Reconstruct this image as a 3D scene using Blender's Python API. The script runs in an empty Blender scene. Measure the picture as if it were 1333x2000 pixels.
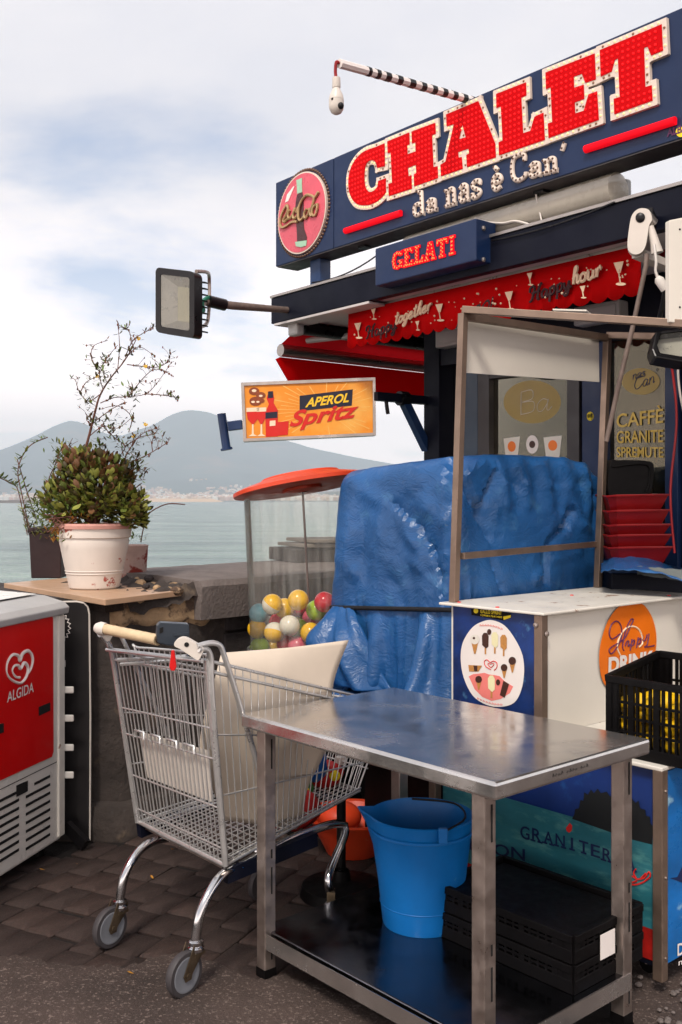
import bpy, bmesh, math, random
from mathutils import Vector, Matrix, noise
from mathutils.geometry import tessellate_polygon
random.seed(7)
R = math.radians
scene = bpy.context.scene
COL = scene.collection

# ------------------------------------------------------------------ camera
F, CX, HY, H = 1944.0, 666.5, 978.0, 1.6     # focal length, centre column and horizon row of a 1333 x 2000 frame, eye height
cd = bpy.data.cameras.new('camera'); cam = bpy.data.objects.new('camera', cd); COL.objects.link(cam)
cam.location = (0, 0, H); cam.rotation_euler = (R(90), 0, 0)
cd.sensor_fit = 'VERTICAL'; cd.sensor_height = 36.0; cd.lens = 36.0 * F / 2000.0
cd.shift_y = -(1000 - HY) / 2000.0
cd.clip_start = 0.05; cd.clip_end = 90000
scene.camera = cam

# ------------------------------------------------------------------ sky, sun, exposure
SUN_EL, SUN_AZ = 50.0, 196.0       # degrees; azimuth clockwise from +Y
world = bpy.data.worlds.new('World'); scene.world = world; world.use_nodes = True
nt = world.node_tree; nt.nodes.clear()
def wn(t, **kw):
    n = nt.nodes.new(t)
    for k, v in kw.items(): setattr(n, k, v)
    return n
def wl(a, b): nt.links.new(a, b)
sky = wn('ShaderNodeTexSky', sky_type='NISHITA'); sky.sun_disc = False
sky.sun_elevation = R(SUN_EL); sky.sun_rotation = R(SUN_AZ); sky.dust_density = 0.6; sky.ozone_density = 4.0; sky.altitude = 10
tc = wn('ShaderNodeTexCoord')
sep = wn('ShaderNodeSeparateXYZ'); wl(tc.outputs['Generated'], sep.inputs[0])
zc = wn('ShaderNodeMath', operation='MAXIMUM'); zc.inputs[1].default_value = 0.0; wl(sep.outputs['Z'], zc.inputs[0])
za = wn('ShaderNodeMath', operation='ADD'); za.inputs[1].default_value = 0.22; wl(zc.outputs[0], za.inputs[0])
cv = wn('ShaderNodeCombineXYZ')
for ax in ('X', 'Y'):
    d_ = wn('ShaderNodeMath', operation='DIVIDE'); wl(sep.outputs[ax], d_.inputs[0]); wl(za.outputs[0], d_.inputs[1]); wl(d_.outputs[0], cv.inputs[ax])
mp = wn('ShaderNodeMapping'); mp.inputs['Location'].default_value = (5.3, 0.93, 0); mp.inputs['Scale'].default_value = (0.85, 0.95, 1); wl(cv.outputs[0], mp.inputs[0])
n1 = wn('ShaderNodeTexNoise'); n1.inputs['Scale'].default_value = 1.1; n1.inputs['Detail'].default_value = 7; n1.inputs['Roughness'].default_value = 0.52; n1.inputs['Distortion'].default_value = 0.15
wl(mp.outputs[0], n1.inputs['Vector'])
cover = wn('ShaderNodeMapRange', interpolation_type='SMOOTHSTEP'); cover.inputs[1].default_value = 0.29; cover.inputs[2].default_value = 0.46
wl(n1.outputs['Fac'], cover.inputs[0])
n2 = wn('ShaderNodeTexNoise'); n2.inputs['Scale'].default_value = 2.4; n2.inputs['Detail'].default_value = 8; n2.inputs['Roughness'].default_value = 0.55
wl(mp.outputs[0], n2.inputs['Vector'])
cl = wn('ShaderNodeValToRGB'); wl(n2.outputs['Fac'], cl.inputs[0])
cl.color_ramp.elements[0].position = 0.32; cl.color_ramp.elements[0].color = (0.80, 0.79, 0.85, 1)
cl.color_ramp.elements[1].position = 0.66; cl.color_ramp.elements[1].color = (0.96, 0.915, 0.925, 1)
lowm = wn('ShaderNodeMapRange', interpolation_type='SMOOTHSTEP'); lowm.inputs[1].default_value = 0.0; lowm.inputs[2].default_value = 0.34; lowm.inputs[3].default_value = 0.9; lowm.inputs[4].default_value = 0.0
wl(zc.outputs[0], lowm.inputs[0])
low = wn('ShaderNodeMix', data_type='RGBA'); wl(lowm.outputs[0], low.inputs[0]); wl(cl.outputs[0], low.inputs[6]); low.inputs[7].default_value = (3.0, 2.58, 2.36, 1)
bgs = wn('ShaderNodeBackground'); bgs.inputs['Strength'].default_value = 0.15; wl(sky.outputs[0], bgs.inputs[0])
bgc = wn('ShaderNodeBackground'); bgc.inputs['Strength'].default_value = 1.0; wl(low.outputs[2], bgc.inputs[0])
cm = wn('ShaderNodeMath', operation='MULTIPLY_ADD'); cm.inputs[1].default_value = 0.84; cm.inputs[2].default_value = 0.16; wl(cover.outputs[0], cm.inputs[0])
lc = wn('ShaderNodeMath', operation='MAXIMUM'); wl(cm.outputs[0], lc.inputs[0])
lw = wn('ShaderNodeMath', operation='MULTIPLY'); lw.inputs[1].default_value = 0.85; wl(lowm.outputs[0], lw.inputs[0]); wl(lw.outputs[0], lc.inputs[1])
mx = wn('ShaderNodeMixShader'); wl(lc.outputs[0], mx.inputs[0]); wl(bgs.outputs[0], mx.inputs[1]); wl(bgc.outputs[0], mx.inputs[2])
wo = wn('ShaderNodeOutputWorld'); wl(mx.outputs[0], wo.inputs['Surface'])

sl = bpy.data.lights.new('sun', 'SUN'); sl.energy = 2.7; sl.angle = R(12); sl.color = (1.0, 0.93, 0.83)
sun = bpy.data.objects.new('sun', sl); COL.objects.link(sun)
sd = Vector((math.sin(R(SUN_AZ)) * math.cos(R(SUN_EL)), math.cos(R(SUN_AZ)) * math.cos(R(SUN_EL)), math.sin(R(SUN_EL))))
sun.rotation_euler = sd.to_track_quat('Z', 'Y').to_euler(); sun.location = (0, 0, 30)
vs = scene.view_settings
vs.view_transform = 'Standard'; vs.look = 'None'; vs.gamma = 1.0; vs.use_curve_mapping = False; vs.exposure = 0.12
scene.render.engine = 'CYCLES'
scene.cycles.max_bounces = 6; scene.cycles.diffuse_bounces = 1; scene.cycles.glossy_bounces = 4; scene.cycles.transparent_max_bounces = 16; scene.cycles.volume_bounces = 0
scene.cycles.use_denoising = True; scene.cycles.caustics_reflective = False; scene.cycles.caustics_refractive = False

# ------------------------------------------------------------------ helpers
def V(*a): return Vector(a)
def ray(px, py): return Vector(((px - CX) / F, 1.0, (HY - py) / F))
def W(px, py, D): return Vector((0, 0, H)) + ray(px, py) * D
def G(px, py, z=0.0):
    r = ray(px, py); return Vector((0, 0, H)) + r * ((z - H) / r.z)
def proj(p): return (CX + p.x / p.y * F, HY - (p.z - H) / p.y * F)
def c(r, g, b):
    f = lambda x: (x / 255 / 12.92) if x / 255 <= 0.04045 else ((x / 255 + 0.055) / 1.055) ** 2.4
    return (f(r), f(g), f(b), 1)

class Plane:
    """an upright or leaning flat face: a runs along ex, b along ey (up), n points out of the face"""
    def __init__(s, o, ex, ey=(0, 0, 1)):
        s.o = Vector(o); s.ex = Vector(ex).normalized(); s.ey = Vector(ey).normalized(); s.n = s.ex.cross(s.ey).normalized()
    def w(s, a, b, k=0.0): return s.o + s.ex * a + s.ey * b + s.n * k
    def at(s, px, py, k=0.0):
        r = ray(px, py); o = Vector((0, 0, H)); q = s.o + s.n * k
        p = o + r * ((q - o).dot(s.n) / r.dot(s.n)) - s.o
        return (p.dot(s.ex), p.dot(s.ey))
    def pts(s, L, k=0.0): return [s.at(x, y, k) for x, y in L]

class MB:
    def __init__(s): s.v = []; s.f = []
    def add(s, vs_, fs):
        b = len(s.v); s.v.extend(Vector(p) for p in vs_); s.f.extend(tuple(i + b for i in f) for f in fs); return s
    def hexa(s, p):     # p: four bottom then four top points
        return s.add(p, [(3, 2, 1, 0), (4, 5, 6, 7), (0, 1, 5, 4), (1, 2, 6, 5), (2, 3, 7, 6), (3, 0, 4, 7)])
    def box(s, o, ex, ey, ez):   # corner o and three edge vectors
        o = Vector(o); ex = Vector(ex); ey = Vector(ey); ez = Vector(ez)
        return s.hexa([o, o + ex, o + ex + ey, o + ey, o + ez, o + ex + ez, o + ex + ey + ez, o + ey + ez])
    def bar(s, a, b, w, h, up=(0, 0, 1)):
        a = Vector(a); b = Vector(b); d = (b - a).normalized(); up = Vector(up)
        if abs(d.dot(up)) > 0.98: up = Vector((1, 0, 0))
        x = d.cross(up).normalized() * w / 2; y = x.normalized().cross(d) * h / 2
        return s.hexa([a - x - y, a + x - y, a + x + y, a - x + y, b - x - y, b + x - y, b + x + y, b - x + y])
    def post(s, a, b, w, ang):   # upright square tube turned by ang
        a = Vector(a); b = Vector(b); x = Vector((math.cos(ang), math.sin(ang), 0)) * w / 2; y = Vector((-math.sin(ang), math.cos(ang), 0)) * w / 2
        return s.hexa([a - x - y, a + x - y, a + x + y, a - x + y, b - x - y, b + x - y, b + x + y, b - x + y])
    def tube(s, pts, r, seg=8, cap=True):
        pts = [Vector(p) for p in pts]; n = len(pts); rr = r if isinstance(r, (list, tuple)) else [r] * n
        up = None; rings = []
        for i in range(n):
            t = (pts[min(i + 1, n - 1)] - pts[max(i - 1, 0)])
            t = t.normalized() if t.length > 1e-9 else Vector((0, 0, 1))
            if up is None:
                up = t.orthogonal().normalized()
            up = (up - t * up.dot(t)); up = up.normalized() if up.length > 1e-6 else t.orthogonal().normalized()
            sd_ = t.cross(up); rings.append([pts[i] + (up * math.cos(2 * math.pi * k / seg) + sd_ * math.sin(2 * math.pi * k / seg)) * rr[i] for k in range(seg)])
        vs_ = [p for q in rings for p in q]; fs = []
        for i in range(n - 1):
            for k in range(seg):
                a = i * seg + k; b = i * seg + (k + 1) % seg
                fs.append((a, b, b + seg, a + seg))
        if cap: fs.append(tuple(range(seg))[::-1]); fs.append(tuple((n - 1) * seg + k for k in range(seg)))
        return s.add(vs_, fs)
    def lathe(s, prof, cen, axis=(0, 0, 1), seg=32, caps=True):
        cen = Vector(cen); ax = Vector(axis).normalized(); x = ax.orthogonal().normalized(); y = ax.cross(x)
        vs_ = []; fs = []; n = len(prof)
        for r, z in prof:
            for k in range(seg):
                t = 2 * math.pi * k / seg; vs_.append(cen + ax * z + (x * math.cos(t) + y * math.sin(t)) * r)
        for i in range(n - 1):
            for k in range(seg):
                a = i * seg + k; b = i * seg + (k + 1) % seg; fs.append((a, b, b + seg, a + seg))
        if caps:
            if prof[0][0] > 1e-5: fs.append(tuple(range(seg))[::-1])
            if prof[-1][0] > 1e-5: fs.append(tuple((n - 1) * seg + k for k in range(seg)))
        return s.add(vs_, fs)
    def ball(s, cen, r, seg=14, rings=9, sc=(1, 1, 1)):
        cen = Vector(cen); vs_ = []; fs = []
        for i in range(rings + 1):
            p = math.pi * i / rings
            for k in range(seg):
                t = 2 * math.pi * k / seg
                vs_.append(cen + Vector((math.sin(p) * math.cos(t) * r * sc[0], math.sin(p) * math.sin(t) * r * sc[1], -math.cos(p) * r * sc[2])))
        for i in range(rings):
            for k in range(seg):
                a = i * seg + k; b = i * seg + (k + 1) % seg; fs.append((a, b, b + seg, a + seg))
        return s.add(vs_, fs)
    def prism(s, P, loops, k0, k1, back=False):
        """flat shape on plane P: loops in (a, b), from depth k0 to k1 out of the face"""
        fl = [q for l in loops for q in l]; tris = tessellate_polygon([[Vector((a, b, 0)) for a, b in l] for l in loops])
        vs_ = [P.w(a, b, k1) for a, b in fl]; fs = []
        for t in tris:
            p, q, r_ = (fl[i] for i in t); ar = (q[0] - p[0]) * (r_[1] - p[1]) - (q[1] - p[1]) * (r_[0] - p[0])
            fs.append(t if ar > 0 else t[::-1])
        n = len(fl)
        if k1 != k0:
            vs_ += [P.w(a, b, k0) for a, b in fl]; o = 0
            for li, l in enumerate(loops):
                ar = sum(l[i][0] * l[(i + 1) % len(l)][1] - l[(i + 1) % len(l)][0] * l[i][1] for i in range(len(l)))
                ccw = (ar > 0) == (li == 0)
                for i in range(len(l)):
                    a = o + i; b = o + (i + 1) % len(l)
                    fs.append((a, a + n, b + n, b) if ccw else (b, b + n, a + n, a))
                o += len(l)
            if back: fs += [tuple(i + n for i in t)[::-1] for t in fs[:len(tris)]]
        return s.add(vs_, fs)
    def grid(s, fn, nu, nv):
        vs_ = [fn(i / nu, j / nv) for j in range(nv + 1) for i in range(nu + 1)]
        fs = [(j * (nu + 1) + i, j * (nu + 1) + i + 1, (j + 1) * (nu + 1) + i + 1, (j + 1) * (nu + 1) + i) for j in range(nv) for i in range(nu)]
        return s.add(vs_, fs)
    def emit(s, name, mat, parent=None, smooth=None, bev=0.0, loc=None, kind=None, label=None):
        root = parent
        while root is not None and root.parent is not None: root = root.parent
        org = root.location.copy() if root is not None else Vector(loc if loc is not None else (0, 0, 0))
        me = bpy.data.meshes.new(name); me.from_pydata([tuple(p - org) for p in s.v], [], s.f); me.validate(); me.update()
        me.materials.append(mat)
        if smooth is not None:
            me.polygons.foreach_set('use_smooth', [True] * len(me.polygons))
            me.set_sharp_from_angle(angle=R(smooth))
        o = bpy.data.objects.new(name, me); COL.objects.link(o)
        if parent is None: o.location = org
        else: o.parent = parent
        if bev:
            m = o.modifiers.new('bevel', 'BEVEL'); m.width = bev; m.segments = 2; m.limit_method = 'ANGLE'; m.angle_limit = R(40)
        if kind: o['kind'] = kind
        if label: o['label'] = label
        return o

def thing(name, label, cat, loc, group=None):
    o = bpy.data.objects.new(name, None); o.empty_display_size = 0.1; COL.objects.link(o)
    o.location = Vector(loc); o['label'] = label; o['category'] = cat
    if group: o['group'] = group
    return o
def tag(o, label, cat, group=None):
    o['label'] = label; o['category'] = cat
    if group: o['group'] = group
    return o
def piece(name, me, parent, M):
    """one more object that shares a mesh; M is the world matrix"""
    o = bpy.data.objects.new(name, me); COL.objects.link(o); o.parent = parent
    root = parent
    while root is not None and root.parent is not None: root = root.parent
    o.matrix_local = (Matrix.Translation(-root.location) @ M) if root is not None else M
    return o
def share(mb, name, mat, smooth=None):
    me = bpy.data.meshes.new(name); me.from_pydata([tuple(p) for p in mb.v], [], mb.f); me.update(); me.materials.append(mat)
    if smooth is not None:
        me.polygons.foreach_set('use_smooth', [True] * len(me.polygons)); me.set_sharp_from_angle(angle=R(smooth))
    return me
def seg_matrix(a, b, r):
    """unit cylinder (radius 1, z 0..1) laid from a to b"""
    a = Vector(a); b = Vector(b); d = b - a
    return Matrix.Translation(a) @ d.to_track_quat('Z', 'Y').to_matrix().to_4x4() @ Matrix.Diagonal((r, r, d.length, 1))
def smoothpts(pts, n=6, closed=False):
    pts = [Vector(p) for p in pts]; out = []; N = len(pts)
    for i in range(N if closed else N - 1):
        if closed: p0, p1, p2, p3 = pts[(i - 1) % N], pts[i], pts[(i + 1) % N], pts[(i + 2) % N]
        else: p0, p1, p2, p3 = pts[max(i - 1, 0)], pts[i], pts[i + 1], pts[min(i + 2, N - 1)]
        for k in range(n):
            t = k / n
            out.append(0.5 * ((2 * p1) + (p2 - p0) * t + (2 * p0 - 5 * p1 + 4 * p2 - p3) * t * t + (3 * p1 - p0 - 3 * p2 + p3) * t ** 3))
    if not closed: out.append(pts[-1])
    return out
def sm2(L, n=5, closed=True): return [(p.x, p.y) for p in smoothpts([Vector((a, b, 0)) for a, b in L], n, closed)]
def offset2(l, d):
    n = len(l); ar = sum(l[i][0] * l[(i + 1) % n][1] - l[(i + 1) % n][0] * l[i][1] for i in range(n)); sg = 1 if ar > 0 else -1; out = []
    for i in range(n):
        p = Vector(l[i - 1]); q = Vector(l[i]); r_ = Vector(l[(i + 1) % n])
        e1 = (q - p).normalized(); e2 = (r_ - q).normalized()
        n1_ = Vector((e1.y, -e1.x)) * sg; n2_ = Vector((e2.y, -e2.x)) * sg
        m = n1_ + n2_; k = 1 + n1_.dot(n2_)
        m = m / max(k, 0.45); out.append((q.x + m.x * d, q.y + m.y * d))
    return out
def ell(cx, cy, rx, ry, n=40): return [(cx + rx * math.cos(2 * math.pi * k / n), cy + ry * math.sin(2 * math.pi * k / n)) for k in range(n)]
def inpoly(p, l):
    x, y = p; ins = False; n = len(l)
    for i in range(n):
        x1, y1 = l[i]; x2, y2 = l[(i + 1) % n]
        if (y1 > y) != (y2 > y) and x < (x2 - x1) * (y - y1) / (y2 - y1) + x1: ins = not ins
    return ins
def along(l, step, closed=True):
    out = []; acc = 0.0; n = len(l)
    for i in range(n if closed else n - 1):
        a = Vector(l[i]); b = Vector(l[(i + 1) % n]); d = (b - a).length
        while acc < d:
            out.append(tuple(a + (b - a) * (acc / d))); acc += step
        acc -= d
    return out
_txt = {}
def textgeo(s, bold=0.0, shear=0.0, space=1.0):
    key = (s, bold, shear, space)
    if key not in _txt:
        cu = bpy.data.curves.new('t', 'FONT'); cu.body = s; cu.offset = bold; cu.shear = shear; cu.space_character = space; cu.resolution_u = 4; cu.fill_mode = 'FRONT'
        ob = bpy.data.objects.new('t', cu); COL.objects.link(ob)
        dg = bpy.context.evaluated_depsgraph_get(); me = bpy.data.meshes.new_from_object(ob.evaluated_get(dg))
        vs_ = [(v.co.x, v.co.y) for v in me.vertices]; fs = [tuple(p.vertices) for p in me.polygons]
        bpy.data.objects.remove(ob); bpy.data.meshes.remove(me); bpy.data.curves.remove(cu)
        x0 = min(p[0] for p in vs_); x1 = max(p[0] for p in vs_); y0 = min(p[1] for p in vs_); y1 = max(p[1] for p in vs_)
        _txt[key] = ([((a - x0) / (x1 - x0), (b - y0) / (y1 - y0)) for a, b in vs_], fs)
    return _txt[key]
def affine(P, bl, br, tl, k=0.0):
    """unit square -> plane (a, b), from three picture corners or three local corners"""
    a, b, d = bl, br, tl
    return lambda u, v: (a[0] + (b[0] - a[0]) * u + (d[0] - a[0]) * v, a[1] + (b[1] - a[1]) * u + (d[1] - a[1]) * v)
def text_on(mb, P, s, bl, br, tl, k=0.002, bold=0.0, shear=0.0, space=1.0):
    vs_, fs = textgeo(s, bold, shear, space); A = affine(P, bl, br, tl)
    out = []
    for f in fs:
        p = [A(*vs_[i]) for i in f]; ar = sum(p[i][0] * p[(i + 1) % len(p)][1] - p[(i + 1) % len(p)][0] * p[i][1] for i in range(len(p)))
        out.append(f if ar > 0 else f[::-1])
    mb.add([P.w(*A(u, v), k) for u, v in vs_], out)
def text_dots(P, s, bl, br, tl, nx, ny, bold=0.0):
    vs_, fs = textgeo(s, bold); A = affine(P, bl, br, tl); out = []
    for j in range(ny):
        for i in range(nx):
            q = ((i + .5) / nx, (j + .5) / ny)
            if any(inpoly(q, [vs_[k] for k in f]) for f in fs): out.append(A(*q))
    return out

# cursive stroke letters: list of strokes, each a list of points in a box about 1 high (x height 0.5), and the advance
SCR = {
 'H': ([[(.02,.62),(.06,.9),(.22,.98),(.30,.8),(.22,.4),(.12,.08),(.0,.02)], [(.72,1.0),(.58,.8),(.5,.4),(.46,.05),(.56,.0)], [(.14,.5),(.36,.54),(.6,.52)]], .66),
 'h': ([[(.05,.3),(.22,.75),(.24,1.0),(.15,.92),(.1,.45),(.08,0)], [(.08,.2),(.2,.48),(.3,.44),(.29,.1),(.34,0),(.42,.12)]], .42),
 'a': ([[(.34,.42),(.2,.5),(.06,.32),(.08,.06),(.2,.02),(.33,.3),(.35,.46)], [(.35,.46),(.32,.1),(.37,.0),(.46,.14)]], .45),
 'p': ([[(.1,.5),(.08,.0),(.04,-.42)], [(.08,.3),(.2,.5),(.34,.42),(.33,.12),(.2,.0),(.1,.06)]], .42),
 'y': ([[(.04,.46),(.06,.12),(.18,.02),(.32,.46)], [(.33,.48),(.28,-.1),(.16,-.4),(.02,-.3),(.2,-.08),(.44,.1)]], .42),
 't': ([[(.16,.92),(.12,.3),(.14,.04),(.24,.0),(.34,.12)], [(.0,.62),(.3,.66)]], .32),
 'o': ([[(.2,.5),(.06,.36),(.06,.1),(.18,.0),(.32,.12),(.32,.36),(.2,.5)], [(.3,.44),(.44,.42)]], .42),
 'g': ([[(.33,.42),(.2,.5),(.06,.34),(.08,.08),(.2,.02),(.32,.2),(.34,.46)], [(.34,.46),(.3,-.1),(.18,-.4),(.04,-.3),(.22,-.06),(.44,.1)]], .43),
 'e': ([[(.06,.22),(.3,.32),(.28,.48),(.14,.48),(.05,.24),(.12,.02),(.26,.02),(.4,.16)]], .4),
 'r': ([[(.06,.5),(.1,.3),(.09,0)], [(.1,.28),(.2,.5),(.34,.46)]], .34),
 'u': ([[(.06,.48),(.06,.1),(.16,.0),(.3,.14),(.34,.48)], [(.34,.48),(.33,.08),(.44,.1)]], .44),
 'C': ([[(.62,.86),(.7,.98),(.5,1.02),(.18,.74),(.06,.3),(.2,.0),(.44,.06),(.6,.24)]], .62),
 'c': ([[(.32,.42),(.2,.5),(.06,.3),(.1,.04),(.22,.0),(.4,.16)]], .38),
 'l': ([[(.05,.2),(.24,.72),(.24,1.0),(.14,.9),(.1,.3),(.14,.02),(.26,.08)]], .26),
 'i': ([[(.08,.48),(.07,.1),(.13,0),(.22,.12)], [(.11,.68),(.12,.72)]], .22),
 'n': ([[(.06,.5),(.06,0)], [(.06,.26),(.2,.5),(.32,.4),(.31,.06),(.42,.1)]], .44),
 's': ([[(.3,.42),(.16,.5),(.08,.38),(.26,.2),(.24,.02),(.04,.04)]], .36),
 'd': ([[(.33,.42),(.2,.5),(.06,.32),(.08,.06),(.2,.02),(.33,.3)], [(.4,1.0),(.36,.1),(.44,.04)]], .46),
 'z': ([[(.04,.46),(.34,.48),(.06,.04),(.38,.02)]], .4),
 'B': ([[(.1,.95),(.12,0)], [(.1,.95),(.4,.95),(.42,.6),(.14,.52),(.46,.46),(.46,.08),(.12,.02)]], .52),
 '-': ([[(.02,.28),(.2,.28)]], .24), ' ': ([], .25), "'": ([[(.08,1.0),(.04,.78)]], .14),
}
def script_on(mb, P, s, bl, br, tl, r=0.004, k=0.003, seg=5, n=5):
    """handwriting as thin raised strokes; the unit box is x: whole word, y: baseline to cap height"""
    x = 0.0; st = []
    for ch in s:
        g, adv = SCR[ch]
        for q in g: st.append([(x + a, b) for a, b in q])
        x += adv
    A = affine(P, bl, br, tl)
    for q in st:
        pts = [P.w(*A(a / x, b), k) for a, b in q]
        mb.tube(smoothpts(pts, n), r, seg)

# ------------------------------------------------------------------ materials
def pmat(name, col, rough=.5, metal=0.0, var=.12, vs=6.0, bump=0.0, bs=60.0, col2=None, c2s=9.0, c2t=.6, c2w=.05, spec=.5, trans=0.0, alpha=1.0, emit=None, es=0.0, coat=0.0, rvar=.12, sss=0.0, stretch=None, ior=1.45):
    m = bpy.data.materials.new(name); m.use_nodes = True; t = m.node_tree; b = t.nodes['Principled BSDF']
    tcx = t.nodes.new('ShaderNodeTexCoord'); src = tcx.outputs['Object']
    if stretch:
        mpp = t.nodes.new('ShaderNodeMapping'); mpp.inputs['Scale'].default_value = stretch; t.links.new(src, mpp.inputs[0]); src = mpp.outputs[0]
    def nz(sc, det=5):
        n = t.nodes.new('ShaderNodeTexNoise'); n.inputs['Scale'].default_value = sc; n.inputs['Detail'].default_value = det; n.inputs['Roughness'].default_value = .6
        t.links.new(src, n.inputs['Vector']); return n
    out = None
    if var:
        n = nz(vs); mr = t.nodes.new('ShaderNodeMapRange'); mr.inputs[1].default_value = .3; mr.inputs[2].default_value = .7; mr.inputs[3].default_value = 1 - var; mr.inputs[4].default_value = 1 + var
        t.links.new(n.outputs['Fac'], mr.inputs[0])
        mxx = t.nodes.new('ShaderNodeVectorMath'); mxx.operation = 'SCALE'; mxx.inputs[0].default_value = col[:3]; t.links.new(mr.outputs[0], mxx.inputs['Scale']); out = mxx.outputs[0]
        if rvar:
            m2 = t.nodes.new('ShaderNodeMapRange'); m2.inputs[1].default_value = .3; m2.inputs[2].default_value = .7; m2.inputs[3].default_value = max(.02, rough - rvar); m2.inputs[4].default_value = min(1, rough + rvar)
            n3 = nz(vs * 2.3); t.links.new(n3.outputs['Fac'], m2.inputs[0]); t.links.new(m2.outputs[0], b.inputs['Roughness'])
    if col2:
        n = nz(c2s, 8); mr = t.nodes.new('ShaderNodeMapRange'); mr.inputs[1].default_value = c2t; mr.inputs[2].default_value = c2t + c2w; t.links.new(n.outputs['Fac'], mr.inputs[0])
        mi = t.nodes.new('ShaderNodeMix'); mi.data_type = 'RGBA'; t.links.new(mr.outputs[0], mi.inputs[0])
        if out: t.links.new(out, mi.inputs[6])
        else: mi.inputs[6].default_value = col
        mi.inputs[7].default_value = col2; out = mi.outputs[2]
    if out: t.links.new(out, b.inputs['Base Color'])
    else: b.inputs['Base Color'].default_value = col
    if not (var and rvar): b.inputs['Roughness'].default_value = rough
    b.inputs['Metallic'].default_value = metal; b.inputs['Specular IOR Level'].default_value = spec; b.inputs['IOR'].default_value = ior
    b.inputs['Transmission Weight'].default_value = trans; b.inputs['Alpha'].default_value = alpha; b.inputs['Coat Weight'].default_value = coat
    if sss: b.inputs['Subsurface Weight'].default_value = sss; b.inputs['Subsurface Radius'].default_value = (.01, .006, .004)
    if emit: b.inputs['Emission Color'].default_value = emit; b.inputs['Emission Strength'].default_value = es
    if bump:
        n = nz(bs, 6); bp = t.nodes.new('ShaderNodeBump'); bp.inputs['Strength'].default_value = bump; bp.inputs['Distance'].default_value = .01
        t.links.new(n.outputs['Fac'], bp.inputs['Height']); t.links.new(bp.outputs[0], b.inputs['Normal'])
    m['col'] = 0
    return m
def glassmat(name, tint=(1, 1, 1, 1), refl=.12, rough=.03, dirt=.06, dcol=(.7, .7, .7, 1), ior=1.5, gcol=(1, 1, 1, 1)):
    """a clear sheet: see-through, mirror-like at a slant, with a thin film of dirt"""
    m = bpy.data.materials.new(name); m.use_nodes = True; t = m.node_tree; t.nodes.clear()
    o = t.nodes.new('ShaderNodeOutputMaterial'); tr = t.nodes.new('ShaderNodeBsdfTransparent'); tr.inputs[0].default_value = tint
    gl = t.nodes.new('ShaderNodeBsdfGlossy'); gl.inputs['Roughness'].default_value = rough; gl.inputs[0].default_value = gcol
    fr = t.nodes.new('ShaderNodeFresnel'); fr.inputs[0].default_value = ior
    mm = t.nodes.new('ShaderNodeMath'); mm.operation = 'ADD'; mm.inputs[1].default_value = refl; mm.use_clamp = True; t.links.new(fr.outputs[0], mm.inputs[0])
    mi = t.nodes.new('ShaderNodeMixShader'); t.links.new(mm.outputs[0], mi.inputs[0]); t.links.new(tr.outputs[0], mi.inputs[1]); t.links.new(gl.outputs[0], mi.inputs[2])
    df = t.nodes.new('ShaderNodeBsdfDiffuse'); df.inputs[0].default_value = dcol
    tcx = t.nodes.new('ShaderNodeTexCoord'); mp_ = t.nodes.new('ShaderNodeMapping'); mp_.inputs['Scale'].default_value = (30, 30, 2.5); t.links.new(tcx.outputs['Object'], mp_.inputs[0])
    n = t.nodes.new('ShaderNodeTexNoise'); n.inputs['Scale'].default_value = 1; n.inputs['Detail'].default_value = 6; t.links.new(mp_.outputs[0], n.inputs['Vector'])
    mr = t.nodes.new('ShaderNodeMapRange'); mr.inputs[1].default_value = .35; mr.inputs[2].default_value = .75; mr.inputs[3].default_value = dirt * .4; mr.inputs[4].default_value = dirt * 2; t.links.new(n.outputs['Fac'], mr.inputs[0])
    m2 = t.nodes.new('ShaderNodeMixShader'); t.links.new(mr.outputs[0], m2.inputs[0]); t.links.new(mi.outputs[0], m2.inputs[1]); t.links.new(df.outputs[0], m2.inputs[2])
    t.links.new(m2.outputs[0], o.inputs[0])
    return m
def lamp_mat(name, col, e):
    m = pmat(name, col, .6, var=0, emit=col, es=e, spec=.08); m.cycles.emission_sampling = 'NONE'; return m

M = {}
M['joint'] = pmat('joint_soil', c(26, 20, 18), .95, var=.3, vs=14, bump=.5, bs=90)
M['stone'] = pmat('lava_paving', c(58, 45, 41), .66, var=.3, vs=7, bump=.55, bs=75, col2=c(46, 36, 34), c2s=11, c2t=.55, c2w=.15)
M['stone2'] = pmat('lava_paving_dark', c(54, 41, 37), .70, var=.3, vs=9, bump=.55, bs=85, col2=c(80, 64, 58), c2s=12, c2t=.58, c2w=.15)
M['stone3'] = pmat('lava_paving_brown', c(64, 49, 44), .64, var=.3, vs=6, bump=.5, bs=70, col2=c(52, 41, 38), c2s=9, c2t=.54, c2w=.12)
M['asphalt'] = pmat('worn_asphalt', c(72, 59, 54), .85, var=.4, vs=2.2, bump=1.0, bs=110, col2=c(132, 116, 108), c2s=95, c2t=.55, c2w=.12)
M['plaster'] = pmat('old_plaster', c(176, 146, 112), .92, var=.3, vs=7, bump=.9, bs=30, col2=c(84, 66, 54), c2s=9, c2t=.52, c2w=.08)
M['plaster_dark'] = pmat('sooty_render', c(62, 54, 50), .93, var=.4, vs=5, bump=1.0, bs=26, col2=c(108, 92, 76), c2s=6, c2t=.60, c2w=.12)
M['lava'] = pmat('lava_block', c(58, 51, 50), .9, var=.3, vs=9, bump=.9, bs=45)
M['lava_top'] = pmat('lava_coping', c(112, 102, 98), .9, var=.2, vs=8, bump=.7, bs=60)
M['tile_board'] = pmat('tan_board', c(188, 152, 122), .4, var=.12, vs=5, bump=.1, bs=30)
M['white_paint'] = pmat('white_enamel', c(226, 220, 212), .34, var=.07, vs=3, coat=.1, col2=c(186, 170, 156), c2s=8, c2t=.67, c2w=.08)
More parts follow.
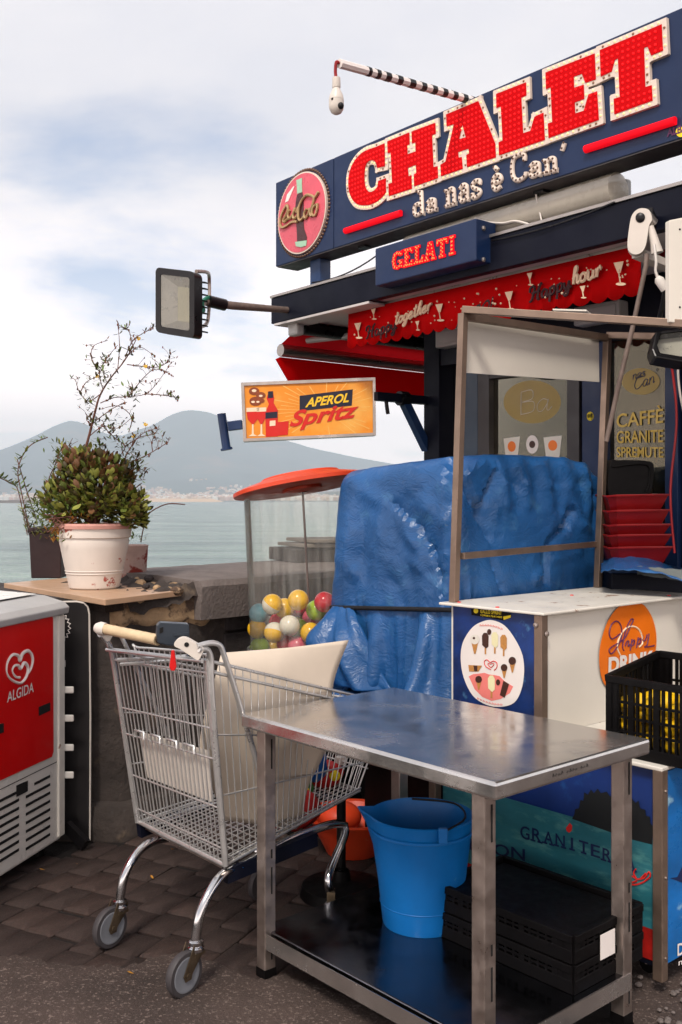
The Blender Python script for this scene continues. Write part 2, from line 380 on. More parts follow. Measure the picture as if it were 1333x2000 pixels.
M['white_wear'] = pmat('white_enamel_worn', c(228, 221, 210), .38, var=.07, vs=4, col2=c(150, 112, 90), c2s=11, c2t=.62, c2w=.03)
M['grey_plastic'] = pmat('grey_lid_plastic', c(176, 174, 172), .45, var=.06)
M['red_print'] = pmat('red_print', c(214, 12, 14), .38, var=.04, vs=3)
M['white_print'] = pmat('white_print', c(236, 226, 220), .45, var=.03)
M['black_gap'] = pmat('dark_gap', c(18, 15, 15), .9, var=0)
M['black_board'] = pmat('black_board', c(24, 20, 21), .45, var=.2, vs=6)
M['chrome'] = pmat('zinc_wire', c(206, 204, 202), .32, .72, var=.14, vs=9, rvar=.1)
M['chrome_leg'] = pmat('polished_leg', c(200, 200, 202), .16, 1.0, var=.12, vs=5, rvar=.08)
def steel_material():
    m = pmat('brushed_steel', c(214, 210, 206), .2, .92, var=0); t = m.node_tree; b = t.nodes['Principled BSDF']
    tcx = t.nodes.new('ShaderNodeTexCoord'); mp_ = t.nodes.new('ShaderNodeMapping'); mp_.inputs['Rotation'].default_value = (0, 0, math.atan2(.752, .659)); mp_.inputs['Scale'].default_value = (2.2, 90, 90); t.links.new(tcx.outputs['Object'], mp_.inputs[0])
    n = t.nodes.new('ShaderNodeTexNoise'); n.inputs['Scale'].default_value = 1; n.inputs['Detail'].default_value = 5; t.links.new(mp_.outputs[0], n.inputs['Vector'])
    n2 = t.nodes.new('ShaderNodeTexNoise'); n2.inputs['Scale'].default_value = 4.5; n2.inputs['Detail'].default_value = 6; n2.inputs['Distortion'].default_value = 1.2; t.links.new(tcx.outputs['Object'], n2.inputs['Vector'])
    ad = t.nodes.new('ShaderNodeMath'); ad.operation = 'MULTIPLY_ADD'; ad.inputs[1].default_value = .12; t.links.new(n.outputs['Fac'], ad.inputs[0])
    mr = t.nodes.new('ShaderNodeMapRange'); mr.inputs[1].default_value = .35; mr.inputs[2].default_value = .68; mr.inputs[3].default_value = .07; mr.inputs[4].default_value = .24; t.links.new(n2.outputs['Fac'], mr.inputs[0]); t.links.new(mr.outputs[0], ad.inputs[2]); t.links.new(ad.outputs[0], b.inputs['Roughness'])
    bp = t.nodes.new('ShaderNodeBump'); bp.inputs['Strength'].default_value = .10; bp.inputs['Distance'].default_value = .002; t.links.new(n.outputs['Fac'], bp.inputs['Height']); t.links.new(bp.outputs[0], b.inputs['Normal'])
    mc = t.nodes.new('ShaderNodeMapRange'); mc.inputs[1].default_value = .3; mc.inputs[2].default_value = .7; mc.inputs[3].default_value = .86; mc.inputs[4].default_value = 1.06; t.links.new(n2.outputs['Fac'], mc.inputs[0])
    vm = t.nodes.new('ShaderNodeVectorMath'); vm.operation = 'SCALE'; vm.inputs[0].default_value = c(212, 207, 203)[:3]; t.links.new(mc.outputs[0], vm.inputs['Scale']); t.links.new(vm.outputs[0], b.inputs['Base Color'])
    return m
M['steel'] = steel_material()
M['steel_leg'] = pmat('dull_steel', c(168, 154, 146), .40, .92, var=.13, vs=10, rvar=.14)
M['steel_dark'] = pmat('shelf_steel', c(110, 110, 116), .2, 1.0, var=.15, vs=5, rvar=.08)
M['rubber'] = pmat('grey_rubber', c(62, 58, 60), .6, var=.12)
M['hub'] = pmat('wheel_hub', c(118, 120, 126), .5, var=.12, vs=12)
M['fork'] = pmat('dirty_fork', c(96, 82, 66), .5, .7, var=.3, vs=20)
M['handle_tape'] = pmat('yellowed_tape', c(206, 182, 146), .5, var=.12, vs=25)
M['handle_line'] = pmat('tape_edge', c(176, 132, 92), .6, var=.1)
M['ivory'] = pmat('ivory_plastic', c(214, 204, 194), .42, var=.05)
M['slate'] = pmat('slate_plastic', c(44, 52, 62), .4, var=.1)
M['red_plastic'] = pmat('red_plastic', c(206, 22, 22), .32, var=.06)
M['card'] = pmat('cream_sheet', c(214, 198, 180), .55, var=.08, vs=3, col2=c(182, 160, 142), c2s=4, c2t=.66, c2w=.1)
M['navy'] = pmat('navy_paint', c(11, 36, 74), .5, var=.1, vs=3, col2=c(16, 34, 66), c2s=2.2, c2t=.6, c2w=.2)
M['navy_dark'] = pmat('dark_navy_paint', c(12, 15, 30), .55, var=.15, vs=3, spec=.2)
M['navy_mid'] = pmat('blue_steel', c(26, 54, 96), .45, var=.12, vs=6)
M['soffit'] = pmat('white_soffit', c(196, 190, 188), .6, var=.06)
M['under'] = pmat('grey_underside', c(72, 68, 70), .6, var=.15)
M['led_red'] = lamp_mat('red_led_field', (.46, .001, .003, 1), .32)
M['led_dot'] = lamp_mat('red_led_dot', (.85, .012, .014, 1), .85)
M['led_bar'] = lamp_mat('red_led_bar', (.70, .004, .012, 1), .7)
M['led_orange'] = lamp_mat('orange_led', (1.0, .22, .06, 1), 1.0)
M['letter_edge'] = pmat('cream_letter_edge', c(224, 206, 192), .5, var=.05)
M['bulb_warm'] = lamp_mat('warm_bulb', (.95, .72, .36, 1), .55)
M['bulb_dim'] = pmat('dim_bulb', c(150, 106, 78), .3, var=0)
M['bulb_brown'] = pmat('unlit_bulb', c(96, 66, 50), .3, var=0)
M['pink'] = pmat('pink_disc', c(212, 86, 102), .3, var=.14, vs=6, col2=c(226, 140, 150), c2s=40, c2t=.68, c2w=.03)
M['gold'] = pmat('gold_beads', c(176, 146, 104), .5, var=.2, vs=60)
M['bottle_dark'] = pmat('cola_brown', c(70, 30, 32), .25, var=.1)
M['bottle_green'] = pmat('bottle_green', c(160, 200, 170), .25, var=.1)
M['red_cloth'] = pmat('red_awning_cloth', c(206, 14, 18), .75, var=.08, vs=4, bump=.15, bs=200)
M['red_cloth_dark'] = pmat('dark_red_cloth', c(150, 16, 22), .8, var=.1, vs=4)
M['ink'] = pmat('dark_ink', c(52, 14, 20), .7, var=0)
M['cream_ink'] = pmat('cream_ink', c(222, 190, 160), .7, var=0)
M['alu'] = pmat('aluminium', c(170, 162, 156), .35, .9, var=.1)
M['black_metal'] = pmat('black_metal', c(22, 20, 22), .35, .3, var=.1)
M['lamp_reflector'] = pmat('lamp_reflector', c(206, 202, 186), .35, .35, var=.1, vs=8)
M['lamp_led'] = pmat('led_panel', c(206, 200, 160), .4, var=.05)
M['glass'] = glassmat('lamp_glass', refl=.03, dirt=.03)
M['aperol'] = pmat('orange_lightbox', c(240, 146, 28), .35, var=.12, vs=3.5, col2=c(246, 190, 92), c2s=2.6, c2t=.52, c2w=.25)
M['aperol_ray'] = pmat('pale_ray', c(250, 196, 104), .4, var=0)
M['ap_red'] = pmat('sign_red', c(214, 28, 14), .4, var=.05)
M['ap_navy'] = pmat('sign_navy', c(16, 18, 44), .4, var=.05)
M['ap_yellow'] = pmat('sign_yellow', c(250, 200, 40), .4, var=.03)
M['ap_cream'] = pmat('sign_cream', c(246, 222, 190), .4, var=.03)
M['ap_brown'] = pmat('sign_brown', c(140, 66, 30), .5, var=.2, vs=60)
M['orange_lid'] = pmat('orange_plastic', c(212, 66, 32), .42, var=.1, vs=6, col2=c(206, 120, 92), c2s=8, c2t=.64, c2w=.1)
M['acrylic'] = glassmat('scuffed_acrylic', (.97, .97, .95, 1), .012, .05, .085, (.88, .86, .80, 1), 1.12)
M['black_plastic'] = pmat('black_plastic', c(9, 7, 8), .5, var=.2, vs=12, spec=.16)
M['white_board'] = pmat('white_panel', c(226, 218, 206), .5, var=.04, vs=2.5, col2=c(196, 180, 160), c2s=3, c2t=.7, c2w=.2)
M['frame_metal'] = pmat('bronzed_frame', c(138, 118, 104), .45, .75, var=.14, vs=8)
M['orange_print'] = pmat('orange_sticker', c(240, 118, 20), .4, var=.12, vs=3)
M['purple_ink'] = pmat('purple_ink', c(94, 40, 84), .5, var=0)
M['sea_print'] = pmat('sea_print', c(44, 112, 124), .4, var=.25, vs=3, col2=c(92, 156, 152), c2s=7, c2t=.52, c2w=.2, stretch=(1, 1, 3))
M['sky_print'] = pmat('sky_print', c(14, 46, 112), .4, var=.3, vs=2.4, col2=c(50, 120, 190), c2s=4, c2t=.6, c2w=.2)
M['tree_print'] = pmat('tree_print', c(14, 18, 20), .5, var=0)
M['sea_print2'] = pmat('bright_sea_print', c(22, 104, 176), .35, var=.3, vs=3, col2=c(170, 214, 228), c2s=3.4, c2t=.6, c2w=.12, stretch=(1, 1, 2))
M['navy_ink'] = pmat('navy_ink', c(16, 34, 78), .5, var=0)
M['red_ink'] = pmat('red_ink', c(216, 40, 36), .5, var=0)
M['fruit_print'] = pmat('fruit_print', c(170, 26, 20), .5, var=.4, vs=12, col2=c(40, 16, 14), c2s=14, c2t=.62, c2w=.04)
M['blue_print'] = pmat('deep_blue_print', c(14, 46, 104), .4, var=.6, vs=7, col2=c(92, 150, 190), c2s=9, c2t=.60, c2w=.12)
M['pink_print'] = pmat('pink_print', c(236, 128, 120), .5, var=.08)
M['choc'] = pmat('chocolate_print', c(66, 36, 26), .5, var=.2, vs=90)
M['wafer'] = pmat('wafer_print', c(190, 132, 70), .5, var=.2, vs=120)
M['vanilla'] = pmat('vanilla_print', c(236, 226, 180), .5, var=.08)
M['yellow_print'] = pmat('yellow_print', c(246, 216, 30), .5, var=0)
M['blue_bucket'] = pmat('blue_plastic', c(8, 104, 178), .42, var=.12, vs=5, col2=c(70, 138, 180), c2s=22, c2t=.66, c2w=.10)
M['lemon'] = pmat('lemon_skin', c(246, 196, 20), .42, var=.1, vs=20, bump=.25, bs=140)
M['pot_white'] = pmat('peeling_white_pot', c(222, 210, 200), .6, var=.06, vs=5, col2=c(170, 84, 72), c2s=6.0, c2t=.615, c2w=.015)
M['pot_rim'] = pmat('pink_rim', c(196, 142, 130), .65, var=.12, vs=14, col2=c(150, 74, 62), c2s=10, c2t=.56, c2w=.05)
M['pot_dark'] = pmat('dark_brown_pot', c(46, 28, 30), .6, var=.15)
M['pot_rust'] = pmat('rusty_pot', c(196, 166, 156), .75, var=.2, vs=8, col2=c(138, 48, 38), c2s=8, c2t=.50, c2w=.05)
M['soil'] = pmat('soil', c(48, 34, 26), .95, var=.3, bump=.8, bs=60)
M['leaf_a'] = pmat('jade_leaf_green', c(92, 104, 44), .42, var=.22, vs=30)
M['leaf_b'] = pmat('jade_leaf_red', c(108, 74, 46), .45, var=.22, vs=30)
M['leaf_c'] = pmat('jade_leaf_light', c(136, 138, 64), .42, var=.2, vs=30)
M['leaf_d'] = pmat('jade_leaf_dark', c(70, 62, 34), .45, var=.2, vs=30)
M['leaf_green'] = pmat('fresh_leaf', c(104, 128, 52), .5, var=.2, vs=30)
M['leaf_ochre'] = pmat('ochre_leaf', c(170, 118, 40), .55, var=.2, vs=30)
M['stem'] = pmat('reddish_stem', c(98, 60, 48), .7, var=.2, vs=40)
M['flower'] = pmat('yellow_flower', c(232, 186, 36), .6, var=.08)
M['seed'] = pmat('brown_seedhead', c(120, 72, 52), .7, var=.15)
M['wood_grey'] = pmat('weathered_board', c(132, 122, 112), .85, var=.2, vs=6, stretch=(1, 1, 6))
M['glass_door'] = glassmat('door_glass', (.45, .43, .38, 1), .02, .02, .012, (.62, .54, .38, 1), 1.4, (.92, .84, .66, 1))
M['yellow_decal'] = pmat('yellow_glass_decal', c(200, 168, 80), .4, var=.06, alpha=.55)
M['gold_decal'] = pmat('gold_lettering', c(206, 170, 62), .35, var=.05)
M['door_grey'] = pmat('grey_blue_jamb', c(62, 76, 92), .45, var=.1)
M['door_frame'] = pmat('dark_door_frame', c(50, 46, 48), .4, var=.1)
M['interior'] = pmat('dim_interior', c(34, 28, 26), .85, var=.2)
M['stick'] = pmat('worn_rod', c(120, 104, 96), .6, .3, var=.3, vs=14)
M['cable_w'] = pmat('white_cable', c(222, 214, 206), .45, var=0)
M['cable_r'] = pmat('red_cable', c(150, 20, 26), .45, var=0)
M['rope'] = pmat('black_rope', c(20, 18, 22), .8, var=.3, vs=40, bump=.5, bs=120)
def tarp_material():
    m = pmat('blue_tarpaulin', c(32, 82, 136), .36, var=.25, vs=3.5, col2=c(66, 116, 160), c2s=9, c2t=.58, c2w=.2, rvar=.1)
    t = m.node_tree; b = t.nodes['Principled BSDF']; tcx = t.nodes.new('ShaderNodeTexCoord'); prev = None
    wn_ = t.nodes.new('ShaderNodeTexNoise'); wn_.inputs['Scale'].default_value = 5.0; wn_.inputs['Detail'].default_value = 3; t.links.new(tcx.outputs['Object'], wn_.inputs['Vector'])
    wa = t.nodes.new('ShaderNodeVectorMath'); wa.operation = 'MULTIPLY_ADD'; wa.inputs[1].default_value = (.35, .35, .35); t.links.new(wn_.outputs['Color'], wa.inputs[0]); t.links.new(tcx.outputs['Object'], wa.inputs[2])
    for sc_, st, ds, ft, hi in ((20.0, .28, .0055, 'F1', 1.0), (55.0, .34, .0026, 'F1', 1.0)):
        mp_ = t.nodes.new('ShaderNodeMapping'); mp_.inputs['Scale'].default_value = (1, 1, 1.6 if sc_ < 20 else 3.4); mp_.inputs['Location'].default_value = (sc_, 0, 0); t.links.new(wa.outputs[0], mp_.inputs[0])
        n = t.nodes.new('ShaderNodeTexVoronoi'); n.feature = ft; n.inputs['Scale'].default_value = sc_; t.links.new(mp_.outputs[0], n.inputs['Vector'])
        mr_ = t.nodes.new('ShaderNodeMapRange'); mr_.inputs[2].default_value = hi; t.links.new(n.outputs['Distance'], mr_.inputs[0])
        bp = t.nodes.new('ShaderNodeBump'); bp.inputs['Strength'].default_value = st; bp.inputs['Distance'].default_value = ds; t.links.new(mr_.outputs[0], bp.inputs['Height'])
        if prev: t.links.new(prev.outputs[0], bp.inputs['Normal'])
        prev = bp
    t.links.new(prev.outputs[0], b.inputs['Normal']); return m
M['tarp'] = tarp_material()
M['tarp_in'] = pmat('grey_tarp_lining', c(104, 108, 106), .6, var=.1)
M['water'] = pmat('sea_water', c(86, 108, 108), .22, var=.12, vs=.01, rvar=0, spec=.5)
M['town'] = [pmat('far_wall_' + str(i), col, .8, var=0) for i, col in enumerate([c(226, 206, 186), c(214, 182, 152), c(206, 168, 150), c(232, 226, 216), c(190, 160, 136)])]
M['hill'] = pmat('mountain_scrub', c(70, 84, 76), .95, var=.28, vs=.0012, col2=c(112, 100, 86), c2s=.0016, c2t=.56, c2w=.1, rvar=0)
M['breakwater'] = pmat('breakwater_rock', c(96, 86, 78), .95, var=.3, vs=.2, rvar=0)
M['bag_blue'] = pmat('blue_bag', c(30, 92, 168), .35, var=.1)
M['bag_red'] = pmat('red_bag', c(196, 36, 30), .4, var=.1)
M['bag_green'] = pmat('green_bag', c(60, 132, 60), .4, var=.1)

M['red_tray'] = pmat('dark_red_plastic', c(128, 12, 15), .4, var=.1, vs=5)

def thin_cloth(name, col):
    m = pmat(name, col, .8, var=.08, vs=4, bump=.15, bs=200, spec=.1); t = m.node_tree; b = t.nodes['Principled BSDF']; o = [n for n in t.nodes if n.type == 'OUTPUT_MATERIAL'][0]
    tr = t.nodes.new('ShaderNodeBsdfTranslucent'); tr.inputs[0].default_value = col; mi = t.nodes.new('ShaderNodeMixShader'); mi.inputs[0].default_value = .45
    t.links.new(b.outputs[0], mi.inputs[1]); t.links.new(tr.outputs[0], mi.inputs[2]); t.links.new(mi.outputs[0], o.inputs['Surface']); return m
M['red_cloth'] = thin_cloth('red_awning_cloth', c(222, 10, 14)); M['red_cloth_dark'] = thin_cloth('dark_red_cloth', c(150, 14, 20))  # second cloth is a darker red, for awning fabric and cassette

# ================================================================== THE SETTING
def n3(x, y, z=0.0): return noise.noise(Vector((x, y, z)))
# wall line
WD = Vector((.70, .714, 0)).normalized(); WN = Vector((WD.y, -WD.x, 0))     # along the sea wall, and out of its land face
WP = Vector((-1.056, 4.77, 0))
WT = 0.92                                                                    # wall thickness
WB = WP - WN * WT
# ground sheet (joint bed), reaching behind the camera and to the kiosk side
g = MB()
a = WB - WD * 400; b = WB + WD * 400
g.add([a + V(0, 0, -.014), b + V(0, 0, -.014), b + WN * 500 + V(0, 0, -.014), a + WN * 500 + V(0, 0, -.014)], [(3, 2, 1, 0)])
g.v = [Vector((p.x, p.y, -.014)) for p in g.v]
g.f = [(0, 3, 2, 1)]
ground = g.emit('ground', M['joint'], kind='structure')
# paving stones, each its own piece
A1 = Vector((.434, .901, 0)); A2 = Vector((.901, -.434, 0))
stone_mesh = []
for vi in range(6):
    rs = random.Random(40 + vi); mb = MB(); e = .012
    L_, W_ = 1.0, 1.0
    n = 10; ring = []
    for (sx, sy) in ((-1, -1), (1, -1), (1, 1), (-1, 1)):
        for q in range(2):
            jx = rs.uniform(-.025, .025); jy = rs.uniform(-.025, .025)
            cut = .07
            if q == 0: px_, py_ = (sx, sy * (1 - cut)) if sx * sy > 0 else (sx * (1 - cut), sy)
            else: px_, py_ = (sx * (1 - cut), sy) if sx * sy > 0 else (sx, sy * (1 - cut))
            ring.append((px_ * .5 + jx, py_ * .5 + jy))
    k = len(ring)
    ctr = (rs.uniform(-.1, .1), rs.uniform(-.1, .1))
    vs_ = [(x, y, -.02) for x, y in ring] + [(x, y, -.006 + rs.uniform(-.001, .001)) for x, y in ring] + [(x * .93, y * .93, rs.uniform(-.0015, .0015)) for x, y in ring] + [(ctr[0], ctr[1], rs.uniform(-.003, .001))]
    fs = []
    for i in range(k):
        j = (i + 1) % k
        fs += [(i, j, j + k, i + k), (i + k, j + k, j + 2 * k, i + 2 * k), (i + 2 * k, j + 2 * k, 3 * k)]
    mb.add(vs_, fs)
    stone_mesh.append(share(mb, 'paving_stone', (M['stone'], M['stone2'], M['stone3'])[vi % 3], 40))
pave = thing('pavement', '', '', (0, 0, 0)); del pave['label']; del pave['category']; pave['kind'] = 'structure'
rs = random.Random(5); cnt = 0
SW, SL = .128, .195
cand = []
for i in range(-60, 80):
    sh = rs.uniform(0, SL)
    for j in range(-60, 80):
        p = A2 * (i * SW) + A1 * (j * SL + sh) + V(-.6, 4.2, 0)
        if p.y < 3.2 or (p - WP).dot(WN) < .03: continue
        x, y = proj(p)
        if -40 < x < 760 and 1590 < y < 1985: cand.append((p, i))
def asph_edge(x):     # picture row where the asphalt starts, by column
    E = [(-200, 1850), (0, 1866), (60, 1868), (120, 1880), (230, 1884), (300, 1866), (380, 1862), (430, 1885), (500, 1908), (560, 1900), (640, 1930), (760, 1965), (900, 2010), (1500, 2150)]
    for k in range(len(E) - 1):
        if E[k][0] <= x <= E[k + 1][0]:
            t = (x - E[k][0]) / (E[k + 1][0] - E[k][0]); return E[k][1] + t * (E[k + 1][1] - E[k][1])
    return 1900
cand = [q for q in cand if proj(q[0])[1] < asph_edge(proj(q[0])[0]) + 30]
cand.sort(key=lambda q: q[0].length)
for p, i in cand[:298]:
    ang = math.atan2(A1.y, A1.x) + rs.uniform(-.02, .02)
    Mx = Matrix.Translation(p + A1 * rs.uniform(-.012, .012) + V(0, 0, rs.uniform(-.0035, .0))) @ Matrix.Rotation(ang, 4, 'Z') @ Matrix.Rotation(rs.uniform(-.004, .004), 4, 'X') @ Matrix.Diagonal((SL * rs.uniform(.90, .99), SW * rs.uniform(.93, .985), 1, 1))
    piece('paving_stone', rs.choice(stone_mesh), pave, Mx)
# worn asphalt patch in the foreground: irregular front, slightly proud of the stones
edge = [G(x, asph_edge(x) + 9 * n3(x * .05, 3.3) + 6 * n3(x * .19, 1.1), 0) for x in range(-200, 1000, 8)]
edge = [p for p in edge if p.y > 2.0]
asp = MB(); NE = len(edge)
rows = []
for r_ in range(14):
    t = (r_ / 13.0) ** 2.2
    rows.append([Vector((p.x * (1 - .35 * t * 0) + (p.x * 3 - 0) * t * 0, p.y + (-6 - p.y) * t, .005 + .004 * n3(p.x * 9, (p.y - 9 * t) * 9) - (.008 if r_ == 0 else 0))) for p in edge])
for r_ in rows: asp.v.extend(r_)
for r_ in range(13):
    for i in range(NE - 1): asp.f.append((r_ * NE + i, r_ * NE + i + 1, (r_ + 1) * NE + i + 1, (r_ + 1) * NE + i)[::-1])
asphalt = asp.emit('asphalt', M['asphalt'], smooth=60, kind='structure')
# asphalt to the right under the cart and beyond
ap2 = MB(); ap2.add([(.9, 5.2, -.006), (.9, -6, -.006), (40, -6, -.006), (40, 5.2, -.006)], [(0, 1, 2, 3)])
road = ap2.emit('roadway', M['asphalt'], kind='structure')
ap3 = MB(); ap3.add([(-60, -60, -.004), (60, -60, -.004), (60, -6.02, -.004), (-60, -6.02, -.004)], [(0, 1, 2, 3)])
ap3.emit('promenade', M['asphalt'], kind='structure')

# ---- sea wall
wall = thing('sea_wall', 'thick dark lava-stone sea wall with grey coping behind the trolley', 'wall', WP)
ZW = 1.195
core = MB()
def wallpt(s, z, k=0.0): return WP + WD * s + WN * k + V(0, 0, z)
# rough rendered face of the pier part (s from 0 to .5) with a facet turned to the viewer on the left
def face(u, v):
    s = -.0 + u * 14.0 if u > .0 else 0
    return wallpt(s, 0, 0)
lf = WP + V(-.95, .06, 0)
path = [lf, lf + (WP - lf) * .5, WP] + [WP + WD * (.06 * i) for i in range(1, 12)]
def rough(p, amp=.014): return amp * (n3(p.x * 7, p.y * 7, p.z * 7) + .5 * n3(p.x * 19, p.y * 19, p.z * 19))
NZ = 26
vs_ = []
for p in path:
    for j in range(NZ + 1):
        z = .16 + (ZW - .07 - .16) * j / NZ; q = Vector((p.x, p.y, z)); nn = V(0, -1, 0) if p.x < WP.x - .01 else WN
        if p.x == WP.x: nn = (WN + V(0, -1, 0)).normalized()
        vs_.append(q + nn * rough(q))
fs = [(i * (NZ + 1) + j, (i + 1) * (NZ + 1) + j, (i + 1) * (NZ + 1) + j + 1, i * (NZ + 1) + j + 1) for i in range(len(path) - 1) for j in range(NZ)]
core.add(vs_, fs)
core.emit('rendered_face', M['plaster_dark'], wall, smooth=70)
pl = MB()
def plast(u, v):
    s = -.06 + u * .60; z = ZW - .19 - .03 * u + v * .125 - .02 * n3(u * 6, 4)
    if v < .01: z -= .03 * n3(u * 5, 1.7) + .02
    p = wallpt(s, z, 0) if s > 0 else WP + (WP - lf).normalized() * s + V(0, 0, z)
    nn = WN if s > 0 else (WN + V(0, -1, 0)).normalized()
    return p + nn * (.02 + rough(p, .010) - (.03 if v in (0, 1) or u in (0, 1) else 0))
pl.grid(plast, 30, 10); pl.emit('plaster_patch', M['plaster'], wall, smooth=70)
# foot of the wall
ft = MB(); pr = [(0, -.02), (.075, -.02), (.085, .07), (.06, .15), (-.05, .17)]
fpath = [lf] + [lf + (WP - lf) * t for t in (.4, .7, .9)] + [WP + WD * (.1 * i) for i in range(0, 9)]
vs_ = []
for p in fpath:
    nn = V(0, -1, 0) if p.x < WP.x - .01 else WN
    if (p - WP).length < .01: nn = (WN + V(0, -1, 0)).normalized() * 1.05
    for (k, z) in pr: vs_.append(p + nn * (k + .008 * n3(p.x * 6, p.y * 6, z * 9)) + V(0, 0, z))
fs = [(i * 5 + j, (i + 1) * 5 + j, (i + 1) * 5 + j + 1, i * 5 + j + 1) for i in range(len(fpath) - 1) for j in range(4)]
ft.add(vs_, fs); ft.emit('wall_foot', M['plaster_dark'], wall, smooth=50)
# solid body behind
bd = MB(); bd.box(wallpt(.0, -4.6, -.03), WD * 60, -WN * (WT - .03), V(0, 0, 4.6 + ZW - .07)); bd.emit('wall_body', M['lava'], wall)
bd = MB(); bd.box(lf + V(-60, .03, -4.6), V(59.9 + (WP - lf).x + .05, 0, 0), V(0, .9, 0), V(0, 0, 4.6 + ZW - .07)); bd.emit('wall_body', M['lava'], wall)
# lava blocks of the face to the right of the pier
rs = random.Random(3); z = .0; row = 0
while z < ZW - .25:
    hgt = rs.uniform(.16, .21); hgt = min(hgt, ZW - .20 - z); s = .62 + rs.uniform(0, .2) * (row % 2)
    while s < 3.4:
        ln = rs.uniform(.26, .46); mb = MB(); e = rs.uniform(0, .018)
        mb.box(wallpt(s + .006, z + .006, -.02), WD * (ln - .012), WN * (.03 + e), V(0, 0, hgt - .012)); mb.emit('stone_block', M['lava'], wall, bev=.008); s += ln
    z += hgt; row += 1
# coping stones
s = .42
for ln in (1.02, .95, 1.1, 1.0, 1.05, 1.0, 1.1):
    mb = MB()
    def cop(u, v, ln=ln, s=s):
        prof = [(.07, ZW - .20), (.085, ZW - .03), (.06, ZW), (-.3, ZW + .012), (-WT + .04, ZW + .006), (-WT - .05, ZW - .02), (-WT - .05, ZW - .19)]
        k, z_ = prof[round(v * 6)]; q = wallpt(s + .004 + u * (ln - .008), z_, k); d = .006 * n3(q.x * 8, q.y * 8, q.z * 8)
        return q + V(0, 0, d) + WN * d
    mb.grid(cop, 14, 6)
    o0 = 0; mb.f.append(tuple(j * 15 for j in range(7))); mb.f.append(tuple(j * 15 + 14 for j in range(7))[::-1])
    mb.emit('coping_stone', M['lava_top'], wall, smooth=38); s += ln
# broken rubble end of the coping above the pier
rb = MB()
def rub(u, v):
    s = .02 + u * .48; k = .05 - v * .9; z = ZW - .075 + .06 * u + .035 * n3(s * 14, k * 14) + .02 * n3(s * 31, k * 31)
    return wallpt(s, z - (.06 if v in (0, 1) else 0), k)
rb.grid(rub, 18, 24); rb.emit('rubble_top', M['plaster_dark'], wall, smooth=60)
for i in range(12):
    p = wallpt(rs.uniform(.25, .50), ZW - .04 + rs.uniform(-.02, .03), rs.uniform(-.5, .04)); mb = MB()
    mb.ball(p, rs.uniform(.02, .05), 7, 5, (1, 1.2, .7)); mb.emit('rubble_stone', M['plaster'] if i % 3 else M['lava'], wall, smooth=20)
# weathered boards stacked on the wall far behind the ball dispenser
for i, (dz, off, lab) in enumerate(((0, 0, 'dark lowest slab of the pile on the sea wall behind the ball dispenser'), (.095, .03, 'weathered middle plank of the pile on the sea wall'), (.125, .06, 'pale topmost plank of the pile on the sea wall'))):
    b0 = W(578 + off * 600, 1098, 6.3); b0.z = ZW + .012 + dz
    mb = MB(); mb.box(b0, V(1.4, .5, 0), V(-.2, .4, 0), V(0, 0, .085 if i == 0 else .022)); o = mb.emit('board' if i else 'stone_slab', M['wood_grey'] if i else M['lava'], loc=b0, bev=.004)
    tag(o, lab, 'plank' if i else 'slab')

# ---- the sea
SEA = -4.5
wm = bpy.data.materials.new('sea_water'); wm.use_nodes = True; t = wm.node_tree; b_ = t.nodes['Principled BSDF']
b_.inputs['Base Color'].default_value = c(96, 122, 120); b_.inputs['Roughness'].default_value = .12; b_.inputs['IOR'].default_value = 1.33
tcx = t.nodes.new('ShaderNodeTexCoord'); prev = None
for sc_, st, dist in ((.035, 1.0, 1.6), (.16, 1.0, .75), (.7, 1.0, .16)):
    mp_ = t.nodes.new('ShaderNodeMapping'); mp_.inputs['Scale'].default_value = (.55, 1.4, 1); t.links.new(tcx.outputs['Object'], mp_.inputs[0])
    n = t.nodes.new('ShaderNodeTexNoise'); n.inputs['Scale'].default_value = sc_; n.inputs['Detail'].default_value = 6; n.inputs['Roughness'].default_value = .62; t.links.new(mp_.outputs[0], n.inputs['Vector'])
    bp = t.nodes.new('ShaderNodeBump'); bp.inputs['Strength'].default_value = st; bp.inputs['Distance'].default_value = dist; t.links.new(n.outputs['Fac'], bp.inputs['Height'])
    if prev: t.links.new(prev.outputs[0], bp.inputs['Normal'])
    prev = bp
    if sc_ == .16:
        # scattered foam caps, over colour streaks that paint in lighter and darker wave facets
        mr = t.nodes.new('ShaderNodeMapRange'); mr.inputs[1].default_value = .63; mr.inputs[2].default_value = .70; t.links.new(n.outputs['Fac'], mr.inputs[0])
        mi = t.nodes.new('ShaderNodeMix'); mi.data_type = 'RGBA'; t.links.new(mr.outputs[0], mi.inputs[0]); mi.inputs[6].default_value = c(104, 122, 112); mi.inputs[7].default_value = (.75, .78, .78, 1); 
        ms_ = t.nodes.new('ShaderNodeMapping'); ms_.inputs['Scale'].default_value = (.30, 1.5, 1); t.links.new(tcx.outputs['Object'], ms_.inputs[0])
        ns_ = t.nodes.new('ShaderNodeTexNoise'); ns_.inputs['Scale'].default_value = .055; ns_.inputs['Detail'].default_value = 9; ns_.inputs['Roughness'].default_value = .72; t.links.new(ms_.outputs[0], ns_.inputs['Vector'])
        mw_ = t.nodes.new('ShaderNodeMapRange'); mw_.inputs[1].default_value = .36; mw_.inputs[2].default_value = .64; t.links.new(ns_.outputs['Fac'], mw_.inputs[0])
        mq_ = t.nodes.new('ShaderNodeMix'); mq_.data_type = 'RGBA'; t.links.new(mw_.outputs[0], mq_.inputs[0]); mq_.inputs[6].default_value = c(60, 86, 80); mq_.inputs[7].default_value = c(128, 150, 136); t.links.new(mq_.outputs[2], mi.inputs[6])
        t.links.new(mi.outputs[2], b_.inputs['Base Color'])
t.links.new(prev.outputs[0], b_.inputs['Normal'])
sea = MB()
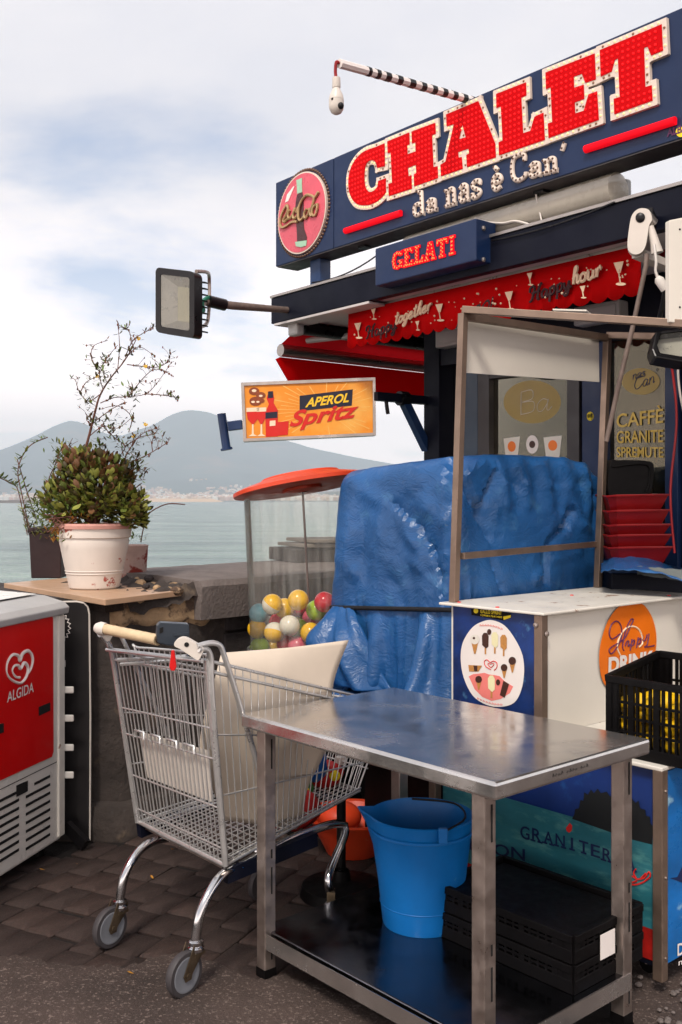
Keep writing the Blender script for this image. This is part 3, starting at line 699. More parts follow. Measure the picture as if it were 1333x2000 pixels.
sea.add([(-30000, 2, SEA), (30000, 2, SEA), (30000, 26000, SEA), (-30000, 26000, SEA)], [(0, 1, 2, 3)])
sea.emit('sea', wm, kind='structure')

# ---- the mountain across the bay: silhouette of the ridge given as bearing (column) and height (row)
PR = [(-2500, 965), (-1500, 950), (-900, 935), (-400, 918), (-150, 902), (0, 880), (60, 856), (110, 830), (140, 820), (165, 826), (190, 840), (215, 849), (240, 851), (268, 840), (300, 829), (330, 810), (355, 802), (380, 799), (408, 803), (430, 811), (460, 828), (500, 845), (550, 858), (620, 878), (700, 894), (780, 908), (900, 925), (1100, 942), (1500, 955), (2300, 966), (4000, 972)]
YR = 14000.0; YS = 6600.0
def ridge(X):
    px = CX + X / YR * F
    for k in range(len(PR) - 1):
        if PR[k][0] <= px <= PR[k + 1][0]:
            t = (px - PR[k][0]) / (PR[k + 1][0] - PR[k][0]); y = PR[k][1] + t * (PR[k + 1][1] - PR[k][1]); break
    else: y = 972
    return (HY - y) / F * YR + 5
def terrain(X, Y):
    t = (Y - YS) / (YR - YS); r = ridge(X * YR / max(Y, YS) if t > 0 else X)
    if t <= 0: return -20.0 + 20 * (t + .03) / .03 if t > -.03 else -30
    if t <= 1: h = r * (.10 * t + .90 * t ** 2.6)
    else: h = r * max(0, 1 - (t - 1) * 1.6)
    h += (55 * n3(X * .0011, Y * .0011, 2.2) + 26 * n3(X * .0034, Y * .002, 5.1)) * min(1, max(0, t)) * (1 if t < .93 else .35) * (r / 900.0)
    return h + 3.0
hl = MB()
NX, NY = 230, 90
xs = [-15000 + 28000 * i / NX for i in range(NX + 1)]; ys = [YS - 150 + (17500 - YS) * (j / NY) ** 1.15 for j in range(NY + 1)]
hl.v = [Vector((x, y, terrain(x, y))) for y in ys for x in xs]
hl.f = [(j * (NX + 1) + i, j * (NX + 1) + i + 1, (j + 1) * (NX + 1) + i + 1, (j + 1) * (NX + 1) + i) for j in range(NY) for i in range(NX)]
hl.emit('hills', M['hill'], smooth=80, kind='structure')
# breakwater and low mole off the far shore
bw = MB()
for (x0, x1, D, hh) in ((-700, 125, 2600, 9.0),):
    n = 60
    for i in range(n):
        a = x0 + (x1 - x0) * i / n; p = W(a, 990, D); ww = (x1 - x0) / n / F * D
        bw.add([(p.x, D - 14, SEA), (p.x + ww, D - 14, SEA), (p.x + ww, D, SEA + hh * (.8 + .4 * n3(i * .7, 1))), (p.x, D, SEA + hh * (.8 + .4 * n3(i * .7 - .7, 1))), (p.x + ww, D + 14, SEA), (p.x, D + 14, SEA)], [(0, 1, 2, 3), (3, 2, 4, 5)])
o = bw.emit('breakwater', M['breakwater'], loc=(-600, 2600, SEA)); tag(o, 'long dark rock breakwater low on the sea at the left', 'breakwater')
bw = MB(); p0 = W(286, 980, 5200); p1 = W(436, 980, 5200)
bw.hexa([V(p0.x, 5200, SEA), V(p1.x, 5200, SEA), V(p1.x, 5260, SEA), V(p0.x, 5260, SEA), V(p0.x, 5206, 14), V(p1.x - 60, 5206, 12), V(p1.x - 60, 5250, 12), V(p0.x, 5250, 14)])
o = bw.emit('harbour_mole', M['town'][1], loc=(p0.x, 5200, SEA)); tag(o, 'pale sandy mole reaching out from the far shore', 'mole')
# town: separate far houses, the rest of the sprawl as one mass
house_mesh = []
for k in range(10):
    rs = random.Random(90 + k); mb = MB(); w_, d_ = rs.uniform(.7, 1.3), .8
    mb.box((-w_ / 2, -d_ / 2, -.5), (w_, 0, 0), (0, d_, 0), (0, 0, 1.5))
    if k % 2: mb.box((-w_ / 2 + .1, -d_ / 2 + .1, 1.0), (w_ * .45, 0, 0), (0, d_ * .7, 0), (0, 0, rs.uniform(.12, .3)))
    else: mb.add([(-w_ / 2 - .03, -d_ / 2 - .03, 1.0), (w_ / 2 + .03, -d_ / 2 - .03, 1.0), (w_ / 2 + .03, d_ / 2 + .03, 1.0), (-w_ / 2 - .03, d_ / 2 + .03, 1.0), (-w_ / 2, 0, 1.22), (w_ / 2, 0, 1.22)], [(0, 1, 5, 4), (2, 3, 4, 5), (1, 2, 5), (3, 0, 4)])
    house_mesh.append(share(mb, 'far_house', M['town'][k % 5]))
rs = random.Random(21); spots = []
for i in range(5600):
    px = rs.uniform(-150, 1000); t = rs.random() ** 1.7; Y = YS + 40 + t * 3300
    if n3(px * .012, Y * .0012, 8) < -.42 * (1 - t) + .22 * t: continue
    X = (px - CX) / F * Y; spots.append((t, X, Y, px))
spots.sort(key=lambda q: q[2])
sprawl = [MB() for _ in range(5)]
vis = 0
for i, (t, X, Y, px) in enumerate(spots):
    hh = rs.uniform(9, 26) * (1 - .45 * t); ww = rs.uniform(13, 34); z = terrain(X, Y)
    Mx = Matrix.Translation((X, Y, z)) @ Matrix.Rotation(rs.uniform(-.5, .5), 4, 'Z') @ Matrix.Diagonal((ww, ww * .8, hh, 1))
    if vis < 290 and 0 < px < 655 and i % 3 == 0:
        o = bpy.data.objects.new('far_house', rs.choice(house_mesh)); COL.objects.link(o); o.matrix_world = Mx
        tag(o, 'tiny pale house of the hazy town along the far shore', 'house', 'houses of the far town across the bay'); vis += 1
    else:
        me = house_mesh[(i * 7) % 10]; mb = sprawl[((i * 7) % 10) % 5]
        mb.add([Mx @ v.co for v in me.vertices], [tuple(p.vertices) for p in me.polygons])
for k, mb in enumerate(sprawl):
    o = mb.emit('town_sprawl', M['town'][k], kind='stuff'); o['label'] = 'hazy mass of far buildings on the lower slopes, shade %s' % ('cream', 'sand', 'rose', 'white', 'tan')[k]; o['category'] = 'town'
# ---- haze
hz = MB(); hz.box((-16000, -300, -31), (30000, 0, 0), (0, 18500, 0), (0, 0, 1500))
hm = bpy.data.materials.new('haze'); hm.use_nodes = True; t = hm.node_tree; t.nodes.clear()
o_ = t.nodes.new('ShaderNodeOutputMaterial'); pv = t.nodes.new('ShaderNodeVolumePrincipled')
pv.inputs['Color'].default_value = (.74, .87, 1.0, 1); pv.inputs['Density'].default_value = 1.05e-4; pv.inputs['Anisotropy'].default_value = -.4
t.links.new(pv.outputs[0], o_.inputs['Volume'])
hzo = hz.emit('haze', hm, kind='stuff')

# ================================================================== THE KIOSK
KS = 1.4
UK = Vector((.627, -.779, 0)).normalized(); NK = Vector((-UK.y * -1, 0, 0))
NK = Vector((UK.y, -UK.x, 0)) ; NK = NK if NK.y < 0 else -NK          # out of the kiosk front, towards the viewer
E0 = Vector((.226 * KS, 3.77 * KS, 0))                                # point on the eave line
EV = Plane(E0, UK)                                                   # eave / sign plane
if EV.n.dot(NK) < 0: EV.n = -EV.n
OH = .70
WALLP = Plane(E0 - NK * OH, UK); WALLP.n = NK.copy(); EV.n = NK.copy()
def tE(px): return EV.at(px, 900)[0]
def tW(px): return WALLP.at(px, 900)[0]
kroot = thing('kiosk', 'dark navy ice-cream kiosk with glass doors and a low flat roof', 'kiosk', WALLP.w(tW(1000), 0))
def kbox(P, t0, t1, z0, z1, k0, k1, name, mat, parent=None, **kw):
    mb = MB(); mb.box(P.w(t0, z0, k0), P.ex * (t1 - t0), P.n * (k1 - k0), V(0, 0, z1 - z0)); return mb.emit(name, mat, parent or kroot, **kw)
tl_, tr_ = tW(828), tW(1330) + 1.4
ZD = 2.30                 # top of the glass
ZS = 2.79                 # soffit
# front wall pieces
kbox(WALLP, tl_, tW(858), .0, ZS, -.12, 0, 'corner_post', M['navy_dark'], bev=.004)
kbox(WALLP, tW(858) + .003, tr_, 2.42, ZS, -.10, -.01, 'header', M['navy_dark'])
kbox(WALLP, tW(893), tW(933), 0, 2.417, -.09, .0, 'door_jamb', M['door_grey'], bev=.003)
dr = kbox(WALLP, tW(936), tW(958), 0, 2.40, -.07, .012, 'door', M['door_frame'], bev=.003)
kbox(WALLP, tW(1110), tW(1134), 0, 2.40, -.07, .012, 'door_stile', M['door_frame'], dr, bev=.003)
kbox(WALLP, tW(958) + .002, tW(1110) - .002, ZD, 2.40, -.07, .010, 'door_rail', M['door_frame'], dr)
kbox(WALLP, tW(958) + .002, tW(1110) - .002, 0, .35, -.07, .010, 'door_rail', M['door_frame'], dr)
dg_ = kbox(WALLP, tW(958) + .002, tW(1110) - .002, .352, ZD - .002, -.035, -.029, 'door_glass', M['glass_door'], dr)
kbox(WALLP, tW(1138), tW(1184), 0, 2.417, -.10, .006, 'blue_post', M['navy'], bev=.004)
kbox(WALLP, tW(1184) + .002, tW(1300) - .002, .0, .9, -.08, -.01, 'panel', M['navy_dark'])
kbox(WALLP, tW(1184) + .002, tW(1300) - .002, .902, 2.417, -.04, -.034, 'window_glass', M['glass_door'])
kbox(WALLP, tW(1300), tW(1326), 0, 2.417, -.10, .006, 'blue_post', M['navy'], bev=.004)
kbox(WALLP, tW(1326) + .004, tr_, 0, 2.417, -.09, -.02, 'panel', M['navy_dark'])
# interior: floor, back wall, counter so that the glass has something behind it
kbox(WALLP, tl_, tr_, -.01, .02, -2.6, -.14, 'inner_floor', M['interior'])
kbox(WALLP, tl_, tr_, .02, ZS, -2.7, -2.6, 'back_wall', M['interior'])
kbox(WALLP, tl_, tl_ + .06, .02, ZS, -2.58, -.14, 'side_wall', M['navy_dark'])
kbox(WALLP, tW(950), tr_, .02, 1.1, -1.2, -.7, 'counter', M['interior'])
# roof: slab, fascia, flashing, soffit, upstand
tr0 = tE(530); tr1 = tE(1333) + 1.6
zf = EV.at(1160, 404)[1]; 
kbox(EV, tr0, tr1, zf - .17, zf - .012, -.05, 0, 'fascia', M['navy_dark'], bev=.004)
kbox(EV, tr0 - .004, tr1, zf - .010, zf + .004, -.06, .008, 'flashing', M['alu'])
kbox(EV, tr0 + .01, tr1, zf - .16, zf - .15, -OH + .002, -.052, 'soffit', M['soffit'])
kbox(EV, tr0 + .01, tr1, zf - .148, zf - .02, -OH - 2.6, -.054, 'roof', M['navy_dark'])
kbox(EV, tE(980), tr1, zf - .018, zf + .16, -.75, -.55, 'roof_upstand', M['navy_dark'])
kbox(EV, tr0 + .03, tE(720), zf - .185, zf - .172, -.16, -.002, 'eave_trim', M['soffit'])
# decals on the glass
DP = Plane(WALLP.w(0, 0, -.0287), UK); DP.n = NK.copy()
def decal(P, loops_px, mat, name, parent, k=.0015, local=False):
    k = k * .16 if P is DP else k
    mb = MB(); mb.prism(P, [l if local else P.pts(l) for l in loops_px], k, k); return mb.emit(name, mat, parent)
decal(DP, [ell(1040, 785, 56, 42, 40)], M['yellow_decal'], 'oval_decal', dr)
mb = MB(); script_on(mb, DP, "Bar Can'", DP.at(1000, 800), DP.at(1080, 785), DP.at(1005, 762), .0035, .004) if 'B' in SCR and False else None
mb = MB(); script_on(mb, DP, "Ba", DP.at(1010, 812), DP.at(1078, 800), DP.at(1012, 765), .002, .0012); mb.emit('oval_lettering', M['white_board'], dr)
for (x, y, rx, ry, mt, mt2) in ((1000, 872, 16, 26, 'white_board', 'orange_print'), (1040, 868, 12, 18, 'white_print', 'choc'), (1080, 870, 18, 26, 'white_board', 'orange_print')):
    decal(DP, [[(x - rx, y - ry * .6), (x + rx, y - ry * .75), (x + rx * .7, y + ry), (x - rx * .7, y + ry)] if mt == 'white_board' else ell(x, y, rx, ry, 24)], M[mt], 'glass_sticker', dr, .002)
    decal(DP, [ell(x, y, rx * .5, ry * .4, 16)], M[mt2], 'sticker_print', dr, .0035)
win_t0, win_t1 = tW(1184), tW(1300)
decal(DP, [ell(1252, 745, 37, 26, 36)], M['yellow_decal'], 'window_oval', kroot)
mb = MB(); script_on(mb, DP, "Can'", DP.at(1238, 762), DP.at(1284, 746), DP.at(1240, 735), .002, .0012); mb.emit('oval_lettering', M['navy_ink'], kroot); mb = MB(); script_on(mb, DP, "nas", DP.at(1236, 742), DP.at(1262, 734), DP.at(1237, 722), .002, .0012); mb.emit('oval_lettering', M['navy_ink'], kroot)
for s_, yl, yr, hgt in (('CAFFÈ', 836, 826, 34), ('GRANITE', 866, 864, 24), ('SPREMUTE', 893, 894, 20)):
    mb = MB(); text_on(mb, DP, s_, DP.at(1205, yl), DP.at(1296, yr), DP.at(1205, yl - hgt), .0009, .012); mb.emit('gold_lettering', M['gold_decal'], kroot)
mb = MB(); mb.prism(WALLP, [WALLP.pts([(1262, 838), (1297, 832), (1297, 972), (1262, 972)])], -.30, -.25, True); mb.emit('ice_cream_poster', M['red_plastic'], kroot)
pr_ = Plane(WALLP.w(0, 0, -.245), UK); pr_.n = NK.copy(); rs = random.Random(4)
for i in range(14):
    x = rs.uniform(1266, 1294); y = rs.uniform(845, 965); decal(pr_, [ell(x, y, rs.uniform(3, 7), rs.uniform(4, 9), 10)], M[rs.choice(['yellow_print', 'pink_print', 'white_print', 'sky_print', 'orange_print'])], 'poster_print', kroot, .002 + i * .0006)
decal(Plane(WALLP.w(0, 0, .007), UK), [ell(1153, 813, 7, 9, 20)], M['yellow_print'], 'round_sticker', kroot, -.001)
for o in list(kroot.children)[-1:]: pass
_p = Plane(WALLP.w(0, 0, .0085), UK); _p.n = NK.copy()
mb = MB(); text_on(mb, _p, 'BVB', _p.at(1149, 817), _p.at(1157, 815), _p.at(1149, 809), .002, .01); mb.emit('sticker_lettering', M['black_gap'], kroot)

# ---- wall boxes under the eave (fuse boxes)
def small_box(px0, px1, py0, py1, k, name, label, cat, mat):
    P = Plane(WALLP.w(0, 0, k), UK); P.n = NK.copy(); a0, b0 = P.at(px0, py1); a1, b1 = P.at(px1, py0); b0 = P.at((px0 + px1) / 2, py1)[1]; b1 = P.at((px0 + px1) / 2, py0)[1]
    o = thing(name, label, cat, P.w(a0, b0)); mb = MB(); mb.box(P.w(a0, b0, -.08), P.ex * (a1 - a0), P.n * .08, V(0, 0, b1 - b0)); mb.emit('housing', mat, o, bev=.01)
    mb = MB(); mb.box(P.w(a0 + .02, b0 + .02, .001), P.ex * (a1 - a0 - .04), P.n * .006, V(0, 0, b1 - b0 - .04)); mb.emit('cover', mat, o, bev=.003)
    return o
small_box(850, 900, 640, 676, .10, 'emergency_light', 'small grey box lamp under the red valance by the corner post', 'lamp', M['grey_plastic'])
small_box(1120, 1210, 592, 630, .10, 'wall_light', 'long grey box lamp under the right end of the red valance', 'lamp', M['grey_plastic'])

# ================================================================== CHALET SIGN
SG = Plane(EV.w(0, 0, .02), UK); SG.n = NK.copy()
ts0 = SG.at(539, 440)[0]; ts1 = SG.at(1333, 150)[0] + 1.0
zb = SG.at(545, 517)[1]; zt = SG.at(540, 358)[1]
zt = .5 * (zt + SG.at(1333, 13)[1]); zb = .5 * (zb + SG.at(1333, 272)[1])
sg = thing('shop_sign', 'long navy sign board above the roof with big red lit letters CHALET', 'sign', SG.w((ts0 + 1.2), zb))
ts_j = SG.at(652, 400)[0]
def sgbox(t0, t1, z0, z1, k0, k1, name, mat, parent=sg, **kw): return kbox(SG, t0, t1, z0, z1, k0, k1, name, mat, parent, **kw)
sgbox(ts0, ts_j - .003, zb, zt, -.16, 0, 'board', M['navy'], bev=.004)
sgbox(ts_j + .003, ts1, zb, zt, -.16, 0, 'board', M['navy'], bev=.004)
sgbox(ts0 + .012, ts1 - .01, zb - .006, zb - .001, -.158, -.004, 'underside', M['under'])
for px in (600, 1480): 
    t_ = SG.at(px, 500)[0]; sgbox(t_ - .05, t_ + .05, zb - .30, zb - .004, -.14, -.06, 'post', M['navy_mid'], bev=.004)
for px in (690, 1035): 
    t_ = SG.at(px, 440)[0]; sgbox(t_ - .03, t_ + .03, zb - .02, zb - .008, -.11, -.06, 'bracket', M['black_metal'])
S1 = lambda L: [(520 + x / 1.6396, y / 1.6396) for x, y in L]
Z1 = lambda L: [(660 + x / 5.554, 240 + y / 5.554) for x, y in L]
Z2 = lambda L: [(860 + x / 2.818, 20 + y / 2.818) for x, y in L]
LET = [
 ('C', [sm2(Z1([(508, 222), (400, 266), (300, 302), (220, 365), (160, 450), (125, 545), (115, 650), (125, 750), (160, 830), (210, 880), (280, 895), (360, 885), (440, 842), (500, 785), (525, 745)]), 3, False) + Z1([(522, 600), (440, 630)]) + sm2(Z1([(432, 690), (400, 730), (350, 750), (310, 720), (292, 650), (290, 560), (300, 470), (330, 420), (370, 405), (410, 425), (428, 488)]), 3, False) + Z1([(510, 470)])]),
 ('H', [Z1([(540, 202), (778, 105), (783, 235), (755, 242), (760, 340), (848, 310), (845, 212), (808, 225), (803, 95), (1060, 0), (1065, 120), (1025, 135), (1040, 480), (1085, 470), (1090, 600), (832, 690), (828, 560), (855, 545), (850, 455), (762, 490), (770, 580), (802, 568), (806, 715), (557, 795), (552, 662), (592, 650), (577, 322), (545, 332)])]),
 ('A', [S1([(578, 367), (681, 324), (736, 462), (738, 504), (645, 536), (643, 497), (652, 492), (650, 476), (616, 488), (618, 505), (628, 503), (631, 541), (562, 565), (560, 528), (576, 518), (603, 398), (580, 405)]), S1([(630, 398), (641, 440), (620, 446)])]),
 ('L', [Z2([(312, 462), (476, 398), (478, 470), (450, 483), (460, 678), (500, 665), (523, 588), (572, 565), (580, 715), (328, 800), (326, 728), (348, 718), (338, 530), (314, 540)])]),
 ('E', [Z2([(585, 345), (855, 240), (862, 382), (805, 402), (785, 352), (740, 368), (742, 428), (795, 412), (798, 490), (745, 510), (748, 570), (795, 555), (822, 465), (868, 448), (878, 605), (602, 705), (598, 625), (622, 617), (613, 425), (588, 437)])]),
 ('T', [Z2([(885, 222), (1225, 80), (1232, 225), (1168, 252), (1148, 203), (1128, 210), (1135, 425), (1170, 415), (1175, 500), (965, 575), (962, 490), (995, 480), (985, 268), (968, 275), (950, 340), (890, 368)])]),
]
warm = MB(); dim = MB(); reddots = MB()
def dot(mb, P, a, b, k, r, seg=6):
    o = P.w(a, b, k); mb.lathe([(r, 0), (r * .7, r * .7), (0, r)], o, P.n, seg, caps=False)
rs = random.Random(11)
for li, (ch, loops) in enumerate(LET):
    L = [SG.pts(l, .012) for l in loops]
    kz = .010 + .0015 * li
    mb = MB(); HW = .0215; q_ = 0
    for lp in L:
        for i in range(len(lp)):
            p = Vector(lp[i]); r2 = Vector(lp[(i + 1) % len(lp)]); d = r2 - p
            if d.length < 1e-5: continue
            e = d.normalized(); nn_ = Vector((-e.y, e.x)); p = p - e * HW * .92; r2 = r2 + e * HW * .92
            mb.prism(SG, [[tuple(p - nn_ * HW), tuple(r2 - nn_ * HW), tuple(r2 + nn_ * HW), tuple(p + nn_ * HW)]], 0, kz - q_ * .00003); q_ += 1
    pl_ = mb.emit('letter', M['letter_edge'], sg)
    pl_['label'] = 'cream edged red letter ' + ch
    mb = MB(); mb.prism(SG, L, kz, kz + .003); mb.emit('red_field', M['led_red'], pl_)
    done = []
    for lp in L:
        n_ = len(lp)
        for i in range(n_):
            p = Vector(lp[i]); r2 = Vector(lp[(i + 1) % n_]); d = r2 - p
            if d.length < 1e-5: continue
            e = d.normalized(); nn_ = Vector((e.y, -e.x)) * .0105; k_ = max(1, round(d.length / .031))
            for j in range(k_):
                q = p + d * (j + .5) / k_
                q = q + nn_ if not (inpoly(tuple(q + nn_), L[0]) and not any(inpoly(tuple(q + nn_), h) for h in L[1:])) else q - nn_
                if any((q - z_).length < .019 for z_ in done): continue
                done.append(q); dot(warm if rs.random() < .78 else dim, SG, q.x, q.y, kz, .0060)
    xs_ = [p[0] for p in L[0]]; ys_ = [p[1] for p in L[0]]; st = .026
    y = min(ys_) + st / 2
    while y < max(ys_):
        x = min(xs_) + st / 2
        while x < max(xs_):
            if inpoly((x, y), offset2(L[0], -.006)) and not any(inpoly((x, y), h) for h in L[1:]): dot(reddots, SG, x, y, kz + .004, .0062, 5)
            x += st
        y += st
warm.emit('lit_bulb', M['bulb_warm'], sg, smooth=60, kind='stuff'); dim.emit('unlit_bulb', M['bulb_dim'], sg, smooth=60, kind='stuff'); reddots.emit('red_light', M['led_dot'], sg, smooth=60, kind='stuff')
# second line of lettering, with its little bulbs
browns = MB()
PRN = {
 'd': ([[(.34,.40),(.2,.5),(.07,.42),(.05,.12),(.18,.02),(.34,.10)], [(.24,1),(.36,1),(.36,.0),(.46,.0)]], .54),
 'a': ([[(.06,.40),(.18,.5),(.32,.44),(.34,.3),(.34,.04),(.44,0)], [(.34,.28),(.16,.28),(.05,.16),(.1,.02),(.24,.02),(.34,.12)]], .52),
 'n': ([[(0,.48),(.1,.48),(.1,0)], [(.0,0),(.2,0)], [(.1,.36),(.2,.5),(.34,.46),(.36,.3),(.36,0)], [(.28,0),(.46,0)]], .56),
 's': ([[(.34,.34),(.34,.46),(.2,.5),(.06,.42),(.1,.3),(.3,.2),(.34,.08),(.2,0),(.06,.02),(.05,.16)]], .46),
 'e': ([[(.06,.26),(.34,.26),(.32,.42),(.2,.5),(.06,.4),(.05,.14),(.16,0),(.34,.08)], [(.12,.80),(.24,.64)]], .44),
 'C': ([[(.5,.70),(.5,.95),(.3,1),(.1,.84),(.05,.4),(.12,.1),(.3,0),(.5,.1),(.54,.25)]], .64),
 "'": ([[(.10,1),(.04,.74)]], .16) }
for (s_, bl, br, tl2) in (('da', (810, 424), (861, 408), (808, 380)), ('nas', (873, 404), (946, 382), (871, 342)), ('e', (964, 374), (986, 367), (962, 318)), ('Can', (1001, 357), (1098, 331), (999, 308)), ("'", (1097, 334), (1112, 328), (1096, 284))):
    A_ = affine(SG, *[SG.at(*q) for q in (bl, br, tl2)]); x = 0; tot = sum(PRN[ch][1] for ch in s_)
    for ch in s_:
        mb = MB()
        for st in PRN[ch][0]:
            pts2 = [A_((x + a) / tot, b) for a, b in st]
            sp2 = [(p.x, p.y) for p in smoothpts([Vector((a, b, 0)) for a, b in pts2], 4)] if len(st) > 4 else pts2
            mb.tube([SG.w(a, b, .004) for a, b in sp2], .0122, 8)
            for (a, b) in along(sp2, .024, False): dot(browns, SG, a, b, .0150, .0056, 6)
        mb.emit('lettering', M['letter_edge'], sg, smooth=60); x += PRN[ch][1]
browns.emit('brown_bulb', M['bulb_brown'], sg, kind='stuff')
for (p0, p1) in (((678, 452), (787, 417)), ((1147, 293), (1323, 237))):
    a0 = SG.at(*p0); a1 = SG.at(*p1); mb = MB(); mb.tube([SG.w(*a0, .012), SG.w(*a1, .012)], .017, 10); mb.emit('light_bar', M['led_bar'], sg, smooth=50)
mb = MB(); text_on(mb, SG, 'ALBA', SG.at(1304, 268), SG.at(1345, 256), SG.at(1304, 253), .004, .03); mb.emit('maker_lettering', M['purple_ink'], sg)
decal(SG, [ell(1331, 258, 10, 10, 16)], M['yellow_print'], 'maker_mark', sg, .003)
# round bottle picture with its ring of bulbs
cx0, cy0 = SG.at(593, 417); rr0 = .5 * (SG.at(593, 338)[1] - SG.at(593, 500)[1]) * .97
rr = abs(rr0)
disc = MB(); disc.prism(SG, [ell(cx0, cy0, rr, rr, 56)], 0, .016); do = disc.emit('round_picture', M['letter_edge'], sg)
mb = MB(); mb.prism(SG, [ell(cx0, cy0, rr * .965, rr * .965, 56)], .016, .018); mb.emit('pink_field', M['pink'], do)
mb = MB()
for k in range(72):
    t_ = 2 * math.pi * k / 72; dot(mb, SG, cx0 + rr * 1.06 * math.cos(t_), cy0 + rr * 1.06 * math.sin(t_), .002, .010, 6)
mb.emit('ring_bulb', M['bulb_brown'], do, smooth=60, kind='stuff')
ZB = lambda L: [(530 + x / 7.84, 320 + y / 7.84) for x, y in L]
def sgd(L, mat, name, k): 
    mb = MB(); mb.prism(SG, [SG.pts(ZB(L))], k - .002, k); return mb.emit(name, mat, do)
sgd([(428, 260), (515, 225), (512, 330), (518, 440), (440, 470), (436, 350)], M['bottle_green'], 'bottle_neck', .021)
sgd([(440, 480), (518, 445), (540, 560), (535, 800), (545, 1000), (590, 1130), (580, 1210), (440, 1220), (435, 1050), (425, 900), (410, 700), (420, 580)], M['bottle_dark'], 'bottle_body', .0205)
sgd([(410, 1205), (590, 1180), (580, 1260), (500, 1285), (425, 1270)], M['bottle_green'], 'bottle_foot', .022)
sgd([(385, 350), (395, 360), (300, 580), (255, 600), (285, 480)], M['white_print'], 'gleam', .0202)
mb = MB()
for st in ([(300, 640), (270, 680), (215, 790), (190, 920), (215, 985), (290, 960), (370, 905), (450, 900)], [(300, 650), (310, 720), (270, 820), (240, 880), (260, 900), (330, 830)], [(340, 720), (310, 800), (340, 850), (400, 760), (420, 690), (390, 780), (400, 850), (460, 800), (470, 680), (440, 760)], [(660, 500), (600, 490), (530, 560), (480, 680), (470, 820), (500, 880), (560, 820)], [(600, 700), (560, 780), (580, 850), (630, 760), (640, 690)], [(720, 520), (690, 640), (650, 760), (670, 820)], [(740, 640), (700, 680), (680, 780), (730, 800), (760, 700), (760, 620)], [(600, 490), (680, 500), (720, 530), (780, 440)]):
    mb.tube(smoothpts([SG.w(*q, .026) for q in SG.pts(ZB(st))], 4), .0085, 6)
mb.emit('script_lettering', M['gold'], do, smooth=60)

# ================================================================== GELATI SIGN
GP = Plane(EV.w(0, 0, .10), UK); GP.n = NK.copy()
ga0, gb0 = GP.at(733, 522); ga1 = GP.at(930, 470)[0]; gz1 = GP.at(728, 487)[1]; gz0 = GP.at(741, 557)[1]
gs = thing('led_sign', 'small navy box sign with red lights reading GELATI under the big sign', 'sign', GP.w(ga0, gz0))
kbox(GP, ga0, ga1, gz0, gz1, -.14, 0, 'housing', M['navy'], gs, bev=.006)
GL = { 'G': [(.95,.72),(.95,1),(.8,.95),(.5,1),(.15,.9),(0,.5),(.12,.1),(.5,0),(.75,.08),(1,.02),(1,.5),(.55,.5),(.55,.38),(.7,.36),(.7,.25),(.5,.2),(.32,.3),(.28,.5),(.36,.74),(.52,.8),(.68,.7)],
 'E': [(0,0),(1,0),(1,.34),(.82,.34),(.7,.2),(.45,.2),(.45,.42),(.6,.42),(.6,.6),(.45,.6),(.45,.8),(.7,.8),(.8,.68),(.96,.68),(.96,1),(0,1),(0,.84),(.14,.84),(.14,.16),(0,.16)],
 'L': [(0,0),(1,0),(1,.42),(.84,.42),(.72,.2),(.46,.2),(.46,.84),(.62,.84),(.62,1),(0,1),(0,.84),(.14,.84),(.14,.16),(0,.16)],
 'A': [(0,0),(.42,0),(.42,.15),(.34,.15),(.37,.28),(.62,.28),(.66,.15),(.58,.15),(.58,0),(1,0),(1,.16),(.92,.16),(.68,1),(.32,1),(.08,.16),(0,.16)],
 'T': [(.22,0),(.78,0),(.78,.16),(.66,.16),(.66,.8),(.8,.8),(.86,.66),(1,.66),(1,1),(0,1),(0,.66),(.14,.66),(.2,.8),(.34,.8),(.34,.16),(.22,.16)],
 'I': [(0,0),(1,0),(1,.16),(.74,.16),(.74,.84),(1,.84),(1,1),(0,1),(0,.84),(.26,.84),(.26,.16),(0,.16)] }
gx = [('G', 0, .18), ('E', .19, .35), ('L', .36, .52), ('A', .53, .71), ('T', .72, .89), ('I', .91, 1.0)]
g_bl, g_br, g_tl = GP.at(768, 530), GP.at(891, 497), GP.at(764, 495); GA = affine(GP, g_bl, g_br, (g_bl[0], g_tl[1])); od = MB()
for ch, x0, x1 in gx:
    l = [GA(x0 + (x1 - x0) * a, b) for a, b in GL[ch]]; mb = MB(); mb.prism(GP, [l], 0, .008); mb.emit('letter', M['led_bar'], gs)
    for (a, b) in along(offset2(l, -.008), .019): dot(od, GP, a, b, .008, .0042, 5)
od.emit('orange_light', M['led_orange'], gs, kind='stuff')
for (px, py) in ((938, 440), (946, 500)):
    mb = MB(); p_ = GP.w(ga1, GP.at(px, py)[1], -.05); mb.lathe([(.012, 0), (.012, .006), (.006, .01)], p_, UK, 8); mb.emit('screw', M['alu'], gs)
mb = MB(); mb.box(GP.w((ga0 + ga1) / 2 - .05, gz1 - .1, -.28), GP.ex * .1, GP.n * .135, V(0, 0, .03)); mb.emit('bracket', M['black_metal'], gs)

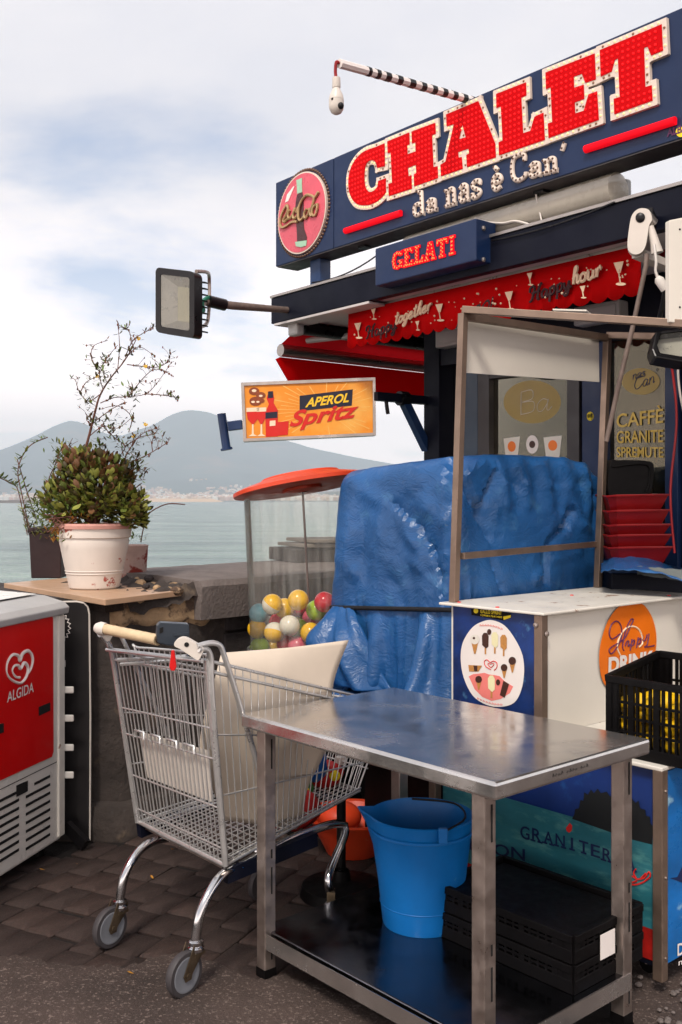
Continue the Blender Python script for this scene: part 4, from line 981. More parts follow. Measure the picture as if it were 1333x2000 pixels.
# ================================================================== TUBE LAMP, LOOSE CABLE
TP = Plane(EV.w(0, 0, -.12), UK); TP.n = NK.copy()
t0_, z0_ = TP.at(800, 480); t1_, z1_ = TP.at(1216, 369); zm = TP.at(1216, 369)[1]
tb = thing('tube_lamp', 'long grey weatherproof tube lamp lying between sign and roof edge', 'lamp', TP.w(t0_, zm))
mb = MB(); prf = [(.06 * math.cos(t), .05 * math.sin(t)) for t in [2 * math.pi * k / 20 for k in range(20)]]
hp = Plane(TP.w(t0_, zm), NK); 
mb.tube([TP.w(t0_, zm), TP.w(t0_ + .02, zm), TP.w(t1_ - .02, zm), TP.w(t1_, zm)], [.045, .078, .078, .045], 16); mb.emit('diffuser', pmat('tube_diffuser', c(206, 196, 180), .3, var=.1, alpha=.7), tb, smooth=40)
kbox(TP, t0_ + .01, t1_ - .01, zm - .02, zm + .06, -.085, -.045, 'housing', M['grey_plastic'], tb, bev=.01)
for dz in (-.024, .024):
    mb = MB(); mb.tube([TP.w(t0_ + .05, zm + dz, .01), TP.w(t1_ - .06, zm + dz, .01)], .013, 8); mb.emit('tube', M['ivory'], tb, smooth=60)
    mb = MB(); mb.tube([TP.w(t1_ - .06, zm + dz, .01), TP.w(t1_ - .03, zm + dz, .01)], .015, 8); mb.emit('tube_cap', M['alu'], tb, smooth=60)
kbox(TP, t1_ - .35, t1_ - .28, zf + .002, zm - .06, -.08, -.04, 'foot', M['black_metal'], tb)
mb = MB(); mb.tube(smoothpts([TP.w(*TP.at(x, y), .08) for x, y in ((950, 432), (975, 440), (1005, 442), (1030, 438), (1060, 446))], 5), .007, 6); o = mb.emit('loose_cable', M['cable_w'], loc=TP.w(*TP.at(950, 432), .08), smooth=60); tag(o, 'loose white cable sagging in front of the long tube lamp', 'cable')

# ================================================================== CAMERA BULB ON STRIPED POLE
bp0 = SG.w(*SG.at(908, 190), -.10); bp0 = Vector((bp0.x, bp0.y, zt - .01)) if False else bp0
tip = W(663, 124, bp0.y - .75)
pl_ = thing('camera_pole', 'thin black and white striped pole leaning out above the sign', 'pole', bp0)
d = tip - bp0
stripe = [0, .04, .065, .11, .145, .19, .225, .27, .305, .35, .385, .43, .465, .51, .55, .60, .635, .68, .715, .75, .775, .81, .83, 1.0]
for i in range(len(stripe) - 1):
    mb = MB(); mb.tube([bp0 + d * stripe[i], bp0 + d * stripe[i + 1]], .021 if i % 2 else .0195, 8, True)
    mb.emit('black_band' if i % 2 else 'white_band', M['black_metal'] if i % 2 else M['white_print'], pl_, smooth=40)
mb = MB(); mb.tube([bp0 + V(0, 0, 0), V(bp0.x, bp0.y, zt - .5)], .02, 8); mb.emit('foot_pole', M['black_metal'], pl_, smooth=40)
KB = .60
mb = MB(); mb.tube(smoothpts([tip, tip + V(-.012, -.005, .004), tip + V(-.016, 0, -.03), tip + V(-.014, 0, -.058)], 4), .007, 6); mb.emit('cord', M['cable_r'], pl_, smooth=60)
bt = tip + V(-.012, 0, -.058)
bl_ = thing('bulb_camera', 'white bulb-shaped security camera hanging from the striped pole', 'camera', bt + V(0, 0, -.263 * KB))
def kl(prof): return [(r_ * KB, z * KB) for r_, z in prof]
mb = MB(); mb.lathe(kl([(.012, 0), (.028, -.004), (.030, -.07), (.028, -.076)]), bt, (0, 0, 1), 16); mb.emit('socket', M['ivory'], bl_, smooth=40)
mb = MB(); mb.lathe(kl([(.026, -.078), (.030, -.09), (.048, -.13), (.052, -.155), (.0525, -.16)]), bt, (0, 0, 1), 20); mb.emit('body', M['ivory'], bl_, smooth=40)
mb = MB(); mb.lathe(kl([(.053, -.162), (.054, -.20), (.050, -.225), (.036, -.25), (.016, -.261), (0, -.263)]), bt, (0, 0, 1), 20); hd = mb.emit('head', M['ivory'], bl_, smooth=40)
ln = bt + V(.030, -.037, -.215) * KB; mb = MB(); mb.ball(ln, .024 * KB, 12, 8); mb.emit('lens', M['black_metal'], hd, smooth=60)
mb = MB(); mb.ball(bt + V(-.028, -.044, -.170) * KB, .009 * KB, 8, 6); mb.emit('sensor', M['black_metal'], hd, smooth=60)

# ================================================================== FLOODLIGHT ON ARM
fd = 5.4
fl = thing('floodlight', 'black framed floodlight on a pole at the left roof corner', 'lamp', W(342, 660, fd))
FN = Vector((.50, -.866, 0)) * 1.0                                    # lamp looks at the viewer's right-hand side... turned a little
fx = Vector((.80, .60, 0)).normalized()
fq = [W(304, 522, fd + .14), W(380, 530, fd), W(380, 661, fd), W(304, 648, fd + .14)]
fc = (fq[0] + fq[1] + fq[2] + fq[3]) / 4; fex = ((fq[1] - fq[0]) + (fq[2] - fq[3])).normalized(); fey = ((fq[0] - fq[3]) + (fq[1] - fq[2])).normalized()
FP = Plane(fc, fex, fey)
if FP.n.y > 0: FP.n = -FP.n
fw = ((fq[1] - fq[0]).length + (fq[2] - fq[3]).length) / 4; fh = ((fq[0] - fq[3]).length + (fq[1] - fq[2]).length) / 4
def rrect(w_, h_, r_, n=5):
    out = []
    for (cx_, cy_, a0) in ((w_ - r_, h_ - r_, 0), (-w_ + r_, h_ - r_, 90), (-w_ + r_, -h_ + r_, 180), (w_ - r_, -h_ + r_, 270)):
        for k in range(n + 1):
            t = R(a0 + 90 * k / n); out.append((cx_ + r_ * math.cos(t), cy_ + r_ * math.sin(t)))
    return out
mb = MB(); mb.prism(FP, [rrect(fw, fh, .03), rrect(fw * .74, fh * .80, .012)[::-1]], -.07, 0, True); mb.emit('frame', M['black_metal'], fl, bev=.006)
i0 = rrect(fw * .74, fh * .80, .002, 1); i1 = [(a * .52 + .020, b * .66) for a, b in i0]
mb = MB(); n = len(i0); mb.add([FP.w(a, b, -.006) for a, b in i0] + [FP.w(a, b, -.066) for a, b in i1], [(k, (k + 1) % n, (k + 1) % n + n, k + n) for k in range(n)]); mb.emit('reflector', M['lamp_reflector'], fl)
mb = MB(); mb.prism(FP, [i1], -.068, -.0665); mb.emit('led_panel', M['lamp_led'], fl)
mb = MB(); mb.prism(FP, [i0], -.005, -.004); mb.emit('cover_glass', M['glass'], fl)
bk = MB(); bk.box(FP.w(-fw * .72, -fh * .7, -.072), FP.ex * fw * 1.44, -FP.n * .05, FP.ey * fh * 1.4); bk.emit('driver_box', M['black_metal'], fl, bev=.008)
for i in range(9):
    mb = MB(); zz = -fh * .75 + i * fh * .19; mb.box(FP.w(-fw * .8, zz, -.124), FP.ex * fw * 1.6, -FP.n * .03, FP.ey * .008); mb.emit('cooling_fin', M['black_metal'], fl)
yk = [W(384, 530, fd + .05), W(405, 532, fd + .20), W(409, 545, fd + .33), W(409, 595, fd + .33), W(404, 632, fd + .32), W(382, 641, fd + .05)]
mb = MB(); mb.tube(smoothpts(yk, 4), .011, 6); mb.emit('yoke', M['steel_leg'], fl, smooth=60)
mb = MB(); mb.tube([W(402, 590, fd + .3), W(455, 597, fd + .4), W(540, 604, fd + .62), W(570, 606, fd + .7)], [.022, .024, .020, .020], 10); arm_ = mb.emit('arm', M['stick'], fl, smooth=50)
mb = MB(); mb.tube([W(408, 588, fd + .3), W(440, 596, fd + .37)], .034, 10); mb.emit('clamp', M['black_metal'], fl, smooth=40)
mb = MB(); mb.tube(smoothpts([W(408, 580, fd + .3), W(396, 590, fd + .27), W(398, 606, fd + .27), W(392, 612, fd + .22)], 4), .012, 6); mb.emit('green_lead', pmat('green_wire', c(40, 120, 96), .5, var=0), fl, smooth=60)
mb = MB(); mb.tube(smoothpts([W(540, 606, fd + .62), W(560, 612, fd + .8), W(582, 628, fd + .92)], 4), .004, 5); mb.emit('stay_wire', M['stick'], fl)

# ================================================================== SIDE AWNING (left end of the kiosk)
VK = -NK
aw = thing('side_awning', 'red side awning with grey roller bar reaching over the sea wall', 'awning', W(700, 700, 6.4))
c0 = W(590, 640, 6.2); c1 = c0 + VK * 1.5
mb = MB(); mb.tube([c0, c1], .045, 10); mb.emit('roller', M['black_metal'], aw, smooth=40)
mb = MB(); mb.box(c0 - VK * .05 + V(-.05, 0, -.06), UK * .10, VK * .06, V(0, 0, .12)); mb.emit('roller_end', M['grey_plastic'], aw, bev=.015)
b0 = W(548, 684, 6.55); b1 = b0 + VK * 1.75
mb = MB(); mb.tube([b0, b1], .042, 12); mb.emit('front_bar', M['alu'], aw, smooth=40)
mb = MB(); mb.add([c0 + V(0, 0, .02), c1 + V(0, 0, .02), b1 + V(0, 0, .035), b0 + V(0, 0, .035)], [(0, 1, 2, 3)]); mb.emit('fabric', M['red_cloth_dark'], aw)
vl = MB()
vp = [b0 + V(0, 0, -.045), b0 + V(-.01, 0, -.06) - VK * .02, b0 + VK * .09 + V(0, 0, -.225), b0 + VK * .2 + V(0, 0, -.235), b1 + V(0, 0, -.27), b1 + V(0, 0, -.045)]
vl.add(vp + [p - UK * .012 for p in vp], [(0, 1, 2, 3, 4, 5), (11, 10, 9, 8, 7, 6), (1, 7, 8, 2), (2, 8, 9, 3), (3, 9, 10, 4)]); vl.emit('valance', M['red_cloth'], aw)
mb = MB(); mb.tube([W(690, 655, 6.35), W(600, 665, 6.5)], .02, 8); mb.emit('folding_arm', M['grey_plastic'], aw, smooth=40)

# ================================================================== FRONT VALANCE with lettering
VP = Plane(EV.w(0, 0, -.12), UK); VP.n = NK.copy()
v0, v1 = VP.at(681, 640)[0], VP.at(1252, 530)[0]; zv1 = .5 * (VP.at(682, 606)[1] + VP.at(1245, 486)[1]); zv0 = .5 * (VP.at(690, 672)[1] + VP.at(1255, 568)[1])
va = thing('front_awning', 'rolled-up red front awning whose scalloped valance reads Happy together, Happy hour', 'awning', VP.w(v0, zv0))
lo = []; t = v0; n_s = 22; dw = (v1 - v0) / n_s
for k in range(n_s):
    for q in range(6): lo.append((v0 + dw * (k + q / 6), zv0 - .022 * abs(math.sin(math.pi * q / 6)) ** .8))
lo.append((v1, zv0))
def wav(a, b): return .012 * math.sin(a * 9) * (zv1 - b) / (zv1 - zv0) + .006 * n3(a * 4, b * 6)
mb = MB(); top = [(a, zv1) for a, b in lo]; nn = len(lo)
mb.v = [VP.w(a, b, wav(a, b)) for a, b in lo] + [VP.w(a, b + (zv1 - b) * .5 if False else (zv0 + zv1) / 2, wav(a, (zv0 + zv1) / 2)) for a, b in lo] + [VP.w(a, zv1, 0) for a, b in lo]
mb.f = [(r_ * nn + i, r_ * nn + i + 1, (r_ + 1) * nn + i + 1, (r_ + 1) * nn + i) for r_ in range(2) for i in range(nn - 1)]
vb = mb.emit('valance', M['red_cloth'], va, smooth=60); so = vb.modifiers.new('solid', 'SOLIDIFY'); so.thickness = .003
kbox(VP, v0 + .02, v1 - .02, zv1 - .02, zv1 + .05, -.07, -.008, 'front_bar', M['alu'], va, bev=.01)
kbox(VP, v0 + .03, v1 + .1, zv1 + .0, zv1 + .10, -.30, -.20, 'cassette', M['red_cloth_dark'], va, bev=.02)
ZV = lambda L: [(660 + x / 1.981, 420 + y / 1.981) for x, y in L]
VQ = Plane(VP.w(0, 0, .016), UK); VQ.n = NK.copy()
def vword(s_, bl, br, tl2, mat, r_): 
    P3 = [VQ.at(*q) for q in ZV([bl, br, tl2])]; mb = MB(); script_on(mb, VQ, s_, *P3, r=r_, k=.004); mb.emit('lettering', mat, va)
vword('Happy', (112, 480), (230, 440), (112, 432), M['ink'], .0055)
vword('together', (222, 425), (362, 368), (230, 375), M['cream_ink'], .0065)
vword('Happy', (745, 338), (905, 280), (745, 280), M['ink'], .0065)
vword('hour', (910, 270), (1022, 235), (912, 205), M['cream_ink'], .0075)
mb = MB(); text_on(mb, VQ, 'APEROL', *[VQ.at(*q) for q in ZV([(458, 440), (608, 365), (468, 385)])], k=.004, bold=.02); mb.emit('lettering', M['ink'], va)
gm = MB(); dm = MB(); rs = random.Random(8)
for (x, y, s_) in ((80, 450, 1.0), (395, 380, 1.1), (665, 335, 1.2), (1090, 230, 1.5), (745, 250, .8), (310, 430, .6), (950, 300, .8), (140, 385, .7)):
    q = ZV([(x - 14 * s_, y - 30 * s_), (x + 12 * s_, y - 34 * s_), (x + 4 * s_, y - 4 * s_), (x - 3 * s_, y - 3 * s_)]); gm.prism(VQ, [VQ.pts(q)], .003, .0035)
    gm.tube([VQ.w(*VQ.at(*p), .004) for p in ZV([(x, y - 4 * s_), (x + 4 * s_, y + 22 * s_)])], .003, 5)
    gm.prism(VQ, [VQ.pts(ZV(ell(x + 5 * s_, y + 25 * s_, 13 * s_, 4 * s_, 12)))], .003, .0045); gm.emit('glass_print', M['cream_ink'], va); gm = MB()
for i in range(70):
    x = rs.uniform(60, 1150); y = 470 - (x - 60) * .235 + rs.uniform(-60, 30); a, b = VQ.at(*ZV([(x, y)])[0])
    if zv0 + .02 < b < zv1 - .02: dot(dm, VQ, a, b, .003, rs.uniform(.003, .007), 6)
dm.emit('dot_print', M['cream_ink'], va, kind='stuff')

# ================================================================== AWNING ARM, CRANK ROD, CABLES (right)
ad = 3.9
am = thing('awning_arm', 'white folding awning arm bracket hanging at the right of the red valance', 'bracket', W(1250, 500, ad))
AP = Plane(W(1250, 450, ad), (.95, -.3, 0))
l = AP.pts(sm2([(1236, 418), (1250, 407), (1268, 410), (1274, 428), (1268, 442), (1262, 478), (1252, 494), (1236, 496), (1226, 482), (1230, 440)], 4))
mb = MB(); mb.prism(AP, [l, AP.pts(ell(1251, 425, 9, 10, 18))[::-1]], -.04, 0, True); mb.emit('arm_plate', M['ivory'], am, bev=.006)
mb = MB(); oc = AP.w(*AP.at(1251, 425), .004); mb.lathe([(.010, -.03), (.018, -.03), (.018, .0), (.010, .004)], oc, AP.n, 16); mb.emit('pivot', M['black_metal'], am, smooth=40)
mb = MB(); mb.tube([AP.w(*AP.at(1270, 440), -.02), AP.w(*AP.at(1279, 470), -.02), AP.w(*AP.at(1284, 492), -.02)], [.014, .018, .024], 10); mb.emit('link_rod', M['ivory'], am, smooth=50)
mb = MB(); mb.tube([AP.w(*AP.at(1262, 420), -.03), AP.w(*AP.at(1275, 432), -.05)], .026, 12); mb.emit('joint', M['alu'], am, smooth=50)
mb = MB(); mb.bar(AP.w(*AP.at(1245, 488), -.06), AP.w(*AP.at(1320, 492), -.3), .05, .03); mb.emit('square_bar', M['ivory'], am)
mb = MB(); mb.bar(AP.w(*AP.at(1262, 412), -.05), AP.w(*AP.at(1290, 400), -.6), .05, .05); mb.emit('mount', M['black_metal'], am)
cr = [W(1264, 496, 3.86), W(1262, 520, 3.86), W(1236, 640, 3.88), W(1207, 760, 3.9), W(1185, 862, 3.92)]
mb = MB(); mb.tube(cr, .0095, 8); o = mb.emit('crank_rod', M['stick'], loc=cr[-1], smooth=60); tag(o, 'long worn metal crank rod hanging slanted from the awning bracket', 'rod')
cb = thing('power_cable', 'thin white cable with a white plug hanging beside the crank rod', 'cable', W(1290, 540, 3.85))
mb = MB(); mb.tube(smoothpts([W(1278, 478, 3.86), W(1282, 510, 3.85), W(1281, 530, 3.85), W(1287, 545, 3.85)], 4), .006, 6); mb.emit('cord', M['cable_w'], cb, smooth=60)
mb = MB(); mb.tube([W(1284, 541, 3.85), W(1288, 547, 3.85), W(1300, 566, 3.85)], [.010, .019, .017], 10); mb.emit('plug', M['cable_w'], cb, smooth=40)
mb = MB(); mb.tube([W(1300, 566, 3.85), W(1296, 590, 3.9), W(1287, 628, 4.0)], .011, 8); mb.emit('black_lead', M['black_metal'], cb, smooth=60)
for (xs_, lab, mt) in ((((1306, 690), (1316, 740), (1322, 830), (1310, 960), (1318, 1080)), 'thin red cable hanging down in front of the right kiosk post', 'cable_r'), (((1333, 690), (1325, 720), (1329, 770), (1340, 820)), 'thin pale cable hanging beside the lamp at the right edge', 'cable_w')):
    pts = [W(x, y, 4.3) for x, y in xs_]; mb = MB(); mb.tube(smoothpts(pts, 5), .0055, 6); o = mb.emit('hanging_cable', M[mt], loc=pts[-1], smooth=60); tag(o, lab, 'cable')
# second floodlight at the right edge, seen from below
f2 = thing('work_lamp', 'black framed floodlight tilted down at the right edge under the stall roof', 'lamp', W(1330, 700, 4.0))
L2 = Plane(W(1330, 672, 4.0), (1, .1, -.05), (.15, .5, .95))
if L2.n.y > 0: L2.n = -L2.n
q0 = L2.pts([(1277, 640), (1400, 640), (1400, 712), (1340, 708), (1284, 692), (1275, 675)]); q1 = L2.pts([(1288, 646), (1390, 646), (1390, 698), (1340, 697), (1293, 684), (1285, 668)])
mb = MB(); mb.prism(L2, [q0, q1[::-1]], -.06, 0, True); mb.emit('frame', M['black_metal'], f2, bev=.006)
mb = MB(); mb.prism(L2, [q1], -.05, -.045); mb.emit('reflector', M['lamp_reflector'], f2)
mb = MB(); mb.prism(L2, [q1], -.012, -.010); mb.emit('cover_glass', M['glass'], f2)
mb = MB(); mb.tube([W(1340, 640, 4.05), W(1345, 560, 4.2)], .02, 8); mb.emit('stem', M['black_metal'], f2)

# ================================================================== APEROL SPRITZ LIGHT BOX
xd = 5.9
XP = Plane(W(603, 800, xd), W(733, 800, xd + .02) - W(472, 800, xd - .02))
if XP.n.y > 0: XP.n = -XP.n
xo = [XP.at(*q) for q in ((471, 747), (733, 738), (735, 851), (476, 862))]
xb = thing('lightbox_sign', 'orange framed lightbox sign reading APEROL Spritz hanging left of the kiosk', 'sign', XP.w(*xo[3]))
mb = MB(); mb.prism(XP, [xo], -.10, 0, True); mb.emit('housing', M['alu'], xb, bev=.004)
xi = [XP.at(*q) for q in ((477, 753), (728, 744), (729, 846), (482, 856))]
mb = MB(); mb.prism(XP, [xi], .0, .0025); fc_ = mb.emit('face_panel', M['aperol'], xb)
n = 4
for k in range(4):
    a, b = xo[k], xo[(k + 1) % 4]; e, f = xi[k], xi[(k + 1) % 4]; mb = MB(); mb.prism(XP, [[a, b, f, e]], .0, .012); mb.emit('frame_bar', M['alu'], xb)
ZX = lambda L: [(280 + x / 2.15, 480 + y / 2.15) for x, y in L]
def xd_(L, mat, name, k, conv=True): mb = MB(); mb.prism(XP, [XP.pts(ZX(L) if conv else L)], k - .001, k); return mb.emit(name, mat, fc_)
rays = MB(); rcx, rcy = 765, 690
for k in range(44):
    t = 2 * math.pi * k / 44 + .03; r0_, r1_ = 70 + 20 * (k % 3), 150 + 60 * ((k * 7) % 5) / 4
    l = []
    for (r_, w_) in ((r0_, .006), (r1_, .011)):
        for sgn in (-1, 1): l.append((rcx + r_ * 1.15 * math.cos(t + sgn * w_), rcy + r_ * .72 * math.sin(t + sgn * w_)))
    l = [l[0], l[1], l[3], l[2]]
    if all(432 < x < 965 and 565 + (965 - x) * .03 < y < 798 for x, y in l): rays.prism(XP, [XP.pts(ZX(l))], .003, .0032)
rays.emit('ray_print', M['aperol_ray'], fc_, kind='stuff')
xd_([(657, 630), (880, 604), (876, 672), (657, 694)], M['ap_navy'], 'name_panel', .0045)
mb = MB(); text_on(mb, XP, 'APEROL', *[XP.at(*q) for q in ZX([(680, 680), (862, 658), (688, 640)])], k=.006, bold=.03, shear=.12); mb.emit('lettering', M['ap_yellow'], fc_)
mb = MB(); text_on(mb, XP, 'Spritz', *[XP.at(*q) for q in ZX([(612, 782), (898, 742), (622, 694)])], k=.0065, bold=.03, shear=.25); mb.emit('lettering', M['ap_red'], fc_)
xd_([(518, 640), (528, 610), (545, 612), (550, 640), (548, 660), (566, 690), (566, 800), (516, 802), (513, 700), (528, 665)], M['ap_red'], 'bottle_print', .005)
xd_([(524, 612), (545, 610), (546, 638), (524, 640)], M['ap_navy'], 'bottle_cap', .006); xd_([(514, 700), (564, 696), (564, 722), (514, 726)], M['ap_navy'], 'bottle_label', .006)
xd_([(532, 735), (556, 733), (556, 755), (532, 757)], M['ap_cream'], 'bottle_badge', .006)
for (x, w_) in ((461, 27), (497, 20)):
    xd_([(x - w_, 690), (x + w_, 688), (x + w_ * .8, 725), (x + 4, 748), (x - 4, 748), (x - w_ * .8, 727)], M['ap_red'], 'glass_print', .0052 + x * 1e-6); xd_([(x - w_, 680), (x + w_, 678), (x + w_, 695), (x - w_, 697)], M['ap_cream'], 'rim_print', .006); xd_([(x - 3, 748), (x + 3, 748), (x + 4, 790), (x + 18, 798), (x - 18, 799), (x - 4, 790)], M['ap_cream'], 'stem_print', .0048)
xd_([(562, 740), (612, 736), (608, 794), (566, 797)], M['ap_red'], 'tumbler_print', .0055)
for (x, y, r_) in ((466, 610, 22), (494, 628, 20), (472, 652, 26), (498, 650, 12)): xd_(ell(x, y, r_, r_ * .72, 18), M['ap_brown'], 'snack_print', .005 + y * 2e-6)
for (x, y, r_) in ((466, 608, 10), (494, 630, 8), (462, 655, 8), (482, 655, 7)): xd_(ell(x, y, r_, r_ * .6, 12), M['ap_cream'], 'snack_light', .0072)
# bracket on the left: short blue tube on an arm
mb = MB(); mb.bar(W(446, 833, xd), W(474, 829, xd), .05, .055); mb.emit('bracket_arm', M['navy_mid'], xb, bev=.004)
mb = MB(); mb.tube([W(433, 808, xd), W(443, 877, xd)], .026, 12); mb.emit('bracket_tube', M['navy_mid'], xb, smooth=50)
mb = MB(); mb.tube([W(442.6, 875, xd), W(443.4, 879, xd)], .036, 12); mb.emit('tube_flange', M['navy_mid'], xb, smooth=50)
# holder towards the kiosk on the right
hb0 = W(733, 774, xd); hb1 = WALLP.w(tW(830), hb0.z, -.02)
mb = MB(); mb.bar(hb0, hb1, .05, .05); mb.emit('holder_arm', M['navy_dark'], xb)
mb = MB(); mb.bar(hb0 + (hb1 - hb0) * .55 + V(0, 0, -.02), V(hb1.x, hb1.y, hb1.z - .30), .05, .05); mb.emit('holder_brace', M['navy_mid'], xb)
mb = MB(); mb.tube([hb0 + (hb1 - hb0) * .45, hb0 + (hb1 - hb0) * .6], .045, 10); mb.emit('clamp', M['black_metal'], xb, smooth=40)
mb = MB(); mb.tube(smoothpts([hb0 + (hb1 - hb0) * .2 + V(0, 0, .0), hb0 + (hb1 - hb0) * .22 + V(0, 0, -.06), hb0 + (hb1 - hb0) * .24 + V(0, 0, -.1)], 3), .012, 6); mb.emit('hanging_strap', M['black_metal'], xb)

# loose wires sagging under the big sign and along the fascia
for (q0, q1, sag, kk, mt, lab) in (((610, 552), (735, 500), 10, -.02, 'black_metal', 'thin black wire sagging between sign post and the small box sign'), ((960, 470), (1200, 395), 8, .012, 'black_metal', 'thin black wire stapled along the roof edge right of the small box sign'), ((1040, 345), (1060, 440), 0, -.05, 'cable_w', 'short white wire dropping from the big sign to the roof edge')):
    P_ = Plane(EV.w(0, 0, kk), UK); P_.n = NK.copy(); pts = []
    for k in range(9):
        f_ = k / 8; pts.append(P_.w(*P_.at(q0[0] + (q1[0] - q0[0]) * f_, q0[1] + (q1[1] - q0[1]) * f_ + sag * 4 * f_ * (1 - f_)), 0))
    mb = MB(); mb.tube(pts, .0045, 6); o = mb.emit('loose_wire', M[mt], loc=pts[-1], smooth=60); tag(o, lab, 'wire')

# ================================================================== FREEZER (left edge)
FD = Vector((.242, .970, 0)).normalized(); FNm = Vector((FD.y, -FD.x, 0))       # along its front, and out of its front
K0 = Vector((-1.268, 4.55, 0)); ZT = 1.135
FZ = Plane(K0, FD)                                                                # a = 0 at the far end, negative towards the viewer
FZ.n = FNm.copy()
fz = thing('ice_cream_freezer', 'white chest freezer with red heart-logo panel and grey lid, cut by the left edge', 'freezer', K0)
def fbox(a0, a1, z0, z1, k0, k1, name, mat, parent=fz, **kw): return kbox(FZ, a0, a1, z0, z1, k0, k1, name, mat, parent, **kw)
fbox(-1.35, -.012, .06, 1.085, -.68, -.004, 'cabinet', M['white_paint'], bev=.012)
fbox(-.05, .004, .075, 1.08, -.10, .006, 'corner_trim', M['white_wear'], bev=.006)
ld = MB(); lp = [(-.70, 1.085), (.02, 1.085), (.026, 1.115), (.0, 1.138), (-.10, 1.165), (-.66, 1.20), (-.70, 1.18)]
vs_ = [FZ.w(a, z, k) for a in (-1.37, .012) for k, z in lp]; n = len(lp)
ld.add(vs_, [tuple(range(n)), tuple(range(n, 2 * n))[::-1]] + [(k, (k + 1) % n, (k + 1) % n + n, k + n)[::-1] for k in range(n)]); ld.emit('lid', M['grey_plastic'], fz, bev=.006)
mb = MB(); mb.add([FZ.w(a, z + .003, k) for a, k, z in ((-1.3, -.12, 1.172), (-.03, -.12, 1.172), (-.03, -.62, 1.20), (-1.3, -.62, 1.20))], [(0, 1, 2, 3)]); mb.emit('lid_top', M['white_paint'], fz)
S7 = lambda L: [(x / 3.174, 1120 + y / 3.174) for x, y in L]
FQ = Plane(FZ.w(0, 0, 0), FD); FQ.n = FNm.copy()
red = [FQ.at(*q) for q in S7([(320, 255), (340, 1128)])]
zt_, zb_ = red[0][1], red[1][1]; ar = .5 * (red[0][0] + red[1][0])
l = [(ar - 1.2, zb_ + .01), (ar - .01, zb_), (ar + .004, zb_ + .02), (ar, zt_ - .02), (ar - .012, zt_), (ar - .25, zt_ - .004), (ar - 1.2, zt_)]
mb = MB(); mb.prism(FZ, [l], -.002, .001); rp = mb.emit('red_panel', M['red_print'], fz)
# heart and name
mb = MB()
for st in ([(150, 650), (185, 600), (200, 540), (190, 495), (165, 480), (135, 500), (120, 540), (110, 510), (75, 505), (45, 550), (40, 610), (65, 655), (120, 680), (155, 650), (170, 600), (165, 570), (145, 555), (125, 590), (110, 570), (85, 575), (75, 605), (95, 640), (120, 645)],):
    pts = [FZ.w(*q, .002) for q in FQ.pts(S7(st))]; sp = smoothpts(pts, 5); mb.tube(sp, [.004 + .0045 * abs(math.sin(math.pi * (i / len(sp)) * 2.2)) for i in range(len(sp))], 6)
mb.emit('heart_logo', M['white_print'], rp, smooth=60)
mb = MB(); text_on(mb, FZ, 'ALGIDA', *[FQ.at(*q) for q in S7([(40, 802), (205, 735), (42, 735)])], k=.004, bold=.012); mb.emit('lettering', M['white_print'], rp)
for q in ([(240, 828), (308, 800), (308, 850), (240, 882)], [(-40, 945), (20, 928), (20, 985), (-40, 1005)]):
    mb = MB(); mb.prism(FZ, [FQ.pts(S7(q))], .0, .004); mb.emit('latch_recess', M['black_gap'], rp)
# grille
zs = FQ.at(*S7([(370, 1160)])[0])[1]
fbox(-1.35, -.055, zs - .003, zs, -.01, -.0025, 'seam', M['black_gap'])
for i in range(11):
    y0 = 1255 + i * 51.5
    for (xa, xb_) in ((165, 315), (-60, 122)):
        if i == 0 and xa > 0: xa = 218
        yy = y0 if xa > 0 else y0 + 95
        p0 = FQ.at(*S7([(xa, yy + (315 - xa) * .36 if xa > 0 else yy + (122 - xa) * .4)])[0]); p1 = FQ.at(*S7([(xb_, yy)])[0])
        if p1[1] < .11: continue
        mb = MB(); mb.prism(FZ, [[(p0[0], p1[1] - .007), (p1[0], p1[1] - .007), (p1[0], p1[1] + .005), (p0[0], p1[1] + .005)]], -.003, -.0015); mb.emit('vent_slot', M['black_gap'], fz)
mb = MB(); mb.prism(FZ, [FQ.pts(S7([(106, 1315), (174, 1285), (174, 1350), (106, 1385)]))], -.003, .0005); mb.emit('switch_opening', M['black_gap'], fz)
for y in (722, 898, 1080, 1250):
    p = W(*S7([(418, y)])[0], 4.56); mb = MB(); mb.box(p + V(-.045, -.004, -.016), V(.075, 0, 0), V(0, .012, 0), V(0, 0, .032)); mb.emit('tab', M['white_paint'], fz, bev=.006)
for (a, k) in ((-.08, -.08), (-.08, -.6), (-1.25, -.08), (-1.25, -.6)):
    mb = MB(); mb.lathe([(.025, 0), (.025, .06)], FZ.w(a, 0, k), (0, 0, 1), 10); mb.emit('foot', M['black_plastic'], fz)

# ================================================================== BLACK BOARD behind the freezer
bd_ = 4.69
BP = Plane(W(150, 1400, bd_), (1, 0, 0), (0, .03, 1))
if BP.n.y > 0: BP.n = -BP.n
bo = thing('black_sign_board', 'tall black board with pale edge leaning behind the freezer', 'board', W(150, 1640, bd_))
l = BP.pts([(60, 1640), (176, 1641), (177, 1400), (175, 1200), (172, 1185), (165, 1178), (150, 1175), (60, 1177)])
mb = MB(); mb.prism(BP, [l], -.012, 0, True); mb.emit('panel', M['black_board'], bo)
mb = MB(); mb.tube([BP.w(*q, 0) for q in l[1:]], .0045, 6); mb.emit('pale_edge', M['ivory'], bo)
st = []
for k in range(26):
    t = -1.9 + 3.8 * k / 25; r_ = 27 if k % 2 else 22; st.append((112 + r_ * math.cos(t), 1225 + r_ * 1.15 * math.sin(t)))
mb = MB(); mb.tube([BP.w(*q, .002) for q in BP.pts(st)], .003, 5); mb.emit('starburst_outline', M['white_print'], bo)
